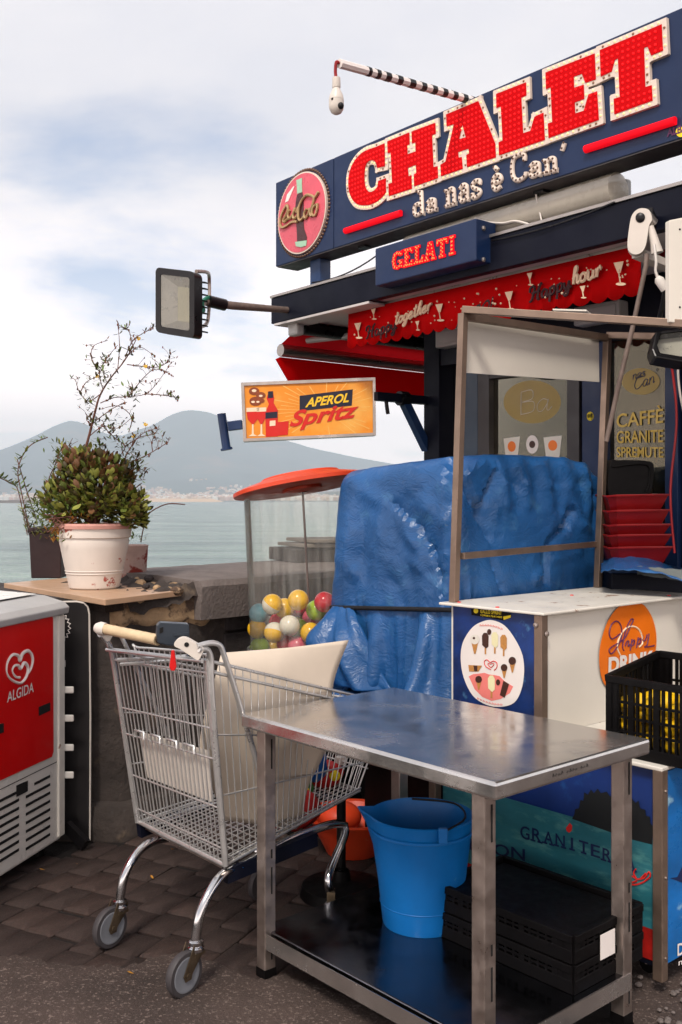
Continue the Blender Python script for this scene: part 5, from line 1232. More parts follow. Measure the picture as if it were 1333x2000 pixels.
mb = MB(); mb.box(BP.w(*BP.at(127, 1302), .001), BP.ex * .004, -V(0, .003, 0), V(0, 0, .03)); mb.emit('chalk_mark', M['white_print'], bo)
mb = MB(); mb.bar(W(130, 1612, 4.60), W(168, 1650, 4.55), .03, .05); mb.emit('foot_bracket', M['black_metal'], bo)

# ================================================================== TILE BOARD and POTS
Zb = 1.15
tn = G(206, 1171, Zb); tr2 = G(375, 1151, Zb); tlf = G(8, 1139, Zb)
bp_ = thing('tile_shelf', 'thin tan slab laid on the wall pier under the flower pots', 'slab', tn)
mb = MB(); ex_ = tr2 - tn; ey_ = (tlf - tn); mb.box(tn + V(0, 0, -.028), ex_, ey_, V(0, 0, .028)); mb.emit('slab', M['tile_board'], bp_, bev=.003)
mb = MB(); mb.box(tn + ex_ * .1 + ey_ * .08 + V(0, 0, -.075), ex_ * .75, ey_ * .7, V(0, 0, .046)); mb.emit('packing', M['soil'], bp_)

def leafmesh(L_, W_, bend, name, mat, cup=.12):
    mb = MB(); pts = []; nn = 5
    for i in range(nn + 1):
        t = i / nn; w_ = W_ * math.sin(math.pi * (t * .9 + .06)) ** .8 * (.55 + .45 * min(1, t * 1.6)); z = bend * t * t * L_
        pts += [(-w_ / 2, t * L_, z + cup * w_), (0, t * L_, z), (w_ / 2, t * L_, z + cup * w_)]
    fs = []
    for i in range(nn):
        for k in range(2): a = i * 3 + k; fs.append((a, a + 1, a + 4, a + 3))
    mb.add(pts, fs); return share(mb, name, mat, 80)
def leaf_matrix(p, d, roll, s):
    d = Vector(d).normalized(); up = V(0, 0, 1) if abs(d.z) < .95 else V(1, 0, 0); x = d.cross(up).normalized(); z = x.cross(d)
    Mx = Matrix(((x.x, d.x, z.x, 0), (x.y, d.y, z.y, 0), (x.z, d.z, z.z, 0), (0, 0, 0, 1)))
    return Matrix.Translation(p) @ Mx @ Matrix.Rotation(roll, 4, 'Y') @ Matrix.Scale(s, 4)

# white pot
pc = G(181, 1150, Zb); pc.y += .04
pot = thing('flower_pot', 'large peeling white pot with pinkish rim in the middle of the slab', 'pot', pc)
sc_ = pc.y / F
prof = [(44, 0), (48, 3), (56, 40), (64, 78), (67, 92), (66, 98), (70, 100), (72, 118)]
mb = MB(); mb.lathe([(0, 0)] + [(r_ * sc_, z * sc_) for r_, z in prof], pc, (0, 0, 1), 40, caps=False); mb.emit('body', M['pot_white'], pot, smooth=30)
for z in (30, 35):
    mb = MB(); r_ = (48 + 8 * (z - 3) / 37) * sc_; mb.lathe([(r_, z * sc_ - .003), (r_ + .004, z * sc_), (r_ + .002, z * sc_ + .004)], pc, (0, 0, 1), 40, caps=False); mb.emit('groove_ring', M['pot_white'], pot, smooth=60)
mb = MB(); mb.lathe([(70 * sc_, 116 * sc_), (75 * sc_, 117 * sc_), (76 * sc_, 123 * sc_), (73 * sc_, 127 * sc_), (66 * sc_, 126 * sc_), (65 * sc_, 112 * sc_), (0, 112 * sc_)], pc, (0, 0, 1), 40, caps=False); mb.emit('rim', M['pot_rim'], pot, smooth=40)
ztop = pc.z + 118 * sc_
# jade bush: crown of fleshy leaves
jl = [leafmesh(.040, .029, .35, 'jade_leaf', M[k], .1) for k in ('leaf_a', 'leaf_b', 'leaf_c', 'leaf_d', 'leaf_b', 'leaf_a')]
jb = thing('jade_plant', 'dense round jade plant with green and reddish fleshy leaves in the white pot', 'plant', V(pc.x, pc.y, ztop))
rs = random.Random(12)
jc = W(184, 962, pc.y); rx, rz_ = 86 * sc_, 82 * sc_
def jade_r(dv):
    return 1 + .30 * n3(dv.x * 2.0, dv.y * 2.0, dv.z * 2.0 + 4) + .24 * n3(dv.x * 6, dv.y * 6, dv.z * 6)
stm = MB()
for i in range(16):
    dv = Vector((rs.uniform(-1, 1), rs.uniform(-1, .6), rs.uniform(-.1, 1))).normalized(); e = jc + Vector((dv.x * rx, dv.y * rx, dv.z * rz_)) * .8
    stm.tube(smoothpts([V(pc.x, pc.y, ztop - .03), (V(pc.x, pc.y, ztop) * .5 + e * .5) + V(0, 0, .02), e], 3), [.012, .011, .010, .009, .008, .007, .006], 6)
stm.emit('trunk', M['stem'], jb, smooth=60)
leaves = []
LOBES = [(186, 962, 76, 66, 0), (132, 984, 44, 44, -.04), (240, 990, 42, 46, -.03), (164, 916, 44, 34, 0), (214, 930, 42, 38, .02), (262, 1012, 20, 26, -.05)]
for i in range(3200):
    dv = Vector((rs.gauss(0, 1), rs.gauss(0, 1), rs.gauss(0, 1))).normalized()
    if dv.z < -.9: continue
    lx, ly, lr, lh, ld_ = LOBES[rs.choices(range(len(LOBES)), [10, 4, 4, 3, 3, 2])[0]]
    rr_ = jade_r(dv) * (1 - .28 * rs.random() ** 1.6); p = W(lx, ly, pc.y + ld_) + Vector((dv.x * lr * sc_, dv.y * lr * sc_, dv.z * lh * sc_)) * rr_
    if p.z < ztop - .03 and abs(p.x - pc.x) < .17: continue
    if dv.z < -.3: p.z += .02
    if dv.z > .55: p.x -= .01
    d_ = (dv + Vector((rs.uniform(-.8, .8), rs.uniform(-.8, .8), rs.uniform(-.2, .9)))).normalized()
    h_ = (p.z - jc.z) / rz_; reddish = rs.random() < (.12 + .42 * max(0, h_))
    me = jl[1] if reddish else jl[rs.choice([0, 0, 2, 2, 3, 3])]
    if h_ < -.2 and rs.random() < .3: me = jl[2]
    leaves.append((rr_ - .5 * dv.y + (p - jc).length * 2, me, leaf_matrix(p, d_, rs.uniform(-.6, .6), rs.uniform(.5, 1.3))))
leaves.sort(key=lambda q: -q[0])
def rest(lst, parent, name):
    by = {}
    for _, me, Mx in lst: by.setdefault(me.materials[0].name, []).append((me, Mx))
    for mn, L in by.items():
        mb = MB()
        for me, Mx in L: mb.add([Mx @ v.co for v in me.vertices], [tuple(p.vertices) for p in me.polygons])
        mb.emit(name, bpy.data.materials[mn], parent, smooth=80, kind='stuff')
for _, me, Mx in leaves[:270]: piece('leaf', me, jb, Mx)
rest(leaves[270:], jb, 'inner_leaf')
# trailing ochre sedum on the left lip
sd_l = [leafmesh(.022, .010, .2, 'sedum_leaf', M[k]) for k in ('leaf_ochre', 'leaf_green', 'leaf_b')]
se = thing('trailing_succulent', 'small ochre and green trailing succulent over the left lip of the white pot', 'plant', V(pc.x - .12, pc.y - .1, ztop))
L = []
for i in range(520):
    x = rs.gauss(122, 26); y = 1012 + rs.gauss(0, 24) + max(0, (118 - x)) * .1
    if not (72 < x < 185 and 965 < y < 1062): continue
    p = W(x, y, pc.y - .15 + rs.uniform(-.03, .08) + abs(x - 150) * .0008); L.append((0, sd_l[0 if x + rs.gauss(0, 18) > 108 and y > 1005 else (1 if rs.random() < .8 else 2)], leaf_matrix(p, (rs.uniform(-1, 1), rs.uniform(-1, .2), rs.uniform(-.5, 1)), 0, rs.uniform(.8, 1.6))))
for _, me, Mx in L[:120]: piece('leaf', me, se, Mx)
rest(L[120:], se, 'small_leaf')
sm_ = MB()
for i in range(9):
    a = W(rs.uniform(105, 150), 1036, pc.y - .12); sm_.tube(smoothpts([a, W(rs.uniform(90, 150), 1010, pc.y - .15), W(rs.uniform(85, 140), rs.uniform(1000, 1045), pc.y - .17)], 3), .003, 5)
sm_.emit('stem', M['stem'], se, smooth=60)
# tall weed: stem, branches, seed heads, yellow flowers
wd = thing('flowering_weed', 'tall thin weed with reddish stem and yellow flowers rising from the white pot', 'plant', V(pc.x + .0, pc.y + .05, ztop))
wy = pc.y + .03
S4 = lambda x, y: (x / 2.777, 620 + y / 2.777)
main = [S4(455, 745), S4(485, 640), S4(520, 500), S4(545, 420), S4(600, 330), S4(680, 230), S4(740, 120)]
brs = [[(545, 465), (620, 435), (700, 430), (790, 415), (850, 360), (930, 245)], [(790, 415), (870, 420), (940, 430), (965, 450)], [(700, 430), (760, 350), (830, 285), (890, 290), (940, 320)], [(690, 255), (770, 265), (850, 270), (910, 240), (925, 195)], [(650, 270), (700, 200), (760, 160), (840, 210)], [(640, 280), (650, 150), (640, 40)], [(680, 215), (720, 130), (770, 90), (830, 60)], [(720, 150), (700, 70), (660, 50)], [(560, 390), (540, 300), (575, 230), (640, 150)], [(545, 300), (510, 250), (495, 200), (515, 150), (585, 125)], [(540, 420), (480, 455), (430, 400), (410, 340), (385, 330)], [(440, 400), (470, 350), (520, 325)], [(500, 580), (470, 550), (520, 500)], [(480, 650), (560, 590), (640, 600), (720, 540)], [(560, 590), (620, 650), (680, 700), (640, 760), (600, 780)], [(680, 700), (760, 650), (840, 630), (865, 585)], [(660, 840), (690, 740), (760, 640), (850, 600)], [(700, 790), (790, 750), (860, 710), (915, 675)], [(830, 730), (825, 680), (840, 640)], [(700, 620), (715, 540), (640, 480), (540, 500)], [(455, 745), (400, 715), (380, 690), (395, 655)], [(680, 870), (740, 820), (800, 840)], [(700, 850), (740, 880), (790, 880)], [(520, 560), (620, 490), (690, 460)]]
tb_ = MB(); tb_.tube(smoothpts([W(x, y, wy) for x, y in main], 4), [.0085 * (1 - .03 * i) for i in range(25)], 6); tb_.emit('stem', M['stem'], wd, smooth=60)
tip_pts = []; bmb = MB()
for bi, b_ in enumerate(brs):
    dz_ = rs.uniform(-.12, .12); pts = smoothpts([W(*S4(x, y), wy + dz_ * (k / (len(b_) - 1))) for k, (x, y) in enumerate(b_)], 4)
    bmb.tube(pts, [.0028 * (1 - .55 * i / len(pts)) for i in range(len(pts))], 5)
    for i in range(2, len(pts)):
        if rs.random() < .75: tip_pts.append((pts[i], i / len(pts)))
        if rs.random() < .30:
            q = pts[i] + Vector((rs.uniform(-.05, .05), rs.uniform(-.04, .04), rs.uniform(-.01, .06))); bmb.tube([pts[i], (pts[i] + q) / 2 + V(.004, 0, .004), q], .0012, 4); tip_pts.append((q, 1.2))
bmb.emit('branch', M['stem'], wd, smooth=60, kind='stuff')
wl_ = [leafmesh(.036, .014, .3, 'weed_leaf', M[k]) for k in ('leaf_d', 'leaf_green', 'leaf_b')]
L = []; fl_ = MB(); sdm = MB()
for p, t in tip_pts:
    if t > .95 and rs.random() < .13:
        for k in range(5):
            an = k * 1.256 + rs.random(); fl_.ball(p + V(math.cos(an) * .007, math.sin(an) * .004, math.sin(an) * .006), .0048, 5, 4)
    elif rs.random() < .55: sdm.ball(p, rs.uniform(.003, .0055), 5, 4, (1, 1, 1.6))
    for k in range(rs.choice([0, 1, 2, 3])): L.append((0, wl_[rs.choice([0, 0, 1, 2])], leaf_matrix(p + V(rs.uniform(-.008, .008), 0, rs.uniform(-.008, .008)), (rs.uniform(-1, 1), rs.uniform(-1, 1), rs.uniform(-.6, .8)), 0, rs.uniform(.5, 1.0) * (1.4 - .6 * t))))
for (x, y, n_, sp) in ((560, 330, 26, 34), (720, 410, 16, 20), (580, 240, 12, 18), (500, 560, 14, 22), (590, 590, 26, 40), (690, 700, 30, 44), (720, 800, 26, 34), (540, 690, 12, 20), (480, 460, 10, 16), (760, 830, 12, 20)):
    for k in range(int(n_ * 3.0)):
        p = W(*S4(x + rs.gauss(0, sp * .95), y + rs.gauss(0, sp * .95)), wy + rs.uniform(-.06, .06)); L.append((0, wl_[rs.choice([0, 0, 1, 2])], leaf_matrix(p, (rs.uniform(-1, 1), rs.uniform(-1, 1), rs.uniform(-.7, .7)), 0, rs.uniform(.5, 1.0))))
rest(L, wd, 'small_leaf'); fl_.emit('yellow_flower', M['flower'], wd, kind='stuff'); sdm.emit('seed_head', M['seed'], wd, kind='stuff')
# dark square pot with green plant (left)
dp = G(97, 1131, Zb); dp.y += .12; s2 = dp.y / F
dpo = thing('planter', 'dark brown square planter half hidden behind the white pot', 'planter', V(dp.x, dp.y, Zb))
mb = MB(); x0_, x1_ = (66 - CX) * s2, (126 - CX) * s2; hz_ = 88 * s2
mb.hexa([V(x0_ + .01, dp.y - .08, Zb + .001), V(x1_, dp.y - .08, Zb + .001), V(x1_, dp.y + .08, Zb + .001), V(x0_ + .01, dp.y + .08, Zb + .001), V(x0_, dp.y - .09, Zb + hz_), V(x1_ + .01, dp.y - .09, Zb + hz_), V(x1_ + .01, dp.y + .09, Zb + hz_), V(x0_, dp.y + .09, Zb + hz_)]); mb.emit('body', M['pot_dark'], dpo, bev=.006)
mb = MB(); mb.box(V(x0_ - .006, dp.y - .098, Zb + hz_ + .001), V(x1_ - x0_ + .02, 0, 0), V(0, .196, 0), V(0, 0, .03)); mb.emit('rim', M['pot_dark'], dpo, bev=.005)
gp = thing('leafy_plant', 'bright green leafy plant with long shoots growing from the dark planter', 'plant', V(dp.x, dp.y, Zb + hz_))
gl_ = [leafmesh(.042, .016, .3, 'plant_leaf', M[k]) for k in ('leaf_green', 'leaf_a', 'leaf_c')]; L = []
shoots = [[(170, 1180), (120, 960), (100, 820), (160, 700), (260, 650)], [(150, 1180), (100, 940), (60, 900), (0, 870), (-40, 860)], [(200, 1100), (150, 950), (95, 770)], [(260, 1000), (300, 800), (335, 710)], [(240, 1050), (260, 900), (290, 820)], [(160, 1180), (140, 1080), (125, 1040)], [(200, 1180), (180, 1120), (150, 1160)]]
gsm = MB()
for b_ in shoots:
    pts = smoothpts([W(*S4(x, y), dp.y - .02 + rs.uniform(-.05, .05)) for x, y in b_], 6); gsm.tube(pts, .0032, 5)
    for i in range(4, len(pts)):
        for k in range(3):
            if rs.random() < .8: L.append((rs.random(), rs.choice(gl_), leaf_matrix(pts[i], (rs.choice([-1, 1]) * rs.uniform(.5, 1), rs.uniform(-.7, .5), rs.uniform(-.2, .8)), rs.uniform(-.4, .4), rs.uniform(.5, 1.15))))
for i in range(240):
    x = rs.uniform(150, 330); y = rs.uniform(960, 1190); 
    if rs.random() < .9: L.append((rs.random(), rs.choice(gl_), leaf_matrix(W(*S4(x, y), dp.y - .1 + rs.uniform(-.06, .1)), (rs.uniform(-1, 1), rs.uniform(-1, .3), rs.uniform(-.4, .8)), rs.uniform(-.5, .5), rs.uniform(.6, 1.1))))
for i in range(60): L.append((rs.random(), rs.choice(gl_), leaf_matrix(W(*S4(rs.gauss(330, 25), rs.gauss(745, 30)), dp.y + rs.uniform(-.05, .05)), (rs.uniform(-1, 1), rs.uniform(-1, .3), rs.uniform(-.1, 1)), 0, rs.uniform(.6, 1.0))))
L.sort(key=lambda q: q[0])
for _, me, Mx in L[:220]: piece('leaf', me, gp, Mx)
rest(L[220:], gp, 'small_leaf'); gsm.emit('stem', M['stem'], gp, smooth=60, kind='stuff')
# small rusty pot (right)
rp_ = G(256, 1136, Zb); rp_.y += .03; s3 = rp_.y / F
rpo = thing('flower_pot', 'small flaking rust-red and grey pot at the right of the white pot', 'pot', rp_)
mb = MB(); mb.lathe([(0, 0), (26 * s3, 0), (27 * s3, 4 * s3), (31 * s3, 66 * s3), (32 * s3, 70 * s3), (29 * s3, 71 * s3), (28 * s3, 62 * s3), (0, 62 * s3)], rp_, (0, 0, 1), 30, caps=False); mb.emit('body', M['pot_rust'], rpo, smooth=35)
mb = MB(); mb.lathe([(0, .001), (31 * s3, .001), (33 * s3, 6 * s3), (30 * s3, 8 * s3)], rp_ - V(0, 0, 0), (0, 0, 1), 30, caps=False); mb.emit('saucer', M['pot_dark'], rpo, smooth=35)
sp_ = thing('bare_sprig', 'thin arching reddish sprig with narrow leaves in the small rusty pot', 'plant', rp_ + V(0, 0, 66 * s3))
b_ = [(765, 1220), (780, 1140), (800, 1075), (850, 1035), (920, 1010), (1005, 1015)]; pts = smoothpts([W(*S4(x, y), rp_.y) for x, y in b_], 5)
mb = MB(); mb.tube(pts, .0035, 6); mb.emit('stem', M['stem'], sp_, smooth=60)
nl = leafmesh(.05, .010, .1, 'narrow_leaf', M['leaf_d'])
for (x, y, dx, dy) in ((930, 1012, 1, -.25), (960, 1012, 1, -.15), (900, 1020, 1, -.4), (860, 1035, 1, -.3), (820, 1072, 1, -.15), (850, 1055, 1, -.2), (785, 1130, -1, .1), (780, 1160, 1, .3), (775, 1190, 1, .4), (770, 1200, -1, .5), (760, 1215, 1, .2), (795, 1110, .4, 1)):
    piece('leaf', nl, sp_, leaf_matrix(W(*S4(x, y), rp_.y), (dx, rs.uniform(-.3, .1), dy), 0, rs.uniform(.8, 1.25)))
for k in range(26): piece('leaf', gl_[k % 3], sp_, leaf_matrix(W(*S4(rs.uniform(670, 800), rs.uniform(1185, 1225)), rp_.y - .03), (rs.uniform(-1, 1), rs.uniform(-1, .3), rs.uniform(0, .8)), 0, rs.uniform(.5, .9)))

# ================================================================== SHOPPING TROLLEY
UC = Vector((.676, -.737, 0)); VC = Vector((.742, .670, 0)).normalized()
TL, TR = V(-.858, 3.72, 1.045), V(-.4466, 3.32, 1.067); L0, R0 = V(-.776, 3.823, .367), V(-.392, 3.366, .367)
w1, w2 = G(215, 1850), G(360, 1946)
tro = thing('shopping_trolley', 'wire supermarket trolley with chrome legs standing left of the steel table', 'trolley', (w1 + w2) / 2)
fl_len = .84
TLf, TRf = TL + VC * .92 + UC * .07 + V(0, 0, -.27), TR + VC * .92 - UC * .05 + V(0, 0, -.28)
L0f, R0f = L0 + VC * .70 + UC * .09 + V(0, 0, .10), R0 + VC * .70 - UC * .08 + V(0, 0, .10)
cylm = MB(); cylm.lathe([(1, 0), (1, 1)], (0, 0, 0), (0, 0, 1), 6); CYL = share(cylm, 'wire', M['chrome'], 60)
def lerp(a, b, t): return a + (b - a) * t
def frame_part(name, segs, r_, mat=M['chrome'], seg=8):
    mb = MB()
    for s_ in segs: mb.tube(s_, r_, seg)
    return mb.emit(name, mat, tro, smooth=50)
def wires(parent, a0, a1, b0, b1, n, r_, skip=()):
    for i in range(n):
        if i in skip: continue
        t = (i + .5) / n; piece('wire', CYL, parent, seg_matrix(lerp(a0, a1, t), lerp(b0, b1, t), r_))
# rear gate
gate = frame_part('rear_gate', [[TL, L0]], .0085); piece('gate_edge', CYL, gate, seg_matrix(TR, R0, .0085))
frame_part('rear_bottom_bar', [[L0, R0]], .009)
wires(gate, TL + V(0, 0, -.02), TR + V(0, 0, -.02), L0, R0, 23, .0026)
for t, r_ in ((.0, .0065), (.06, .0045), (.33, .0035), (.48, .004), (.72, .0035), (.92, .0035)):
    piece('cross_wire', CYL, gate, seg_matrix(lerp(TL, L0, t), lerp(TR, R0, t), r_))
off = -VC * .02
piece('cross_wire', CYL, gate, seg_matrix(TL + off + V(0, 0, .0) - UC * .0, TR + off, .0075))
# child seat flap folded against the gate
fa, fb, fe, ff = lerp(lerp(TL, TR, .12), lerp(L0, R0, .12), .46), lerp(lerp(TL, TR, .88), lerp(L0, R0, .88), .46), lerp(lerp(TL, TR, .14), lerp(L0, R0, .14), .72), lerp(lerp(TL, TR, .86), lerp(L0, R0, .86), .72)
sf = MB(); q = [p + VC * .022 for p in (fa, fb, ff, fe)]; sf.add(q + [p + VC * .004 for p in q], [(0, 1, 2, 3), (7, 6, 5, 4), (0, 4, 5, 1), (1, 5, 6, 2), (2, 6, 7, 3), (3, 7, 4, 0)]); sp0 = sf.emit('seat_flap', M['ivory'], tro)
for i in range(4):
    t0, t1 = .06 + i * .24, .2 + i * .24; o_f = -VC * .012
    mb = MB(); mb.tube([lerp(fa, fb, t0) + o_f + V(0, 0, -.01), lerp(fa, fb, t0) + o_f + V(0, 0, .015), lerp(fa, fb, t1) + o_f + V(0, 0, .015), lerp(fa, fb, t1) + o_f + V(0, 0, -.01)], .005, 6); mb.emit('hinge_loop', M['chrome'], sp0, smooth=60)
# inner raised flap of the seat, tilted inside the basket
ia, ib = lerp(TL, TR, .2) + VC * .03 + V(0, 0, .012), lerp(TL, TR, .92) + VC * .03 + V(0, 0, .012); ja, jb_ = lerp(lerp(TL, TR, .2), lerp(L0, R0, .2), .45) + VC * .03, lerp(lerp(TL, TR, .9), lerp(L0, R0, .9), .45) + VC * .03
inn = frame_part('inner_flap', [smoothpts([ja, ia + V(0, 0, -.02), ia + UC * .02, ib - UC * .02, ib + V(0, 0, -.03), jb_], 4)], .005)
wires(inn, ia, ib, ja, jb_, 13, .0026)
mb = MB(); mb.tube([lerp(TL, TR, .16) - VC * .03 + V(0, 0, -.03), lerp(TL, TR, .62) + VC * .08 + V(0, 0, -.01)], .008, 6); mb.tube([lerp(TL, TR, .19) - VC * .03 + V(0, 0, -.045), lerp(TL, TR, .65) + VC * .08 + V(0, 0, -.02)], .007, 6); mb.emit('strut', M['chrome'], tro)
# sides, bottom, front
for (nm, a, b, e, f) in (('right_side', TR, TRf, R0, R0f), ('left_side', TL, TLf, L0, L0f)):
    sd_ = frame_part(nm, [[a, b], [a + V(0, 0, -.035), b + V(0, 0, -.03)]], .0058)
    wires(sd_, a, b, e, f, 27, .0023)
    for t in (.36, .66, .97): piece('cross_wire', CYL, sd_, seg_matrix(lerp(a, e, t), lerp(b, f, t), .0035))
fr = frame_part('front_panel', [[TLf, TRf], [L0f, R0f]], .0058)
wires(fr, TLf, TRf, L0f, R0f, 15, .0025)
for t in (.25, .5, .75): piece('cross_wire', CYL, fr, seg_matrix(lerp(TLf, L0f, t), lerp(TRf, R0f, t), .003))
bt_ = frame_part('basket_floor', [[L0, L0f], [R0, R0f]], .006)
wires(bt_, L0, R0, L0f, R0f, 17, .0026)
for i in range(20): t = (i + .5) / 20; piece('cross_wire', CYL, bt_, seg_matrix(lerp(L0, L0f, t), lerp(R0, R0f, t), .0026))
# second upright of the handle on the right and left
hr = W(385, 1262, 3.28); hl_ = W(196, 1228, 3.62)
frame_part('handle_upright', [smoothpts([hr + V(.0, 0, 0), hr + VC * .08 + V(0, 0, .0), hr + VC * .12 + V(0, 0, -.07), lerp(TR, R0, .55) + VC * .17, lerp(TR, R0, .86) + VC * .20], 5)], .0095)
frame_part('handle_upright', [smoothpts([hl_ + VC * .0, hl_ + VC * .07 + V(0, 0, -.02), hl_ + VC * .12 + V(0, 0, -.10), lerp(TL, L0, .6) + VC * .2], 5)], .0085)
frame_part('gate_post', [smoothpts([hr + V(.005, .0, -.01), TR + V(0.01, 0, .02), lerp(TR, R0, .2) + V(.006, -.002, 0), R0 + V(.003, -.004, 0)], 5)], .0105)
frame_part('gate_post', [smoothpts([hl_ + V(0, 0, -.02), TL + V(-.006, 0, .01), lerp(TL, L0, .2), L0 + V(-.004, -.004, 0)], 5)], .0105)
# handle bar
hA, hB = W(203, 1228, 3.60), W(309, 1250, 3.42)
mb = MB(); mb.tube([hA, hB], .0195, 14); hdl = mb.emit('handle', M['handle_tape'], tro, smooth=50)
for k in range(7):
    t = .05 + k * .14; p = lerp(hA, hB, t); q = lerp(hA, hB, t + .10); ax = (hB - hA).normalized(); x_ = ax.cross(V(0, 0, 1)).normalized(); y_ = x_.cross(ax)
    mb = MB(); mb.tube([lerp(p, q, s) + (x_ * math.cos(1.2 + s * 3.4) + y_ * math.sin(1.2 + s * 3.4)) * .0192 for s in [i / 8 for i in range(9)]], .0012, 4); mb.emit('tape_seam', M['handle_line'], hdl)
mb = MB(); mb.tube([W(308, 1249, 3.42), W(316, 1252, 3.41)], .012, 10); mb.emit('broken_end', M['soil'], hdl)
mb = MB(); mb.tube([W(190, 1226, 3.61), W(197, 1227.5, 3.6), W(206, 1229, 3.595)], [.018, .025, .023], 14); mb.emit('handle_cap', M['ivory'], tro, smooth=40)
HPl = Plane(W(200, 1240, 3.60), (1, .2, 0));  HPl.n = -HPl.n if HPl.n.y > 0 else HPl.n
mb = MB(); mb.prism(HPl, [HPl.pts([(190, 1232), (205, 1238), (221, 1242), (214, 1254), (208, 1252)])], -.03, .0, True); mb.emit('end_bracket', M['ivory'], tro, bev=.004)
HPr = Plane(W(370, 1270, 3.28), (1, .05, 0)); HPr.n = -HPr.n if HPr.n.y > 0 else HPr.n
mb = MB(); mb.prism(HPr, [HPr.pts(sm2([(342, 1254), (350, 1247), (363, 1246), (385, 1258), (398, 1266), (394, 1280), (387, 1290), (372, 1281), (352, 1268), (341, 1262)], 3))], -.035, .0, True); eb = mb.emit('end_bracket', M['ivory'], tro, bev=.006)
mb = MB(); oc = HPr.w(*HPr.at(365, 1259), .0); mb.lathe([(.008, -.01), (.008, .002), (.0, .002)], oc, HPr.n, 12); mb.emit('screw_hole', M['black_gap'], eb)
lk = Plane(W(336, 1238, 3.38), (1, .25, .0), (.02, 0, 1)); lk.n = -lk.n if lk.n.y > 0 else lk.n
mb = MB(); mb.prism(lk, [lk.pts([(307, 1222), (312, 1216), (330, 1217), (369, 1220), (371, 1245), (355, 1262), (330, 1261), (309, 1256), (306, 1240)])], -.05, .0, True); lko = mb.emit('coin_lock', M['slate'], tro, bev=.006)
mb = MB(); mb.prism(lk, [lk.pts([(312, 1226), (319, 1224), (319, 1234), (312, 1237)])], 0, .002); mb.emit('coin_slot', M['black_gap'], lko)
mb = MB(); mb.prism(lk, [lk.pts([(340, 1236), (368, 1236), (367, 1241), (340, 1242)])], 0, .004); mb.emit('lock_ridge', M['slate'], lko)
tg = Plane(W(338, 1290, 3.30), (1, 0, 0)); tg.n = -tg.n if tg.n.y > 0 else tg.n
mb = MB(); mb.prism(tg, [tg.pts([(335, 1270), (341, 1270), (343, 1285), (345, 1303), (341, 1311), (334, 1310), (331, 1302), (333, 1285)])], -.008, .0, True); mb.emit('red_tag', M['red_plastic'], tro, bev=.003)
# frame under the basket and legs
zc_ = .345
for (wp, base, f0) in ((w1, L0, L0f), (w2, R0, R0f)):
    fk = Vector((wp.x, wp.y, 0)); top = base + VC * .06 + V(0, 0, -.02)
    hx = Vector((wp.x + .028, wp.y + .025, .19)) if wp is w1 else Vector((wp.x + .032, wp.y + .02, .21))
    leg_px = ((235, 1757, 3.60), (243, 1712, 3.61), (264, 1672, 3.65), (293, 1646, 3.72), (338, 1634, 3.82)) if wp is w1 else ((383, 1836, 3.25), (390, 1790, 3.26), (408, 1746, 3.29), (436, 1708, 3.35), (478, 1688, 3.44))
    hx = W(*leg_px[0]); pts = smoothpts([W(*q) for q in leg_px], 7)
    mb = MB(); mb.tube(pts, .0165, 12); mb.emit('chrome_leg', M['chrome_leg'], tro, smooth=60)
    mb = MB(); mb.lathe([(.017, -.035), (.026, -.033), (.027, -.022), (.021, -.018), (.025, -.012), (.025, -.002), (.018, .002)], hx, (0, 0, 1), 16); mb.emit('collar', M['chrome_leg'], tro, smooth=40)
    ax = Vector((.80, -.60, 0)).normalized(); wc = Vector((wp.x, wp.y, .072))
    wh = MB(); wh.lathe([(.055, -.014), (.069, -.013), (.072, -.006), (.072, .006), (.069, .013), (.055, .014)], wc, ax, 36); who = wh.emit('wheel', M['rubber'], tro, smooth=40)
    wh = MB(); wh.lathe([(0, -.0145), (.049, -.0145), (.054, -.0155), (.056, -.0145), (.056, .0145), (.054, .0155), (.049, .0145), (0, .0145)], wc, ax, 36, caps=False); wh.emit('hub_disc', M['hub'], who, smooth=40)
    for sgn in (-1, 1):
        fkm = MB(); o_ = ax * sgn * .019; a_ = hx + V(0, 0, -.036)
        pl2 = Plane(wc + o_, (ax.y, -ax.x, 0)); 
        tx = (a_ - wc).dot(pl2.ex)
        fkm.prism(pl2, [[(-.014, -.016), (.012, -.018), (.02, .0), (tx + .022, .09), (tx + .022, a_.z - wc.z), (tx - .022, a_.z - wc.z), (tx - .022, .075), (-.018, .0)]], -.0015, .0015, True); fkm.emit('fork', M['fork'], tro)
    fkm = MB(); fkm.tube([wc - ax * .026, wc + ax * .026], .009, 8); fkm.emit('axle', M['fork'], tro)
    fkm = MB(); fkm.box(hx + V(0, 0, -.045) - ax * .021 - Vector((ax.y, -ax.x, 0)) * .022, ax * .042, Vector((ax.y, -ax.x, 0)) * .044, V(0, 0, .01)); fkm.emit('fork_crown', M['fork'], tro)
    # front castor
    fw_ = Vector((wp.x, wp.y, 0)) + VC * .66 + (UC * .02 if wp is w1 else -UC * .03); fc2 = fw_ + V(0, 0, .062)
    wh = MB(); wh.lathe([(.0, -.013), (.060, -.012), (.0625, -.004), (.0625, .004), (.060, .012), (.0, .013)], fc2, ax, 24, caps=False); wh.emit('wheel', M['rubber'], tro, smooth=40)
    mb = MB(); mb.tube(smoothpts([fw_ + V(0, 0, .15), fw_ + V(0, 0, .22) - VC * .01, f0 - VC * .08 + V(0, 0, -.12), lerp(base, f0, .5) + V(0, 0, -.04), top], 6), .0165, 10); mb.emit('chrome_leg', M['chrome_leg'], tro, smooth=60)
    mb = MB(); mb.bar(fw_ + V(0, 0, .16), fw_ + V(0, 0, .06), .05, .03); mb.emit('fork', M['fork'], tro)
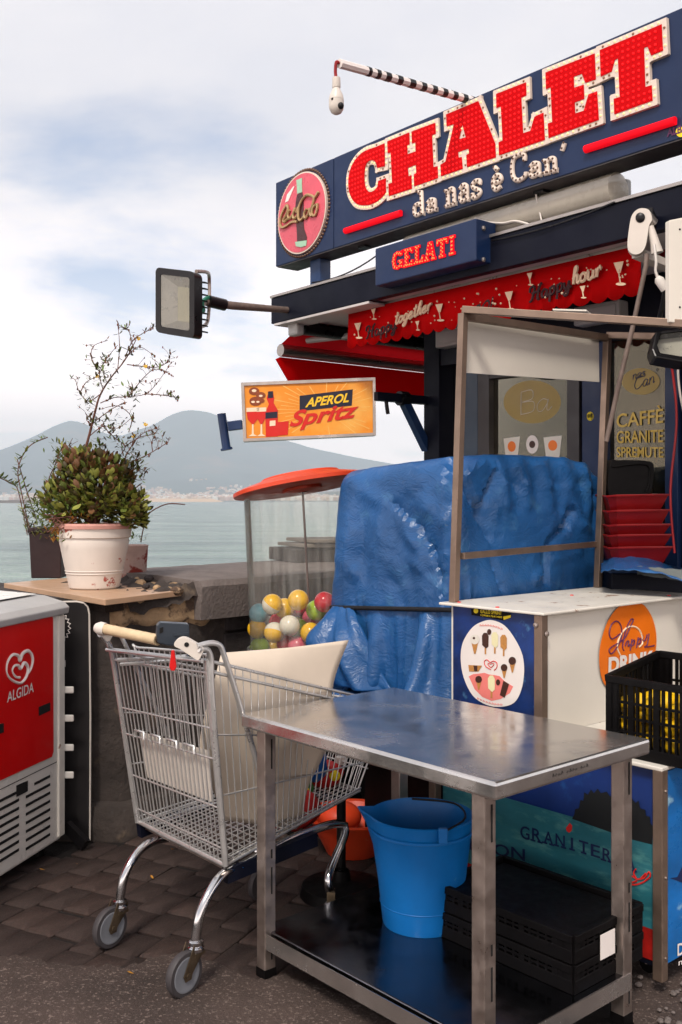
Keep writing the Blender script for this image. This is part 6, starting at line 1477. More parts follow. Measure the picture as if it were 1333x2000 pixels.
mb = MB(); mb.bar(R0 + VC * .0 + V(.0, .0, -.035), R0 + VC * .40 + V(0, 0, .0), .03, .05); mb.emit('chassis_rail', M['navy_dark'], tro); mb = MB(); mb.bar(L0 + V(0, 0, -.035), L0 + VC * .40 + V(0, 0, .02), .03, .05); mb.emit('chassis_rail', M['navy_dark'], tro)
mb = MB(); mb.bar(L0 + V(0, 0, -.02) + VC * .03, R0 + V(0, 0, -.02) + VC * .03, .02, .02); mb.emit('chassis_bar', M['steel_leg'], tro)
# cream sheet bent inside the trolley
cs = [[(432, 1277), (560, 1266), (680, 1250)], [(421, 1320), (540, 1318), (650, 1335)], [(392, 1435), (520, 1440), (640, 1450)], [(400, 1500), (500, 1520), (600, 1540)], [(440, 1600), (520, 1610), (590, 1620)]]
csd = [[3.52, 3.66, 3.80], [3.46, 3.60, 3.76], [3.44, 3.56, 3.70], [3.50, 3.58, 3.70], [3.62, 3.68, 3.76]]
def csheet(u, v):
    a = v * 4; i = min(int(a), 3); t = a - i; row = []
    def q(i_):
        b = u * 2; j = min(int(b), 1); s = b - j; x = cs[i_][j][0] + (cs[i_][j + 1][0] - cs[i_][j][0]) * s; y = cs[i_][j][1] + (cs[i_][j + 1][1] - cs[i_][j][1]) * s; return W(x, y, csd[i_][j] + (csd[i_][j + 1] - csd[i_][j]) * s)
    P_ = [q(max(i - 1, 0)), q(i), q(i + 1), q(min(i + 2, 4))]
    return .5 * ((2 * P_[1]) + (P_[2] - P_[0]) * t + (2 * P_[0] - 5 * P_[1] + 4 * P_[2] - P_[3]) * t * t + (3 * P_[1] - P_[0] - 3 * P_[2] + P_[3]) * t ** 3)
mb = MB(); mb.grid(csheet, 20, 24); o = mb.emit('bent_sheet', M['card'], loc=csheet(.5, 1), smooth=80); tag(o, 'large bent cream plastic sheet standing in the trolley', 'sheet'); so = o.modifiers.new('solid', 'SOLIDIFY'); so.thickness = .006
# packets lying in the front of the trolley
rs = random.Random(31)
for i, (x, y, D, mt, lab, wd_) in enumerate(((592, 1490, 3.90, 'bag_blue', 'crumpled blue snack bag in the front of the trolley', .10), (640, 1510, 3.98, 'bag_red', 'small red packet beside the blue bag in the trolley', .07), (580, 1540, 3.84, 'bag_green', 'small green packet under the blue bag in the trolley', .07), (570, 1580, 3.80, 'bag_red', 'large red bag on the trolley floor near the table leg', .11))):
    p = W(x, y, D); bg = thing('snack_bag', lab, 'bag', p)
    mb = MB(); mb.ball(p, wd_, 14, 10, (1.0, .6, .8)); mb.v = [v + (v - p).normalized() * .022 * n3(v.x * 22, v.y * 22, v.z * 22 + i) for v in mb.v]; mb.emit('pouch', M[mt], bg, smooth=50)
    for k in range(2):
        mb = MB(); mb.ball(p + V(-.02 + .05 * k, -wd_ * .55, .02 - .02 * k), .022, 8, 6, (1, .3, 1)); mb.emit('print_spot', M[('white_print', 'yellow_print')[k]], bg, smooth=60)

# ================================================================== STEEL TABLE
UT = Vector((.659, -.752, 0)).normalized(); VT = Vector((.752, .659, 0)).normalized(); TLc = V(-.343, 3.396, 0); TLN, TWD, TZ = 1.121, .729, .875
tab = thing('steel_table', 'stainless steel work table with lower shelf in the foreground', 'table', TLc + UT * TLN / 2 + VT * TWD / 2)
def tp(a, b, z): return TLc + UT * a + VT * b + V(0, 0, z)
mb = MB(); mb.box(tp(0, 0, TZ - .048), UT * TLN, VT * TWD, V(0, 0, .048)); mb.emit('table_top', M['steel'], tab, bev=.009)
P_e = Plane(tp(TLN + .0012, 0, TZ - .048), VT); P_e.n = UT.copy(); mb = MB()
for k in range(13):
    x = .24 + k * .013
    if k in (4, 9): continue
    mb.tube([P_e.w(x, .020, 0), P_e.w(x + .004, .029 - .002 * (k % 3), 0), P_e.w(x + .007, .021 + .003 * (k % 2), 0)], .0008, 4)
mb.emit('worn_stamp', M['black_gap'], tab, kind='stuff')
mb = MB(); mb.box(tp(.05, .045, .118), UT * (TLN - .10), VT * (TWD - .09), V(0, 0, .035)); mb.emit('shelf', M['steel_dark'], tab, bev=.004)
for (a, b, nm) in ((.045, .042, 'f'), (TLN - .075, .042, 'n'), (TLN - .075, TWD - .042, 'r'), (.045 + .03, TWD - .042, 'b')):
    a0 = a + (.045 if nm == 'f' else 0)
    p = tp(a0, b, 0); mb = MB(); mb.post(p, p + V(0, 0, TZ - .049), .046, math.atan2(UT.y, UT.x)); lg = mb.emit('leg', M['steel_leg'], tab, bev=.003)
    mb = MB(); mb.post(p + V(0, 0, -.002), p + V(0, 0, .03), .049, math.atan2(UT.y, UT.x)); mb.emit('foot', M['black_plastic'], lg)
    for (z0, z1) in ((.70, .80), (.40, .43), (.28, .37), (.06, .10)):
        mb = MB(); mb.box(p + UT * .0236 + VT * .002 + V(0, 0, z0), UT * .0008, VT * .006, V(0, 0, z1 - z0)); mb.emit('slot', M['black_gap'], lg)
for (a, b, e) in ((.05, .02, UT * (TLN - .1)),):
    mb = MB(); mb.box(tp(.068, .022, .10), UT * (TLN - .13), VT * .0022, V(0, 0, .052)); mb.emit('shelf_edge', M['steel'], tab); mb = MB(); mb.box(tp(TLN - .052, .03, .10), UT * .0022, VT * (TWD - .06), V(0, 0, .052)); mb.emit('shelf_edge', M['steel'], tab)

# ================================================================== BUCKET
bc = G(824, 1800, .153); bc = V(bc.x, bc.y, .1535)
bu = thing('bucket', 'bright blue plastic bucket with a spout on the lower shelf of the table', 'bucket', bc)
r0_, r1_, bh_ = .132, .182, .37
mb = MB(); sg_ = 44; vs_ = []; sp_dir = math.atan2(.1, -1)
def bring(r_, z, spout):
    out = []
    for k in range(sg_):
        t = 2 * math.pi * k / sg_; d_ = abs((t - sp_dir + math.pi) % (2 * math.pi) - math.pi); e = spout * max(0, 1 - d_ / .34) ** 1.3
        out.append(bc + V(math.cos(t) * (r_ + e), math.sin(t) * (r_ + e), z + e * .35))
    return out
rings = [bring(r0_, 0, 0), bring(r0_ + .003, .01, 0), bring(r0_ + .018, bh_ * .4, 0), bring(r0_ + .032, bh_ * .72, .006), bring(r1_ - .01, bh_ * .9, .03), bring(r1_, bh_, .05), bring(r1_ - .005, bh_ + .004, .048), bring(r1_ - .008, bh_ - .004, .046), bring(r1_ - .02, bh_ * .85, .02), bring(r0_ + .015, bh_ * .4, 0), bring(r0_ - .004, .012, 0)]
mb.v = [p for q in rings for p in q]; mb.f = [(i * sg_ + k, i * sg_ + (k + 1) % sg_, (i + 1) * sg_ + (k + 1) % sg_, (i + 1) * sg_ + k) for i in range(len(rings) - 1) for k in range(sg_)]
mb.f.append(tuple(range(sg_))[::-1]); mb.f.append(tuple((len(rings) - 1) * sg_ + k for k in range(sg_))); mb.emit('body', M['blue_bucket'], bu, smooth=45)
mb = MB(); mb.lathe([(r1_ - .006, bh_ * .86), (r1_ - .002, bh_ * .865), (r1_ - .002, bh_ * .885), (r1_ - .006, bh_ * .89)], bc, (0, 0, 1), 44, caps=False); mb.emit('rim_band', M['blue_bucket'], bu, smooth=40)
mb = MB(); mb.lathe([(r0_ + .0105, bh_ * .2), (r0_ + .0125, bh_ * .205), (r0_ + .0115, bh_ * .21)], bc, (0, 0, 1), 44, caps=False); mb.emit('mould_line', M['blue_bucket'], bu, smooth=40)
mb = MB(); e_ = bc + V(.06, -r1_ + .004, bh_ - .03); mb.box(e_ + V(-.02, -.012, -.01), V(.03, 0, 0), V(0, .02, 0), V(0, 0, .05)); mb.emit('handle_lug', M['blue_bucket'], bu, bev=.004)
mb = MB(); mb.tube(smoothpts([e_ + V(0, -.006, .03), bc + V(.14, -.08, bh_ + .012), bc + V(.12, .08, bh_ + .012), bc + V(-.02, r1_ - .01, bh_ + .0)], 5), .004, 6); mb.emit('handle', M['black_metal'], bu, smooth=60)

# ================================================================== CRATES
def crate(name, label, cat, o, ex, ey, w_, d_, h1, h2, cols, mat, rowsz, group=None):
    """slatted plastic crate: corner o, long side ex, depth ey; front height h1, back height h2"""
    t = thing(name, label, cat, o, group); th = .012
    def side(p, e, n, ln, ha, hb, nc, nm):
        s_ = MB()
        s_.bar(p + V(0, 0, .02), p + e * ln + V(0, 0, .02), th, .04); po = s_.emit(nm, mat, t, bev=.002)
        s_ = MB(); s_.bar(p + V(0, 0, ha - .012), p + e * ln + V(0, 0, hb - .012), th * 1.6, .024); s_.emit('top_rail', mat, po, bev=.002)
        for fz_ in rowsz:
            mb = MB(); mb.bar(p + V(0, 0, .04 + (ha - .064) * fz_), p + e * ln + V(0, 0, .04 + (hb - .064) * fz_), th * .8, .008); mb.emit('rail', mat, po)
        for i in range(nc + 1):
            f_ = i / nc; hh = ha + (hb - ha) * f_; wide = .05 if i in (0, nc) else (.022 if i % 4 == 0 else .0085)
            q = p + e * (ln * f_ + (wide / 2 if i == 0 else (-wide / 2 if i == nc else 0)))
            mb = MB(); mb.box(q - e * wide / 2 - n * th * .45 + V(0, 0, .035), e * wide, n * th * .9, V(0, 0, hh - .055)); mb.emit('slat', mat, po)
        return po
    side(o, ex, ey, w_, h1, h1, cols[0], 'front_side'); side(o + ey * d_, ex, ey, w_, h2, h2, cols[0], 'back_side')
    side(o, ey, ex, d_, h1, h2, cols[1], 'end_side'); side(o + ex * w_, ey, ex, d_, h1, h2, cols[1], 'end_side')
    mb = MB(); mb.box(o + V(0, 0, .003), ex * w_, ey * d_, V(0, 0, .012)); mb.emit('base', mat, t)
    return t
cc = V(.68, 2.915, .1535)
for k, lab in enumerate(('lower of two flat black crates stacked on the table shelf', 'upper black crate with a white label on the table shelf')):
    ck = crate('crate', lab, 'crate', cc - UT * .56 + V(0, 0, k * .088), UT, VT, .56, .36, .085, .085, (18, 11), M['black_plastic'], (.5,), 'black crates under the table')
    if k == 1:
        mb = MB(); q = cc + UT * .011 + VT * .12 + V(0, 0, .088 - .02); mb.box(q, UT * .002, VT * .075, V(0, 0, .075)); mb.emit('paper_label', M['white_print'], ck)
    mb = MB(); mb.box(cc - UT * .54 + VT * .02 + V(0, 0, k * .088 + .02), UT * .52, VT * .32, V(0, 0, .05)); mb.emit('liner', M['black_plastic'], ck)

# ================================================================== ICE CREAM CART
UA, VA = Vector((.66, -.751, 0)).normalized(), Vector((.751, .66, 0)).normalized()
KC = V(1.036, 3.23, 0); C0 = V(.731, 3.62, 0); ZL, ZC = .738, 1.196
ca = thing('granita_cart', 'white and sea-printed street cart behind the steel table', 'cart', KC - UA * .5 + VA * .5)
# lower body
LP = Plane(KC - UA * 1.0, UA); LP.n = -VA; RPn = Plane(KC, VA); RPn.n = UA.copy()
mb = MB(); mb.box(KC - UA * .98 + VA * .02 + V(0, 0, .07), UA * .97, VA * 1.0, V(0, 0, ZL - .085)); mb.emit('lower_body', M['navy_dark'], ca)
def lpoly(P, L, k, mat, name, conv=True, th=.001): mb = MB(); mb.prism(P, [P.pts(L) if conv else L], k - th, k); return mb.emit(name, mat, ca)
LPf = Plane(KC - UA * 1.0 + VA * .02 - VA * .0, UA); LPf.n = -VA
zz0 = .09; zz1 = ZL - .02
def lz(px, py): return LPf.at(px, py)
# picture on the left face: sky, sea, tree, fruit band
pn = kbox(LPf, .03, .965, zz0, zz1, -.004, .004, 'picture_panel', M['sky_print'], ca)
hA_, hB_ = lz(965, 1560), lz(1278, 1640); kB = lz(1278, 1815); kA = lz(1000, 1720)
def band(z0, z1, k, mat, name): mb = MB(); mb.prism(LPf, [[(.03, z0), (.965, z0), (.965, z1), (.03, z1)]], k - .001, k); return mb.emit(name, mat, pn)
band(kB[1], hB_[1], .0055, M['sea_print'], 'sea_print'); band(zz0, kB[1] - .0005, .0052, M['fruit_print'], 'fruit_print')
S5 = lambda L: [(940 + x / 3.392, 1460 + y / 3.392) for x, y in L]
mb = MB(); mb.prism(LPf, [LPf.pts(S5([(610, 470), (625, 440), (630, 405), (655, 400), (665, 345), (685, 350), (690, 295), (715, 310), (735, 275), (755, 300), (780, 270), (800, 300), (840, 290), (860, 320), (900, 318), (920, 345), (960, 325), (985, 350), (1000, 328), (1030, 365), (1050, 350), (1062, 400), (1095, 410), (1100, 450), (1125, 455), (1130, 500), (1145, 520), (1140, 640), (980, 600), (840, 550)]))], .006, .0065); mb.emit('tree_print', M['tree_print'], pn)
# arched lettering
tw = 'GRANITERIA'; pa = S5([(268, 590), (1010, 815)])
for i, ch in enumerate(tw):
    f_ = i / (len(tw) - 1); x = 300 + (1000 - 300) * f_; y = 605 + 205 * f_ - 22 * math.sin(math.pi * f_) ; w_ = 62 if ch not in 'I' else 15; h_ = 86 - 6 * math.sin(math.pi * f_)
    sl_ = .30; q = S5([(x - w_ / 2, y - w_ / 2 * sl_), (x + w_ / 2, y + w_ / 2 * sl_), (x - w_ / 2, y - w_ / 2 * sl_ - h_)])
    mb = MB(); text_on(mb, LPf, ch, *[LPf.at(*p) for p in q], k=.008, bold=.012)
    a0 = LPf.at(*q[0]); a1 = LPf.at(*q[1]); dx = (a1[0] - a0[0])
    if ch in 'RNIT A': 
        for s_ in ((.5,) if ch in 'IT' else (.1, .85)): xx = a0[0] + dx * s_; mb.prism(LPf, [[(xx - .011, a0[1] + (a1[1] - a0[1]) * s_ - .002), (xx + .011, a0[1] + (a1[1] - a0[1]) * s_ - .002), (xx + .011, a0[1] + (a1[1] - a0[1]) * s_ + .004), (xx - .011, a0[1] + (a1[1] - a0[1]) * s_ + .004)]], .0075, .0085)
    mb.emit('lettering', M['navy_ink'], pn)
mb = MB(); text_on(mb, LPf, 'LEMON', *[LPf.at(*p) for p in S5([(-130, 660), (300, 750), (-130, 585)])], k=.008, bold=.012); mb.emit('lettering', M['navy_ink'], pn)
mb = MB(); mb.prism(LPf, [LPf.pts(S5([(570, 530), (595, 497), (612, 515), (608, 548), (592, 562), (575, 552)]))], .0065, .007); mb.emit('strawberry_print', M['red_ink'], pn)
mb = MB()
for st in ([(975, 880), (1010, 850), (1040, 870), (1020, 830), (1035, 800)], [(1040, 870), (1090, 860), (1120, 820), (1130, 850), (1095, 880)], [(975, 900), (1030, 905), (1080, 890), (1110, 870)], [(985, 860), (1000, 890), (1040, 880)], [(1070, 860), (1100, 830)]):
    mb.tube(smoothpts([LPf.w(*q, .008) for q in LPf.pts(S5(st))], 4), .003, 5)
mb.emit('coral_print', M['red_ink'], pn)
# posts and right face
for (p, nm) in ((KC, 'corner_post'), (KC - UA * 1.0, 'corner_post'), (KC + VA * 1.03, 'corner_post')):
    mb = MB(); mb.post(p + V(0, 0, .045), p + V(0, 0, ZL - .012), .036, math.atan2(UA.y, UA.x)); po = mb.emit(nm, M['frame_metal'], ca, bev=.003)
    for z in (.12, .38, .66):
        mb = MB(); mb.lathe([(.006, 0), (.005, .004), (0, .005)], p + UA * .018 + VA * .003 + V(0, 0, z), UA, 8, caps=False); mb.emit('rivet', M['steel_leg'], po)
RF = Plane(KC + VA * .02 + UA * .0, VA); RF.n = UA.copy()
rp2 = kbox(RF, .0, 1.0, zz0, zz1, -.005, .006, 'picture_panel', M['sea_print2'], ca)
mb = MB(); text_on(mb, RF, 'DU', RF.at(1319, 1866), RF.at(1345, 1857), RF.at(1319, 1842), .009, .02); text_on(mb, RF, 'm', RF.at(1321, 1884), RF.at(1334, 1880), RF.at(1321, 1876), .009, .01); mb.emit('lettering', M['white_print'], rp2)
mb = MB(); mb.prism(RF, [RF.pts([(1306, 1714), (1320, 1712), (1330, 1690), (1345, 1660), (1350, 1700), (1335, 1725), (1318, 1718)])], .0065, .0075); mb.emit('dolphin_print', M['navy_ink'], rp2)
for (a, b) in ((.06, .08), (.9, .1), (.06, .9), (.9, .9)):
    mb = MB(); p = KC - UA * (1 - a) * 1.0 + VA * b; mb.lathe([(.0, -.014), (.03, -.014), (.034, 0), (.03, .014), (0, .014)], p + V(0, 0, .036), VA, 16, caps=False); mb.emit('castor_wheel', M['black_plastic'], ca, smooth=40)
    mb = MB(); mb.box(p + V(-.02, -.02, .04), V(.04, 0, 0), V(0, .04, 0), V(0, 0, .03)); mb.emit('castor_plate', M['steel_leg'], ca)
# ledge
mb = MB(); mb.box(KC - UA * 1.02 - VA * .015 + V(0, 0, ZL - .014), UA * 1.035, VA * 1.06, V(0, 0, .014)); mb.emit('ledge', M['white_wear'], ca, bev=.004)
# upper box
UW, UL = .454, 1.03
mb = MB(); mb.box(C0 - UA * (UW - .006) + VA * .006 + V(0, 0, ZL + .001), UA * (UW - .012), VA * (UL - .012), V(0, 0, ZC - ZL - .012)); mb.emit('upper_box', M['white_board'], ca)
U1 = Plane(C0 - UA * UW, UA); U1.n = -VA; U2 = Plane(C0, VA); U2.n = UA.copy()
kbox(U1, .02, UW - .03, ZL + .002, ZC - .013, -.005, .0, 'blue_panel', M['blue_print'], ca)
mb = MB(); mb.post(C0 + V(0, 0, ZL + .002) - UA * .008 + VA * .004, C0 + V(0, 0, ZC - .012) - UA * .008 + VA * .004, .036, math.atan2(UA.y, UA.x)); ag = mb.emit('corner_angle', M['frame_metal'], ca, bev=.002)
for (px, py) in ((1047, 1221),):
    mb = MB(); mb.lathe([(.011, 0), (.009, .005), (0, .007)], U1.w(*U1.at(px, py, .015), .015), U1.n, 10, caps=False); mb.emit('bolt', M['steel_leg'], ag)
mb = MB(); mb.lathe([(.011, 0), (.009, .005), (0, .007)], U2.w(.012, ZC - .08, .012), U2.n, 10, caps=False); mb.emit('bolt', M['steel_leg'], ag)
tp_ = MB(); tp_.box(C0 - UA * (UW + .03) - VA * .03 + V(0, 0, ZC - .010), UA * (UW + .06), VA * (UL + .06), V(0, 0, .010)); tpo = tp_.emit('top_plate', M['white_wear'], ca, bev=.003)
for (a, b) in ((-.42, .02), (-.2, -.01), (-.02, .9), (-.3, .6)):
    mb = MB(); mb.lathe([(.008, 0), (.007, .003), (0, .004)], C0 + UA * a + VA * b + V(0, 0, ZC + .0005), (0, 0, 1), 8, caps=False); mb.emit('screw', M['red_ink'], tpo)
# stickers: ice cream oval
ZI = lambda L: [(890 + x / 7.84, 1180 + y / 7.84) for x, y in L]
st_ = thing('round_price_sticker', 'white oval sticker showing ice creams on the cart beside the steel table', 'sticker', U1.w(*U1.at(962, 1380), .001))
def ip(L, mat, name, k, parent=None, conv=True): mb = MB(); mb.prism(U1, [U1.pts(ZI(L) if conv else L)], k - .0006, k); return mb.emit(name, mat, parent or st_)
oval = sm2([(570, 245), (760, 330), (920, 540), (1030, 780), (1055, 1050), (1010, 1320), (900, 1510), (700, 1570), (480, 1540), (270, 1400), (130, 1120), (85, 830), (120, 580), (260, 360), (420, 265)], 4)
ip(oval, M['white_print'], 'paper', .0018)
pk = [(210, 1105), (280, 1070), (380, 1060), (450, 1050), (520, 1075), (600, 1085), (680, 1100), (760, 1180), (890, 1260), (840, 1360), (700, 1450), (560, 1480), (420, 1420), (300, 1300)]
ip(pk, M['pink_print'], 'pink_field', .0026)
def cone(x, y, s, top, k=.0036):
    s = s * 1.25
    ip([(x - 38 * s, y), (x + 38 * s, y), (x + 8 * s, y + 130 * s), (x - 8 * s, y + 130 * s)], M['wafer'], 'wafer_print', k); ip(ell(x, y - 30 * s, 50 * s, 55 * s, 14), M[top], 'scoop_print', k + .0007); ip(ell(x - 10, y - 45 * s, 14 * s, 14 * s, 8), M['choc'], 'chip_print', k + .0012)
def lolly(x, y, s, top, k=.0036):
    s = s * 1.15
    ip([(x - 42 * s, y + 40 * s), (x - 46 * s, y - 90 * s), (x - 20 * s, y - 130 * s), (x + 20 * s, y - 130 * s), (x + 46 * s, y - 85 * s), (x + 44 * s, y + 60 * s), (x + 10 * s, y + 90 * s)], M[top], 'lolly_print', k); ip([(x - 10 * s, y + 80 * s), (x + 12 * s, y + 80 * s), (x + 12 * s, y + 170 * s), (x - 10 * s, y + 170 * s)], M['wafer'], 'stick_print', k - .0004)
cone(305, 580, 1.1, 'white_board'); lolly(465, 580, .95, 'choc'); lolly(610, 570, .95, 'vanilla'); lolly(745, 610, .95, 'wafer'); cone(880, 900, .9, 'choc'); cone(755, 1000, .8, 'choc'); cone(365, 1180, .8, 'choc'); lolly(560, 1240, 1.0, 'vanilla', .0042); ip([(690, 1390), (745, 1170), (830, 1220), (765, 1430)], M['choc'], 'wrapper_print', .0042); ip(ell(525, 425, 32, 46, 14), M['choc'], 'coin_print', .0036); ip(ell(662, 1195, 32, 46, 14), M['choc'], 'coin_print', .0042); ip([(205, 930), (415, 940), (360, 1030), (220, 1030)], M['wafer'], 'biscuit_print', .0036); ip([(285, 940), (345, 940), (345, 1025), (300, 1025)], M['choc'], 'filling_print', .0042)
mb = MB(); mb.tube(smoothpts([U1.w(*q, .003) for q in U1.pts(ZI([(550, 1000), (470, 950), (450, 880), (490, 850), (540, 890), (590, 870), (640, 900), (640, 970), (600, 1010)]))], 4), .0018, 5); mb.tube(smoothpts([U1.w(*q, .003) for q in U1.pts(ZI([(550, 970), (510, 930), (510, 905), (545, 915), (585, 905), (595, 930), (550, 970)]))], 4), .0014, 5); mb.emit('heart_print', M['red_ink'], st_)
mb = MB()
for (x0, y0, x1, y1) in ((380, 330, 740, 400), (340, 1450, 740, 1545)):
    for k in range(9):
        a_ = x0 + (x1 - x0) * k / 9; b2 = y0 + (y1 - y0) * k / 9 - 26 * math.sin(math.pi * k / 9) * (1 if y0 < 800 else -1)
        mb.tube(smoothpts([U1.w(*q, .0026) for q in U1.pts(ZI([(a_, b2 + 8), (a_ + 8, b2 - 22), (a_ + 20, b2 + 6), (a_ + 30, b2 - 12)]))], 3), .0011, 4)
mb.emit('pink_lettering', M['pink_print'], st_, kind='stuff')
bs_ = thing('phone_sticker', 'small black sticker with yellow lettering above the ice cream oval', 'sticker', U1.w(*U1.at(935, 1208), .001))
mb = MB(); mb.prism(U1, [U1.pts(ZI([(240, 35), (850, 140), (850, 200), (740, 250), (250, 165)]))], .0008, .0016); mb.emit('paper', M['black_plastic'], bs_)
mb = MB(); text_on(mb, U1, 'GALLO SPRINT', *[U1.at(*p) for p in ZI([(385, 135), (715, 165), (385, 80)])], k=.0024, bold=.02); text_on(mb, U1, '+390817641480', *[U1.at(*p) for p in ZI([(385, 180), (720, 215), (385, 150)])], k=.0024, bold=.012); mb.prism(U1, [U1.pts(ZI(ell(320, 100, 36, 40, 14)))], .002, .0024); mb.prism(U1, [U1.pts(ZI([(735, 190), (855, 165), (850, 205), (745, 240)]))], .002, .0024); mb.emit('lettering', M['yellow_print'], bs_)
# orange Happy Drink sticker on the right face of the box
hs = thing('happy_drink_sticker', 'round orange sticker reading Happy DRINK on the white cart behind the lemon crate', 'sticker', U2.w(*U2.at(1232, 1330), .001))
ZH = lambda L: [(1160 + x / 5.717, 1150 + y / 5.717) for x, y in L]
ov = sm2([(440, 138), (560, 185), (650, 320), (695, 500), (690, 680), (640, 850), (520, 1000), (380, 1080), (240, 1110), (140, 1090), (85, 990), (60, 820), (70, 640), (130, 420), (220, 260), (330, 165)], 4)
mb = MB(); mb.prism(U2, [U2.pts(ZH(ov))], .0008, .0016); mb.emit('paper', M['orange_print'], hs)
mb = MB(); mb.tube(smoothpts([U2.w(*q, .0025) for q in U2.pts(ZH([(290, 740), (255, 650), (290, 520), (370, 430), (460, 425), (520, 490), (540, 600), (500, 650)]))], 5), .0035, 5); mb.emit('glass_outline', M['ap_cream'], hs)
mb = MB()
for st in ([(290, 500), (200, 560), (165, 500), (190, 400), (250, 360), (295, 410), (305, 520), (270, 620), (200, 720), (165, 700), (190, 650), (330, 560), (400, 420), (435, 345), (400, 350), (345, 480), (315, 640), (330, 690)], [(345, 640), (360, 590), (385, 585), (375, 640), (400, 620)], [(420, 560), (400, 690)], [(415, 600), (445, 570), (440, 620), (410, 640)], [(490, 540), (470, 660)], [(485, 580), (515, 550), (515, 600), (480, 620)], [(540, 520), (540, 580), (570, 570), (590, 510)], [(610, 500), (590, 620), (560, 650), (640, 640), (670, 630)]):
    mb.tube(smoothpts([U2.w(*q, .0035) for q in U2.pts(ZH(st))], 4), .0028, 5)
mb.emit('script_lettering', M['purple_ink'], hs, smooth=60)
mb = MB(); text_on(mb, U2, 'DRINK', *[U2.at(*p) for p in ZH([(155, 950), (660, 860), (160, 765)])], k=.0035, bold=.045, shear=.0); mb.emit('lettering', M['white_print'], hs)

# ---- stall frame standing on the cart
C1 = C0 - UA * UW
sf_ = thing('stall_frame', 'tall thin metal frame with a white header panel standing on the cart', 'frame', V(C1.x, C1.y, ZC))
P0 = W(887, 1160, C1.y); P0.z = ZC + .001; P0t = W(905, 612, C1.y); q1 = C1 + VA * 1.02; P1 = W(1168, 1128, q1.y); P1.z = ZC + .001; P1t = W(1187, 655, q1.y)
aw_ = math.atan2(VA.y, VA.x)
for a, b in ((P0, P0t), (P1, P1t)):
    mb = MB(); mb.post(a, b, .030, aw_); mb.emit('post', M['frame_metal'], sf_, bev=.002)
mb = MB(); mb.bar(W(903, 1086, C1.y), W(1163, 1063, q1.y), .022, .026); mb.emit('cross_bar', M['frame_metal'], sf_, bev=.002)
mb = MB(); mb.bar(P0t + V(0, 0, -.012), P1t + V(0, 0, -.012), .03, .03); mb.emit('top_bar', M['frame_metal'], sf_, bev=.002)
e0 = W(905, 611, C1.y); e1 = W(1400, 637, 3.55)
mb = MB(); mb.bar(e0 + V(0, 0, .012), e1, .035, .028); mb.emit('roof_bar', M['frame_metal'], sf_, bev=.002)
e2 = W(1420, 660, 4.3); mb = MB(); mb.bar(P1t + V(0, 0, .0), e2, .035, .03); mb.emit('roof_bar', M['frame_metal'], sf_, bev=.002)
mb = MB(); q = [e0 + V(.01, .02, .022), e1 + V(0, .02, .012), e2 + V(0, 0, .02), P1t + V(0, 0, .022)]; mb.add(q + [p + V(0, 0, .005) for p in q], [(3, 2, 1, 0), (4, 5, 6, 7), (0, 1, 5, 4), (1, 2, 6, 5), (2, 3, 7, 6), (3, 0, 4, 7)]); None
mb = MB(); pp = [W(1080, 612, 3.86), W(1146, 614, 3.80)]; mb.box(pp[0] + V(0, 0, .012), pp[1] - pp[0], V(.05, .1, 0), V(0, 0, .006)); mb.emit('roof_strip', M['white_board'], sf_)
WP_ = Plane(P0, P1t - P0t if False else V(P1.x - P0.x, P1.y - P0.y, 0)); WP_.n = WP_.n if WP_.n.y < 0 else -WP_.n
hp = [WP_.at(*q) for q in ((912, 624), (1172, 664), (1173, 746), (912, 728))]
mb = MB(); mb.prism(WP_, [hp], -.012, -.004, True); mb.emit('header_panel', M['white_board'], sf_, bev=.002)
wp2 = thing('white_panel', 'white upright panel on the stall roof cut by the right edge', 'panel', W(1340, 632, 3.6))
Wq = Plane(W(1330, 520, 3.6), (1, .2, 0)); Wq.n = Wq.n if Wq.n.y < 0 else -Wq.n
mb = MB(); mb.prism(Wq, [Wq.pts([(1308, 430), (1400, 412), (1400, 640), (1308, 629)])], -.03, 0, True); mb.emit('board', M['white_board'], wp2, bev=.003)
for (x, y) in ((1328, 448), (1328, 600)):
    mb = MB(); mb.lathe([(.004, 0), (.003, .002), (0, .003)], Wq.w(*Wq.at(x, y), .001), Wq.n, 8, caps=False); mb.emit('screw', M['black_metal'], wp2)

# ================================================================== LEMON CRATE
lc0 = V(.90, 3.40, ZL + .001) + VA * .015
lcr = crate('crate', 'black plastic crate of lemons on the cart ledge at the right edge', 'crate', lc0, UA, VA, .38, .33, .265, .315, (16, 14), M['black_plastic'], (.22, .45, .7))
rs = random.Random(6); lm = MB(); sgl = 14
lm.lathe([(0, -.5), (.06, -.49), (.10, -.45), (.26, -.33), (.36, -.1), (.36, .1), (.27, .32), (.12, .44), (.07, .50), (0, .52)], (0, 0, 0), (0, 0, 1), 14, caps=False); LEM = share(lm, 'lemon', M['lemon'], 60)
k = 0
for (a, b, z) in [(.06 + .085 * i, .05 + .08 * j, .055 + .055 * l_) for l_ in range(3) for i in range(6) for j in range(4)]:
    if a > .34 or rs.random() < .06: continue
    o = bpy.data.objects.new('lemon', LEM); COL.objects.link(o)
    o.matrix_world = Matrix.Translation(lc0 + UA * (a + rs.uniform(-.012, .012)) + VA * (b + rs.uniform(-.012, .012)) + V(0, 0, z + rs.uniform(-.006, .01))) @ Matrix.Rotation(rs.uniform(0, 6.28), 4, 'Z') @ Matrix.Rotation(rs.uniform(1.1, 1.9), 4, 'X') @ Matrix.Scale(rs.uniform(.084, .10), 4)
    tag(o, 'yellow lemon lying among the others in the black crate', 'lemon', 'lemons in the black crate')

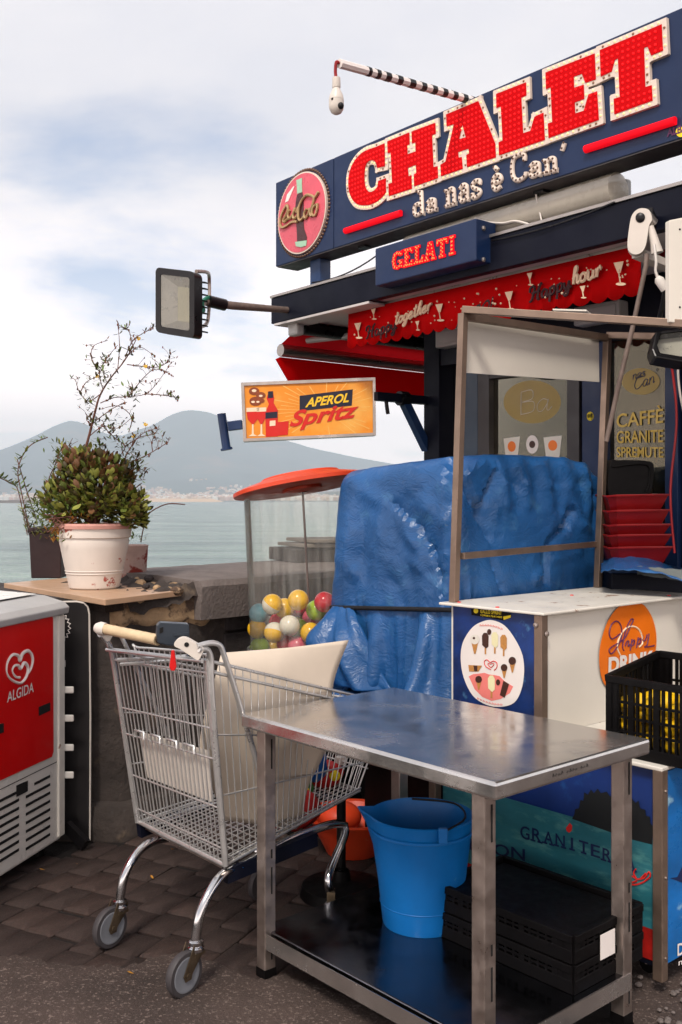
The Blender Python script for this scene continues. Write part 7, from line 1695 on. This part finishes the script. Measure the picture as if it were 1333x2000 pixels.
# ================================================================== TARPAULIN OVER A MACHINE
p2 = V(.474, 4.12, 0); p1 = p2 - UA * .754; p3 = p2 + VA * 1.09; p4 = p3 - UA * .754
tz1, tz2 = 1.745, 1.80
tar = thing('covered_machine', 'bulky machine wrapped in a crumpled blue tarpaulin tied with black rope', 'covered machine', (p1 + p2 + p3 + p4) / 4)
import numpy as np
def drape(steps=300, its=5):
    """settle a sheet over the machine (a block): plain position-based cloth, coordinates x along the cart, y along its length"""
    sp = .0235; X = np.arange(-.754 - .25, .80, sp); Y = np.arange(-.92, 1.09 + .25, sp); nx, ny = len(X), len(Y)
    rng = np.random.default_rng(3); p = np.zeros((nx, ny, 3)); p[..., 0] = X[:, None]; p[..., 1] = Y[None, :]
    a, b = .754, 1.09
    def top(x, y): return 1.79 + .055 * np.clip(x / a, -1, 0) + .02 * np.sin(np.pi * np.clip(y / b, 0, 1)) - .05 * np.clip((y - .8) / .3, 0, 1) ** 2
    p[..., 2] = 1.86 + rng.normal(0, .004, (nx, ny)) + .012 * np.sin(X[:, None] * 7 + 1) * np.sin(Y[None, :] * 6)
    pp = p.copy()
    def con(A, B, L, k):
        d = B - A; l = np.sqrt((d * d).sum(-1, keepdims=True)) + 1e-9; c_ = d * ((l - L) / l * .5 * k); A += c_; B -= c_
    dg = sp * 2 ** .5
    for s in range(steps):
        v = (p - pp) * .975; pp = p.copy(); p += np.clip(v, -.03, .03); p[..., 2] -= .0026
        for it in range(its):
            for o in (0, 1):
                m = (nx - o) // 2 * 2 + o; con(p[o:m:2], p[o + 1:m:2], sp, 1.0)
                m = (ny - o) // 2 * 2 + o; con(p[:, o:m:2], p[:, o + 1:m:2], sp, 1.0)
            for o in (0, 1):
                m = (nx - 1 - o) // 2 * 2 + o
                con(p[o:m:2, :-1], p[o + 1:m + 1:2, 1:][:(m - o) // 2], dg, .5); con(p[o:m:2, 1:], p[o + 1:m + 1:2, :-1][:(m - o) // 2], dg, .5)
            con(p[:-4], p[4:], sp * 4, .045); con(p[:, :-4], p[:, 4:], sp * 4, .045)
            x, y, z = p[..., 0], p[..., 1], p[..., 2]; T = top(x, y)
            ins = (x > -a - .008) & (x < .008) & (y > -.008) & (y < b + .008) & (z < T)
            d = np.stack([T - z, .008 - x, x + a + .008, y + .008, b + .008 - y], -1); j = np.argmin(np.where(ins[..., None], d, 9), -1)
            for k_, (ax, sg) in enumerate(((2, 1), (0, 1), (0, -1), (1, -1), (1, 1))):
                mk = ins & (j == k_); p[..., ax][mk] += sg * d[..., k_][mk]
            tp_ = ins & (j == 0); pp[tp_] += (p[tp_] - pp[tp_]) * .6
            sd_ = ins & (j > 0); pp[sd_] += (p[sd_] - pp[sd_]) * .25
            # walls the sheet leans on: cart and stall posts on one side, kept close on the other
            x, y, z = p[..., 0], p[..., 1], p[..., 2]
            lim = np.where(z > 1.22, .078, .060); np.minimum(x, lim, out=p[..., 0])
            np.maximum(p[..., 1], np.where(z > 1.16, -.075, -.075 - .55 * np.clip(1.16 - z, 0, .3)), out=p[..., 1])
            np.maximum(p[..., 2], .72, out=p[..., 2])
            if s > 120:
                zr = 1.10 + .05 * (1 + np.clip(p[..., 0] / a, -1, 0)); bel = np.abs(p[..., 2] - zr) < .022
                t = min(1, (s - 120) / 80.0); p[..., 1][bel] = np.maximum(p[..., 1][bel], -.075 + t * .060)
                p[..., 0][bel & (p[..., 1] < .1)] = np.minimum(p[..., 0][bel & (p[..., 1] < .1)], .078 - t * .06)
                p[..., 2][bel] += 0
    return p

def seg_d(x, y, s):
    ax, ay, bx, by = s; dx, dy = bx - ax, by - ay; t = max(0, min(1, ((x - ax) * dx + (y - ay) * dy) / (dx * dx + dy * dy))); qx, qy = ax + dx * t, ay + dy * t
    side_ = (x - ax) * dy - (y - ay) * dx
    return math.hypot(x - qx, y - qy), t, side_
# folds as traced: segment, width, height (out of the face), sharpness
FOLD = []
def fold(pts, w_, h_, kind='ridge'):
    for i in range(len(pts) - 1): FOLD.append((pts[i] + pts[i + 1], w_, h_, kind))
T6 = lambda L: [(440 + x / 2.898, 880 + y / 2.898) for x, y in L]
T5 = lambda L: [(820 + x / 2.598, 660 + y / 2.598) for x, y in L]
fold(T6([(960, 320), (1080, 440), (1150, 560), (1190, 690), (1220, 870)]), 15, -.040, 'step')
fold(T6([(1000, 400), (1060, 520), (1120, 650)]), 10, .014)
fold(T6([(700, 160), (850, 270), (960, 320)]), 12, .014)
fold(T6([(1210, 130), (1100, 230), (960, 320)]), 8, -.012)
fold(T6([(660, 600), (740, 700), (800, 850)]), 10, .014); fold(T6([(900, 650), (960, 760), (1000, 880)]), 9, -.012)
fold(T6([(1240, 100), (1250, 400), (1225, 870)]), 10, .018); fold(T6([(1300, 80), (1275, 300), (1290, 560), (1235, 860)]), 8, -.022)
fold(T5([(140, 640), (230, 760), (300, 900), (345, 1010)]), 11, -.07, 'step'); fold(T5([(385, 660), (345, 770), (300, 890)]), 9, -.055, 'step'); fold(T5([(220, 640), (300, 640), (380, 660)]), 10, .02)
fold(T5([(240, 700), (290, 800)]), 10, .03)
for x, hh in ((430, .014), (480, -.012), (540, .014), (590, -.012), (650, .012), (700, -.012), (760, .012), (820, -.014), (860, .012)):
    fold(T5([(x - 30, 620), (x, 740), (x + 14, 860)]), 7, hh * 1.2)
fold(T5([(770, 880), (740, 960), (660, 1040)]), 6, -.05); fold(T5([(800, 860), (830, 950), (880, 1000)]), 8, .02)
fold(T5([(640, 1080), (640, 1240)]), 5, -.04); fold(T5([(360, 1120), (410, 1270)]), 5, -.04, 'step'); fold(T5([(590, 1230), (620, 1180)]), 6, .03); fold(T5([(880, 640), (900, 800), (890, 1000)]), 7, -.03); fold(T5([(700, 1120), (800, 1090)]), 8, .02)
def foldh(x, y):
    h_ = 0
    for s, w_, a, kd in FOLD:
        if abs(x - s[0]) > 160 and abs(x - s[2]) > 160: continue
        d_, t, sd__ = seg_d(x, y, s)
        if d_ > w_ * 5: continue
        if kd == 'step': h_ += a * math.exp(-d_ / w_) * (1 if sd__ > 0 else .25)
        else: h_ += a * max(0, 1 - d_ / (w_ * 1.9))
    return h_ * .95
fold(T6([(700, 170), (690, 500), (680, 860)]), 16, .014); fold(T6([(790, 330), (770, 600), (740, 860)]), 14, -.014); fold(T6([(870, 420), (900, 640), (860, 860)]), 16, .016); fold(T6([(1010, 560), (1040, 720), (1010, 870)]), 12, -.016); fold(T6([(1090, 200), (1150, 330), (1210, 420)]), 12, .014)
rf_ = random.Random(23)
for k in range(46):
    if k < 26: x, y, L_ = rf_.uniform(662, 880), rf_.uniform(930, 1175), rf_.uniform(70, 190)
    else: x, y, L_ = rf_.uniform(905, 1175), rf_.uniform(905, 1060), rf_.uniform(60, 150)
    an = rf_.choice([.5, .9, 1.3, 1.6, 2.0, 2.5, .1]) + rf_.uniform(-.25, .25); dx, dy = math.cos(an) * L_ / 2, math.sin(an) * L_ / 2; bw = rf_.uniform(-9, 9)
    fold([(x - dx, y - dy), (x + bw, y + bw * .5), (x + dx, y + dy)], rf_.uniform(3, 6), rf_.choice([-1, 1, 1]) * rf_.uniform(.002, .0055))
ck_ = drape(); cen_ = (p1 + p2 + p3 + p4) / 4
def up2(g_):
    h_ = np.zeros((g_.shape[0] * 2 - 1,) + g_.shape[1:]); h_[::2] = g_; h_[1::2] = (g_[:-1] + g_[1:]) / 2; return h_
def smooth_(g_):
    q = g_.copy(); q[1:-1] = .25 * g_[:-2] + .5 * g_[1:-1] + .25 * g_[2:]; r_ = q.copy(); r_[:, 1:-1] = .25 * q[:, :-2] + .5 * q[:, 1:-1] + .25 * q[:, 2:]; return r_
fine = np.swapaxes(up2(np.swapaxes(up2(ck_), 0, 1)), 0, 1); fine = smooth_(fine)
gx = np.gradient(fine, axis=0); gy = np.gradient(fine, axis=1); nn_ = np.cross(gx, gy); nn_ /= np.linalg.norm(nn_, axis=-1, keepdims=True) + 1e-9
nx_, ny_ = fine.shape[:2]; mb = MB()
for i in range(nx_):
    for j in range(ny_):
        q = fine[i, j]; w_p = p2 + UA * float(q[0]) + VA * float(q[1]) + V(0, 0, float(q[2])); n_l = nn_[i, j]; h_ = 0.0
        if (n_l[1] < -.3 and q[1] < .2) or (n_l[0] > .3 and q[0] > -.2): h_ = foldh(*proj(w_p)) * .62 + .0022 * n3(w_p.x * 15, w_p.y * 15, w_p.z * 22)
        mb.v.append(w_p + (UA * float(n_l[0]) + VA * float(n_l[1]) + V(0, 0, float(n_l[2]))) * h_)
mb.f = [(i * ny_ + j, (i + 1) * ny_ + j, (i + 1) * ny_ + j + 1, i * ny_ + j + 1) for i in range(nx_ - 1) for j in range(ny_ - 1)]
tpo = mb.emit('tarpaulin', M['tarp'], tar, smooth=24)
# rope
rpm = [p2 - UA * t_ - VA * .026 + V(0, 0, 1.10 + .05 * (1 - t_ / .754)) for t_ in [k / 40 * .79 - .03 for k in range(41)]] + [p1 - UA * .03 + VA * .3 + V(0, 0, 1.10)]
rpm = [p2 + UA * .022 + VA * .3 + V(0, 0, 1.15)] + rpm
mb = MB(); mb.tube(rpm, .010, 8); mb.emit('rope', M['rope'], tar, smooth=60)
# loose flap hanging out at the lower left, below the rope
FR = [((652, 1184), (668, 1186), (690, 1188)), ((632, 1208), (662, 1212), (700, 1214)), ((600, 1248), (655, 1252), (722, 1262)), ((618, 1290), (664, 1300), (742, 1310)), ((636, 1336), (690, 1346), (764, 1352))]
FD_ = ((4.66, 4.60, 4.56), (4.60, 4.55, 4.50), (4.58, 4.47, 4.44), (4.56, 4.44, 4.40), (4.56, 4.42, 4.36))
def flap(u, v):
    def row(i):
        b = u * 2; j = min(int(b), 1); t = b - j; return W(FR[i][j][0] + (FR[i][j + 1][0] - FR[i][j][0]) * t, FR[i][j][1] + (FR[i][j + 1][1] - FR[i][j][1]) * t, FD_[i][j] + (FD_[i][j + 1] - FD_[i][j]) * t)
    a = v * 4; i = min(int(a), 3); t = a - i; q = [row(max(i - 1, 0)), row(i), row(i + 1), row(min(i + 2, 4))]
    p = .5 * ((2 * q[1]) + (q[2] - q[0]) * t + (2 * q[0] - 5 * q[1] + 4 * q[2] - q[3]) * t * t + (3 * q[1] - q[0] - 3 * q[2] + q[3]) * t ** 3)
    r_ = .018 * math.sin(u * 9 + v * 2.2) * (.3 + v) + .012 * math.sin(u * 17 - v * 3) * (.3 + .7 * v) + .004 * n3(u * 11, v * 9)
    return p - VA * r_
mb = MB(); mb.grid(flap, 36, 40); fo = mb.emit('loose_flap', M['tarp'], tar, smooth=75); so = fo.modifiers.new('solid', 'SOLIDIFY'); so.thickness = .003
# loose tarp end lying over the cart top on the right
tl3 = MB(); bA = [(1175, 1100), (1200, 1078), (1240, 1080), (1290, 1098), (1345, 1122)]; bB = [(1178, 1118), (1205, 1112), (1250, 1116), (1300, 1120), (1350, 1140)]
def tail(u, v):
    a = u * 4; i = min(int(a), 3); t = a - i; x = bA[i][0] + (bA[i + 1][0] - bA[i][0]) * t; ya = bA[i][1] + (bA[i + 1][1] - bA[i][1]) * t; yb = bB[i][1] + (bB[i + 1][1] - bB[i][1]) * t
    D = 4.75 - .45 * v - .25 * u; return W(x, ya + (yb - ya) * v + 3 * n3(u * 7, v * 3), D) + V(0, 0, .012 * n3(u * 9, v * 5))
tl3.grid(tail, 30, 10); to = tl3.emit('tarpaulin_tail', M['tarp'], tar, smooth=80); so = to.modifiers.new('solid', 'SOLIDIFY'); so.thickness = .004
tl4 = MB()
def tail2(u, v): x = 1245 + u * 110; return W(x, 1106 + 8 * u + v * (16 + 8 * u), 4.28 - .2 * u - .05 * v) + V(0, 0, .006 * n3(u * 9, v * 5))
tl4.grid(tail2, 16, 6); tl4.emit('tail_lining', M['tarp_in'], tar, smooth=80)
mb = MB(); mb.box(V(cen_.x, cen_.y, 0) - UA * -.28 - VA * .45, -UA * .56, VA * .9, V(0, 0, 1.6)); mb.emit('machine_body', M['black_plastic'], tar)

# ================================================================== RED TRAYS, BLACK BAG on a low cabinet
tc0 = V(1.40, 4.66, 0)
cbn = thing('side_cabinet', 'dark low cabinet under the stack of red trays by the kiosk window', 'cabinet', tc0)
mb = MB(); mb.box(tc0 + V(-.17, -.13, 0), V(.36, -.0, 0), V(0, .28, 0), V(0, 0, 1.27)); mb.emit('carcass', M['navy_dark'], cbn, bev=.006)
mb = MB(); mb.box(tc0 + V(-.18, -.14, 1.271), V(.38, 0, 0), V(0, .30, 0), V(0, 0, .016)); mb.emit('top', M['navy_mid'], cbn, bev=.003)
names = ('topmost', 'second', 'third', 'fourth', 'fifth', 'lowest')
ys_ = [(970, 997), (1000, 1026), (1028, 1047), (1048, 1070), (1072, 1096)]
for k in range(5):
    D = 4.50; y0, y1 = ys_[k]; x0 = 1191 + k * 1.0; x1 = 1303 + k * 2.0
    t = thing('tray', '%s red plastic tray of the stack by the kiosk window' % names[k] if k < 4 else 'lowest visible red plastic tray of the stack by the kiosk window', 'tray', W((x0 + x1) / 2, y1, D + .1), 'stacked red trays')
    z1 = W(0, y0, D).z; z0 = W(0, y1 + 6, D).z; X0, X1 = W(x0, y0, D).x, W(x1, y0, D).x
    mb = MB(); rim = [V(X0, D + .04, z1), V(X0 + .03, D, z1 + .004), V(X1, D - .02, z1 + .008), V(X1 + .01, D + .24, z1 + .01), V(X0, D + .24, z1 + .006)]; bot = [V(X0 + .025, D + .06, z0), V(X0 + .045, D + .035, z0), V(X1 - .03, D + .02, z0 + .003), V(X1 - .03, D + .2, z0), V(X0 + .03, D + .2, z0)]
    n = 5; mb.add(rim + bot, [tuple(range(5, 10))[::-1]] + [(i, i + 5, (i + 1) % 5 + 5, (i + 1) % 5) for i in range(5)]); bo_ = mb.emit('shell', M['red_tray'], t); so = bo_.modifiers.new('solid', 'SOLIDIFY'); so.thickness = .004
    mb = MB(); mb.tube(rim + [rim[0]], .0055, 6); mb.emit('rim', M['red_tray'], t)
bgp = W(1228, 935, 4.62); bgo = thing('black_bag', 'rounded black padded bag on top of the red trays', 'bag', W(1232, 970, 4.62))
BGP = Plane(bgp, (1, .1, 0)); BGP.n = BGP.n if BGP.n.y < 0 else -BGP.n
mb = MB(); mb.prism(BGP, [BGP.pts(sm2([(1192, 905), (1210, 899), (1262, 900), (1277, 908), (1276, 940), (1268, 966), (1240, 971), (1192, 972)], 4))], -.12, 0, True); mb.emit('body', M['black_plastic'], bgo, bev=.02)
mb = MB(); mb.tube(smoothpts([BGP.w(*BGP.at(x, y), .004) for x, y in ((1196, 912), (1262, 908), (1268, 940), (1262, 960))], 5), .004, 5); mb.emit('seam', M['black_plastic'], bgo)

# ================================================================== BALL DISPENSER
gc = V(-.179, 5.0, 0); GRr = .292
gd = thing('ball_dispenser', 'clear ball vending drum with orange lid beside the blue tarpaulin', 'vending machine', gc)
lean = Vector((.055, 0, 1)).normalized()
zb0, zt0 = .868, 1.640
def gpt(z): return V(gc.x + (z - 1.25) * -.045, gc.y, z)
def glathe(prof, name, mat, seg=48, **kw):
    mb = MB(); ax = Vector((-.045, 0, 1)).normalized(); mb.lathe([(r_, (z - zb0)) for r_, z in prof], gpt(zb0), ax, seg, caps=kw.pop('caps', False)); return mb.emit(name, mat, gd, smooth=40, **kw)
glathe([(GRr, zb0), (GRr, zt0)], 'drum', M['acrylic'], caps=False)
glathe([(GRr + .016, zb0 - .02), (GRr + .022, zb0 - .005), (GRr + .016, zb0 + .012), (GRr + .004, zb0 + .012), (GRr + .004, zb0 - .01)], 'base_ring', M['acrylic'], caps=False)
glathe([(0, zb0 - .012), (GRr + .012, zb0 - .012), (GRr + .012, zb0 - .05), (.22, zb0 - .1)], 'drum_floor', M['black_plastic'])
glathe([(.22, zb0 - .1), (.20, .2), (.26, .03), (.26, 0)], 'pedestal', M['black_plastic'])
# lid, tilted
lz_ = W(590, 950, 5.0); lax = Vector((-.17, .085, 1)).normalized()
mb = MB(); mb.lathe([(.10, -.006), (GRr + .035, -.012), (GRr + .055, -.008), (GRr + .055, .010), (GRr + .02, .022), (.22, .044), (.20, .050), (.195, .058), (.10, .066), (0, .068)], lz_, lax, 56, caps=False); lid_o = mb.emit('lid', M['orange_lid'], gd, smooth=40)
mb = MB(); mb.lathe([(0, -.006), (.10, -.0055), (.10, -.02), (.03, -.03)], lz_, lax, 24, caps=False); mb.emit('lid_boss', M['orange_lid'], lid_o)
mb = MB(); mb.tube([W(591, 948, 5.0), W(606, 1215, 5.0)], .006, 8); mb.emit('rod', pmat('rod_brown', c(92, 60, 54), .5, .4), gd, smooth=60)
# balls
def pxball(x, y): return W(x, y, 5.0)
BC = {'y': c(240, 186, 30), 'r': c(200, 16, 40), 'g': c(160, 190, 40), 'b': c(120, 186, 200), 'p': c(214, 90, 110), 'w': c(226, 218, 200), 'o': c(240, 150, 40)}
BM = {k: pmat('ball_' + k, v, .25, var=.08, vs=14, coat=.12, sss=.1) for k, v in BC.items()}
br_ = 19.5 / F * 5.0; full = MB(); full.ball((0, 0, 0), br_, 20, 14); BFULL = {k: share(full, 'ball', m_, 80) for k, m_ in BM.items()}
def half(top):
    mb = MB(); src = MB(); src.ball((0, 0, 0), br_ * (1.0 if top else 1.004), 20, 14); mb.v = src.v; mb.f = [f for f in src.f if (sum(src.v[i].z for i in f) >= -1e-6) == top]; return mb
HALF = {}
balls = [(506, 1198, 'b', 'pale blue ball at the left side of the drum'), (532, 1180, 'yw', 'yellow and clear ball high at the left beside the pale blue one'), (556, 1188, 'y', 'yellow ball half hidden left of the top red ball'), (583, 1172, 'y', 'yellow ball at the very top of the heap'), (580, 1186, 'r', 'large red ball just under the top yellow one'), (634, 1176, 'r', 'red ball at the top right behind the rod'), (618, 1192, 'g', 'lime green ball below the right-hand red ball'), (648, 1193, 'r', 'red ball at the right edge by the tarpaulin'), (610, 1208, 'p', 'pink ball in the middle right below the lime one'), (628, 1215, 'y', 'yellow ball at the right below the pink one'), (503, 1228, 'y', 'yellow ball low at the left wall of the drum'), (536, 1235, 'wy', 'clear topped yellow ball low in the middle left'), (545, 1216, 'r', 'dark red ball peeping out in the middle left'), (566, 1222, 'w', 'milky white ball in the centre of the heap'), (584, 1228, 'gw', 'lime and clear ball in the centre front'), (607, 1236, 'y', 'yellow ball low at the centre right'), (560, 1256, 'r', 'red ball at the bottom centre just above the cream sheet'), (508, 1264, 'g', 'lime green ball at the bottom left of the drum'), (648, 1228, 'y', 'yellow ball at the lower right edge'), (630, 1245, 'o', 'orange ball at the bottom right of the heap'), (582, 1262, 'p', 'pink ball at the bottom just right of the red one'), (534, 1264, 'y', 'yellow ball at the bottom left centre')]
rs = random.Random(14); placed = []
for (x, y, cc_, lab) in balls:
    base = pxball(x, y); dx = base.x - gpt(1.0).x; lim = GRr - br_ - .004; dymax = math.sqrt(max(0, lim * lim - dx * dx))
    best = None
    for t in range(60):
        yy = gc.y - dymax + t / 59 * 2 * dymax
        p = W(x, y, yy)
        if math.hypot(p.x - gpt(p.z).x, p.y - gc.y) > lim: continue
        if all((p - q).length > br_ * 1.93 for q in placed): best = p; break
    if best is None: best = W(x, y, gc.y)
    placed.append(best)
    bo_ = thing('ball', lab, 'ball', best - V(0, 0, br_), 'balls in the vending drum')
    rot = Matrix.Rotation(rs.uniform(-.7, .7), 4, 'X') @ Matrix.Rotation(rs.uniform(-.7, .7), 4, 'Y')
    if len(cc_) == 1: piece('shell', BFULL[cc_], bo_, Matrix.Translation(best) @ rot)
    else:
        for top, kk in ((True, cc_[0]), (False, cc_[1])):
            if (top, kk) not in HALF: HALF[(top, kk)] = share(half(top), 'half_shell', BM[kk], 80)
            piece('half_shell', HALF[(top, kk)], bo_, Matrix.Translation(best) @ rot)
fillb = MB()
for i in range(60):
    t = rs.uniform(0, 6.28); r_ = math.sqrt(rs.random()) * (GRr - br_ - .005); p = V(gpt(.95).x + r_ * math.cos(t), gc.y + abs(r_ * math.sin(t)) * .9, zb0 + br_ + rs.uniform(0, .16) )
    if all((p - q).length > br_ * 1.95 for q in placed):
        placed.append(p); o = bpy.data.objects.new('ball', BFULL['yrgpbw'[i % 6]]); COL.objects.link(o); o.location = p; tag(o, 'coloured ball deep in the heap inside the drum, mostly hidden by others', 'ball', 'balls hidden in the heap')

# ================================================================== THINGS IN THE SHADE UNDER TABLE AND TROLLEY
op = G(690, 1662); ob_ = thing('orange_basin', 'orange plastic basin on the ground in the shade behind the trolley', 'basin', op)
mb = MB(); mb.lathe([(0, 0), (.12, 0), (.20, .16), (.215, .165), (.215, .175), (.195, .17), (.11, .012), (0, .012)], op, (0, 0, 1), 32, caps=False); mb.emit('bowl', M['orange_lid'], ob_, smooth=40)
mb = MB(); mb.ball(op + V(-.06, .02, .15), .10, 16, 10, (1, 1, .7)); mb.emit('orange_cloth', M['orange_lid'], ob_, smooth=60)
pb = W(667, 1700, 4.05); pb.z = 0; pb_ = thing('umbrella_stand', 'thin black pole with a cream cap standing behind the steel table', 'pole', pb)
mb = MB(); mb.tube([pb, V(pb.x, pb.y, W(667, 1490, 4.05).z)], .019, 10); mb.emit('pole', M['black_metal'], pb_, smooth=50)
mb = MB(); mb.tube([V(pb.x, pb.y, W(667, 1492, 4.05).z), V(pb.x, pb.y, W(667, 1478, 4.05).z)], .023, 10); mb.emit('cap', M['ivory'], pb_, smooth=50)
mb = MB(); mb.lathe([(0, 0), (.17, 0), (.16, .04), (.04, .06), (.03, .10)], pb, (0, 0, 1), 24, caps=False); mb.emit('base', M['black_plastic'], pb_, smooth=40)
rb0, rb1 = W(545, 1686, 3.9), W(622, 1694, 4.0)
mb = MB(); mb.tube([V(rb0.x, rb0.y, .16), V(rb1.x, rb1.y, .16)], .022, 10); mb.emit('red_grip', M['pink_print'], pb_, smooth=50) if False else None
# loose rubble by the cart wheel
rs = random.Random(77); rub_ = MB()
for i in range(900):
    x = rs.uniform(.98, 1.9); y = rs.uniform(3.0, 4.6)
    if (V(x, y, 0) - KC).dot(-VA) < -.05 and (V(x, y, 0) - KC).dot(UA) < 0: continue
    r_ = rs.uniform(.004, .014); rub_.ball((x, y, r_ * .4), r_, 6, 4, (1, rs.uniform(.7, 1.3), .7))
o = rub_.emit('gravel', M['lava_top'], kind='stuff', smooth=30); o['label'] = 'scattered grit on the ground beside the cart'; o['category'] = 'gravel'

# a few dry leaves and cigarette ends on the paving
dl = leafmesh(.035, .018, .5, 'dry_leaf', M['leaf_ochre'], .25); rs = random.Random(19)
for (x, y, where) in ((255, 1632, 'by the foot of the sea wall'), (338, 1662, 'just behind the left trolley wheel leg'), (88, 1702, 'beside the freezer'), (262, 1906, 'in front of the left trolley wheel'), (300, 1720, 'on the stones between the trolley legs'), (150, 1690, 'between freezer and trolley')):
    p = G(x, y); o = bpy.data.objects.new('dry_leaf', dl); COL.objects.link(o); o.matrix_world = Matrix.Translation(p + V(0, 0, .008)) @ Matrix.Rotation(rs.uniform(0, 6.28), 4, 'Z') @ Matrix.Rotation(rs.uniform(-.3, .3), 4, 'X') @ Matrix.Scale(rs.uniform(.5, .9), 4)
    tag(o, 'small dry ochre leaf on the ground ' + where, 'leaf', 'dry leaves on the paving')
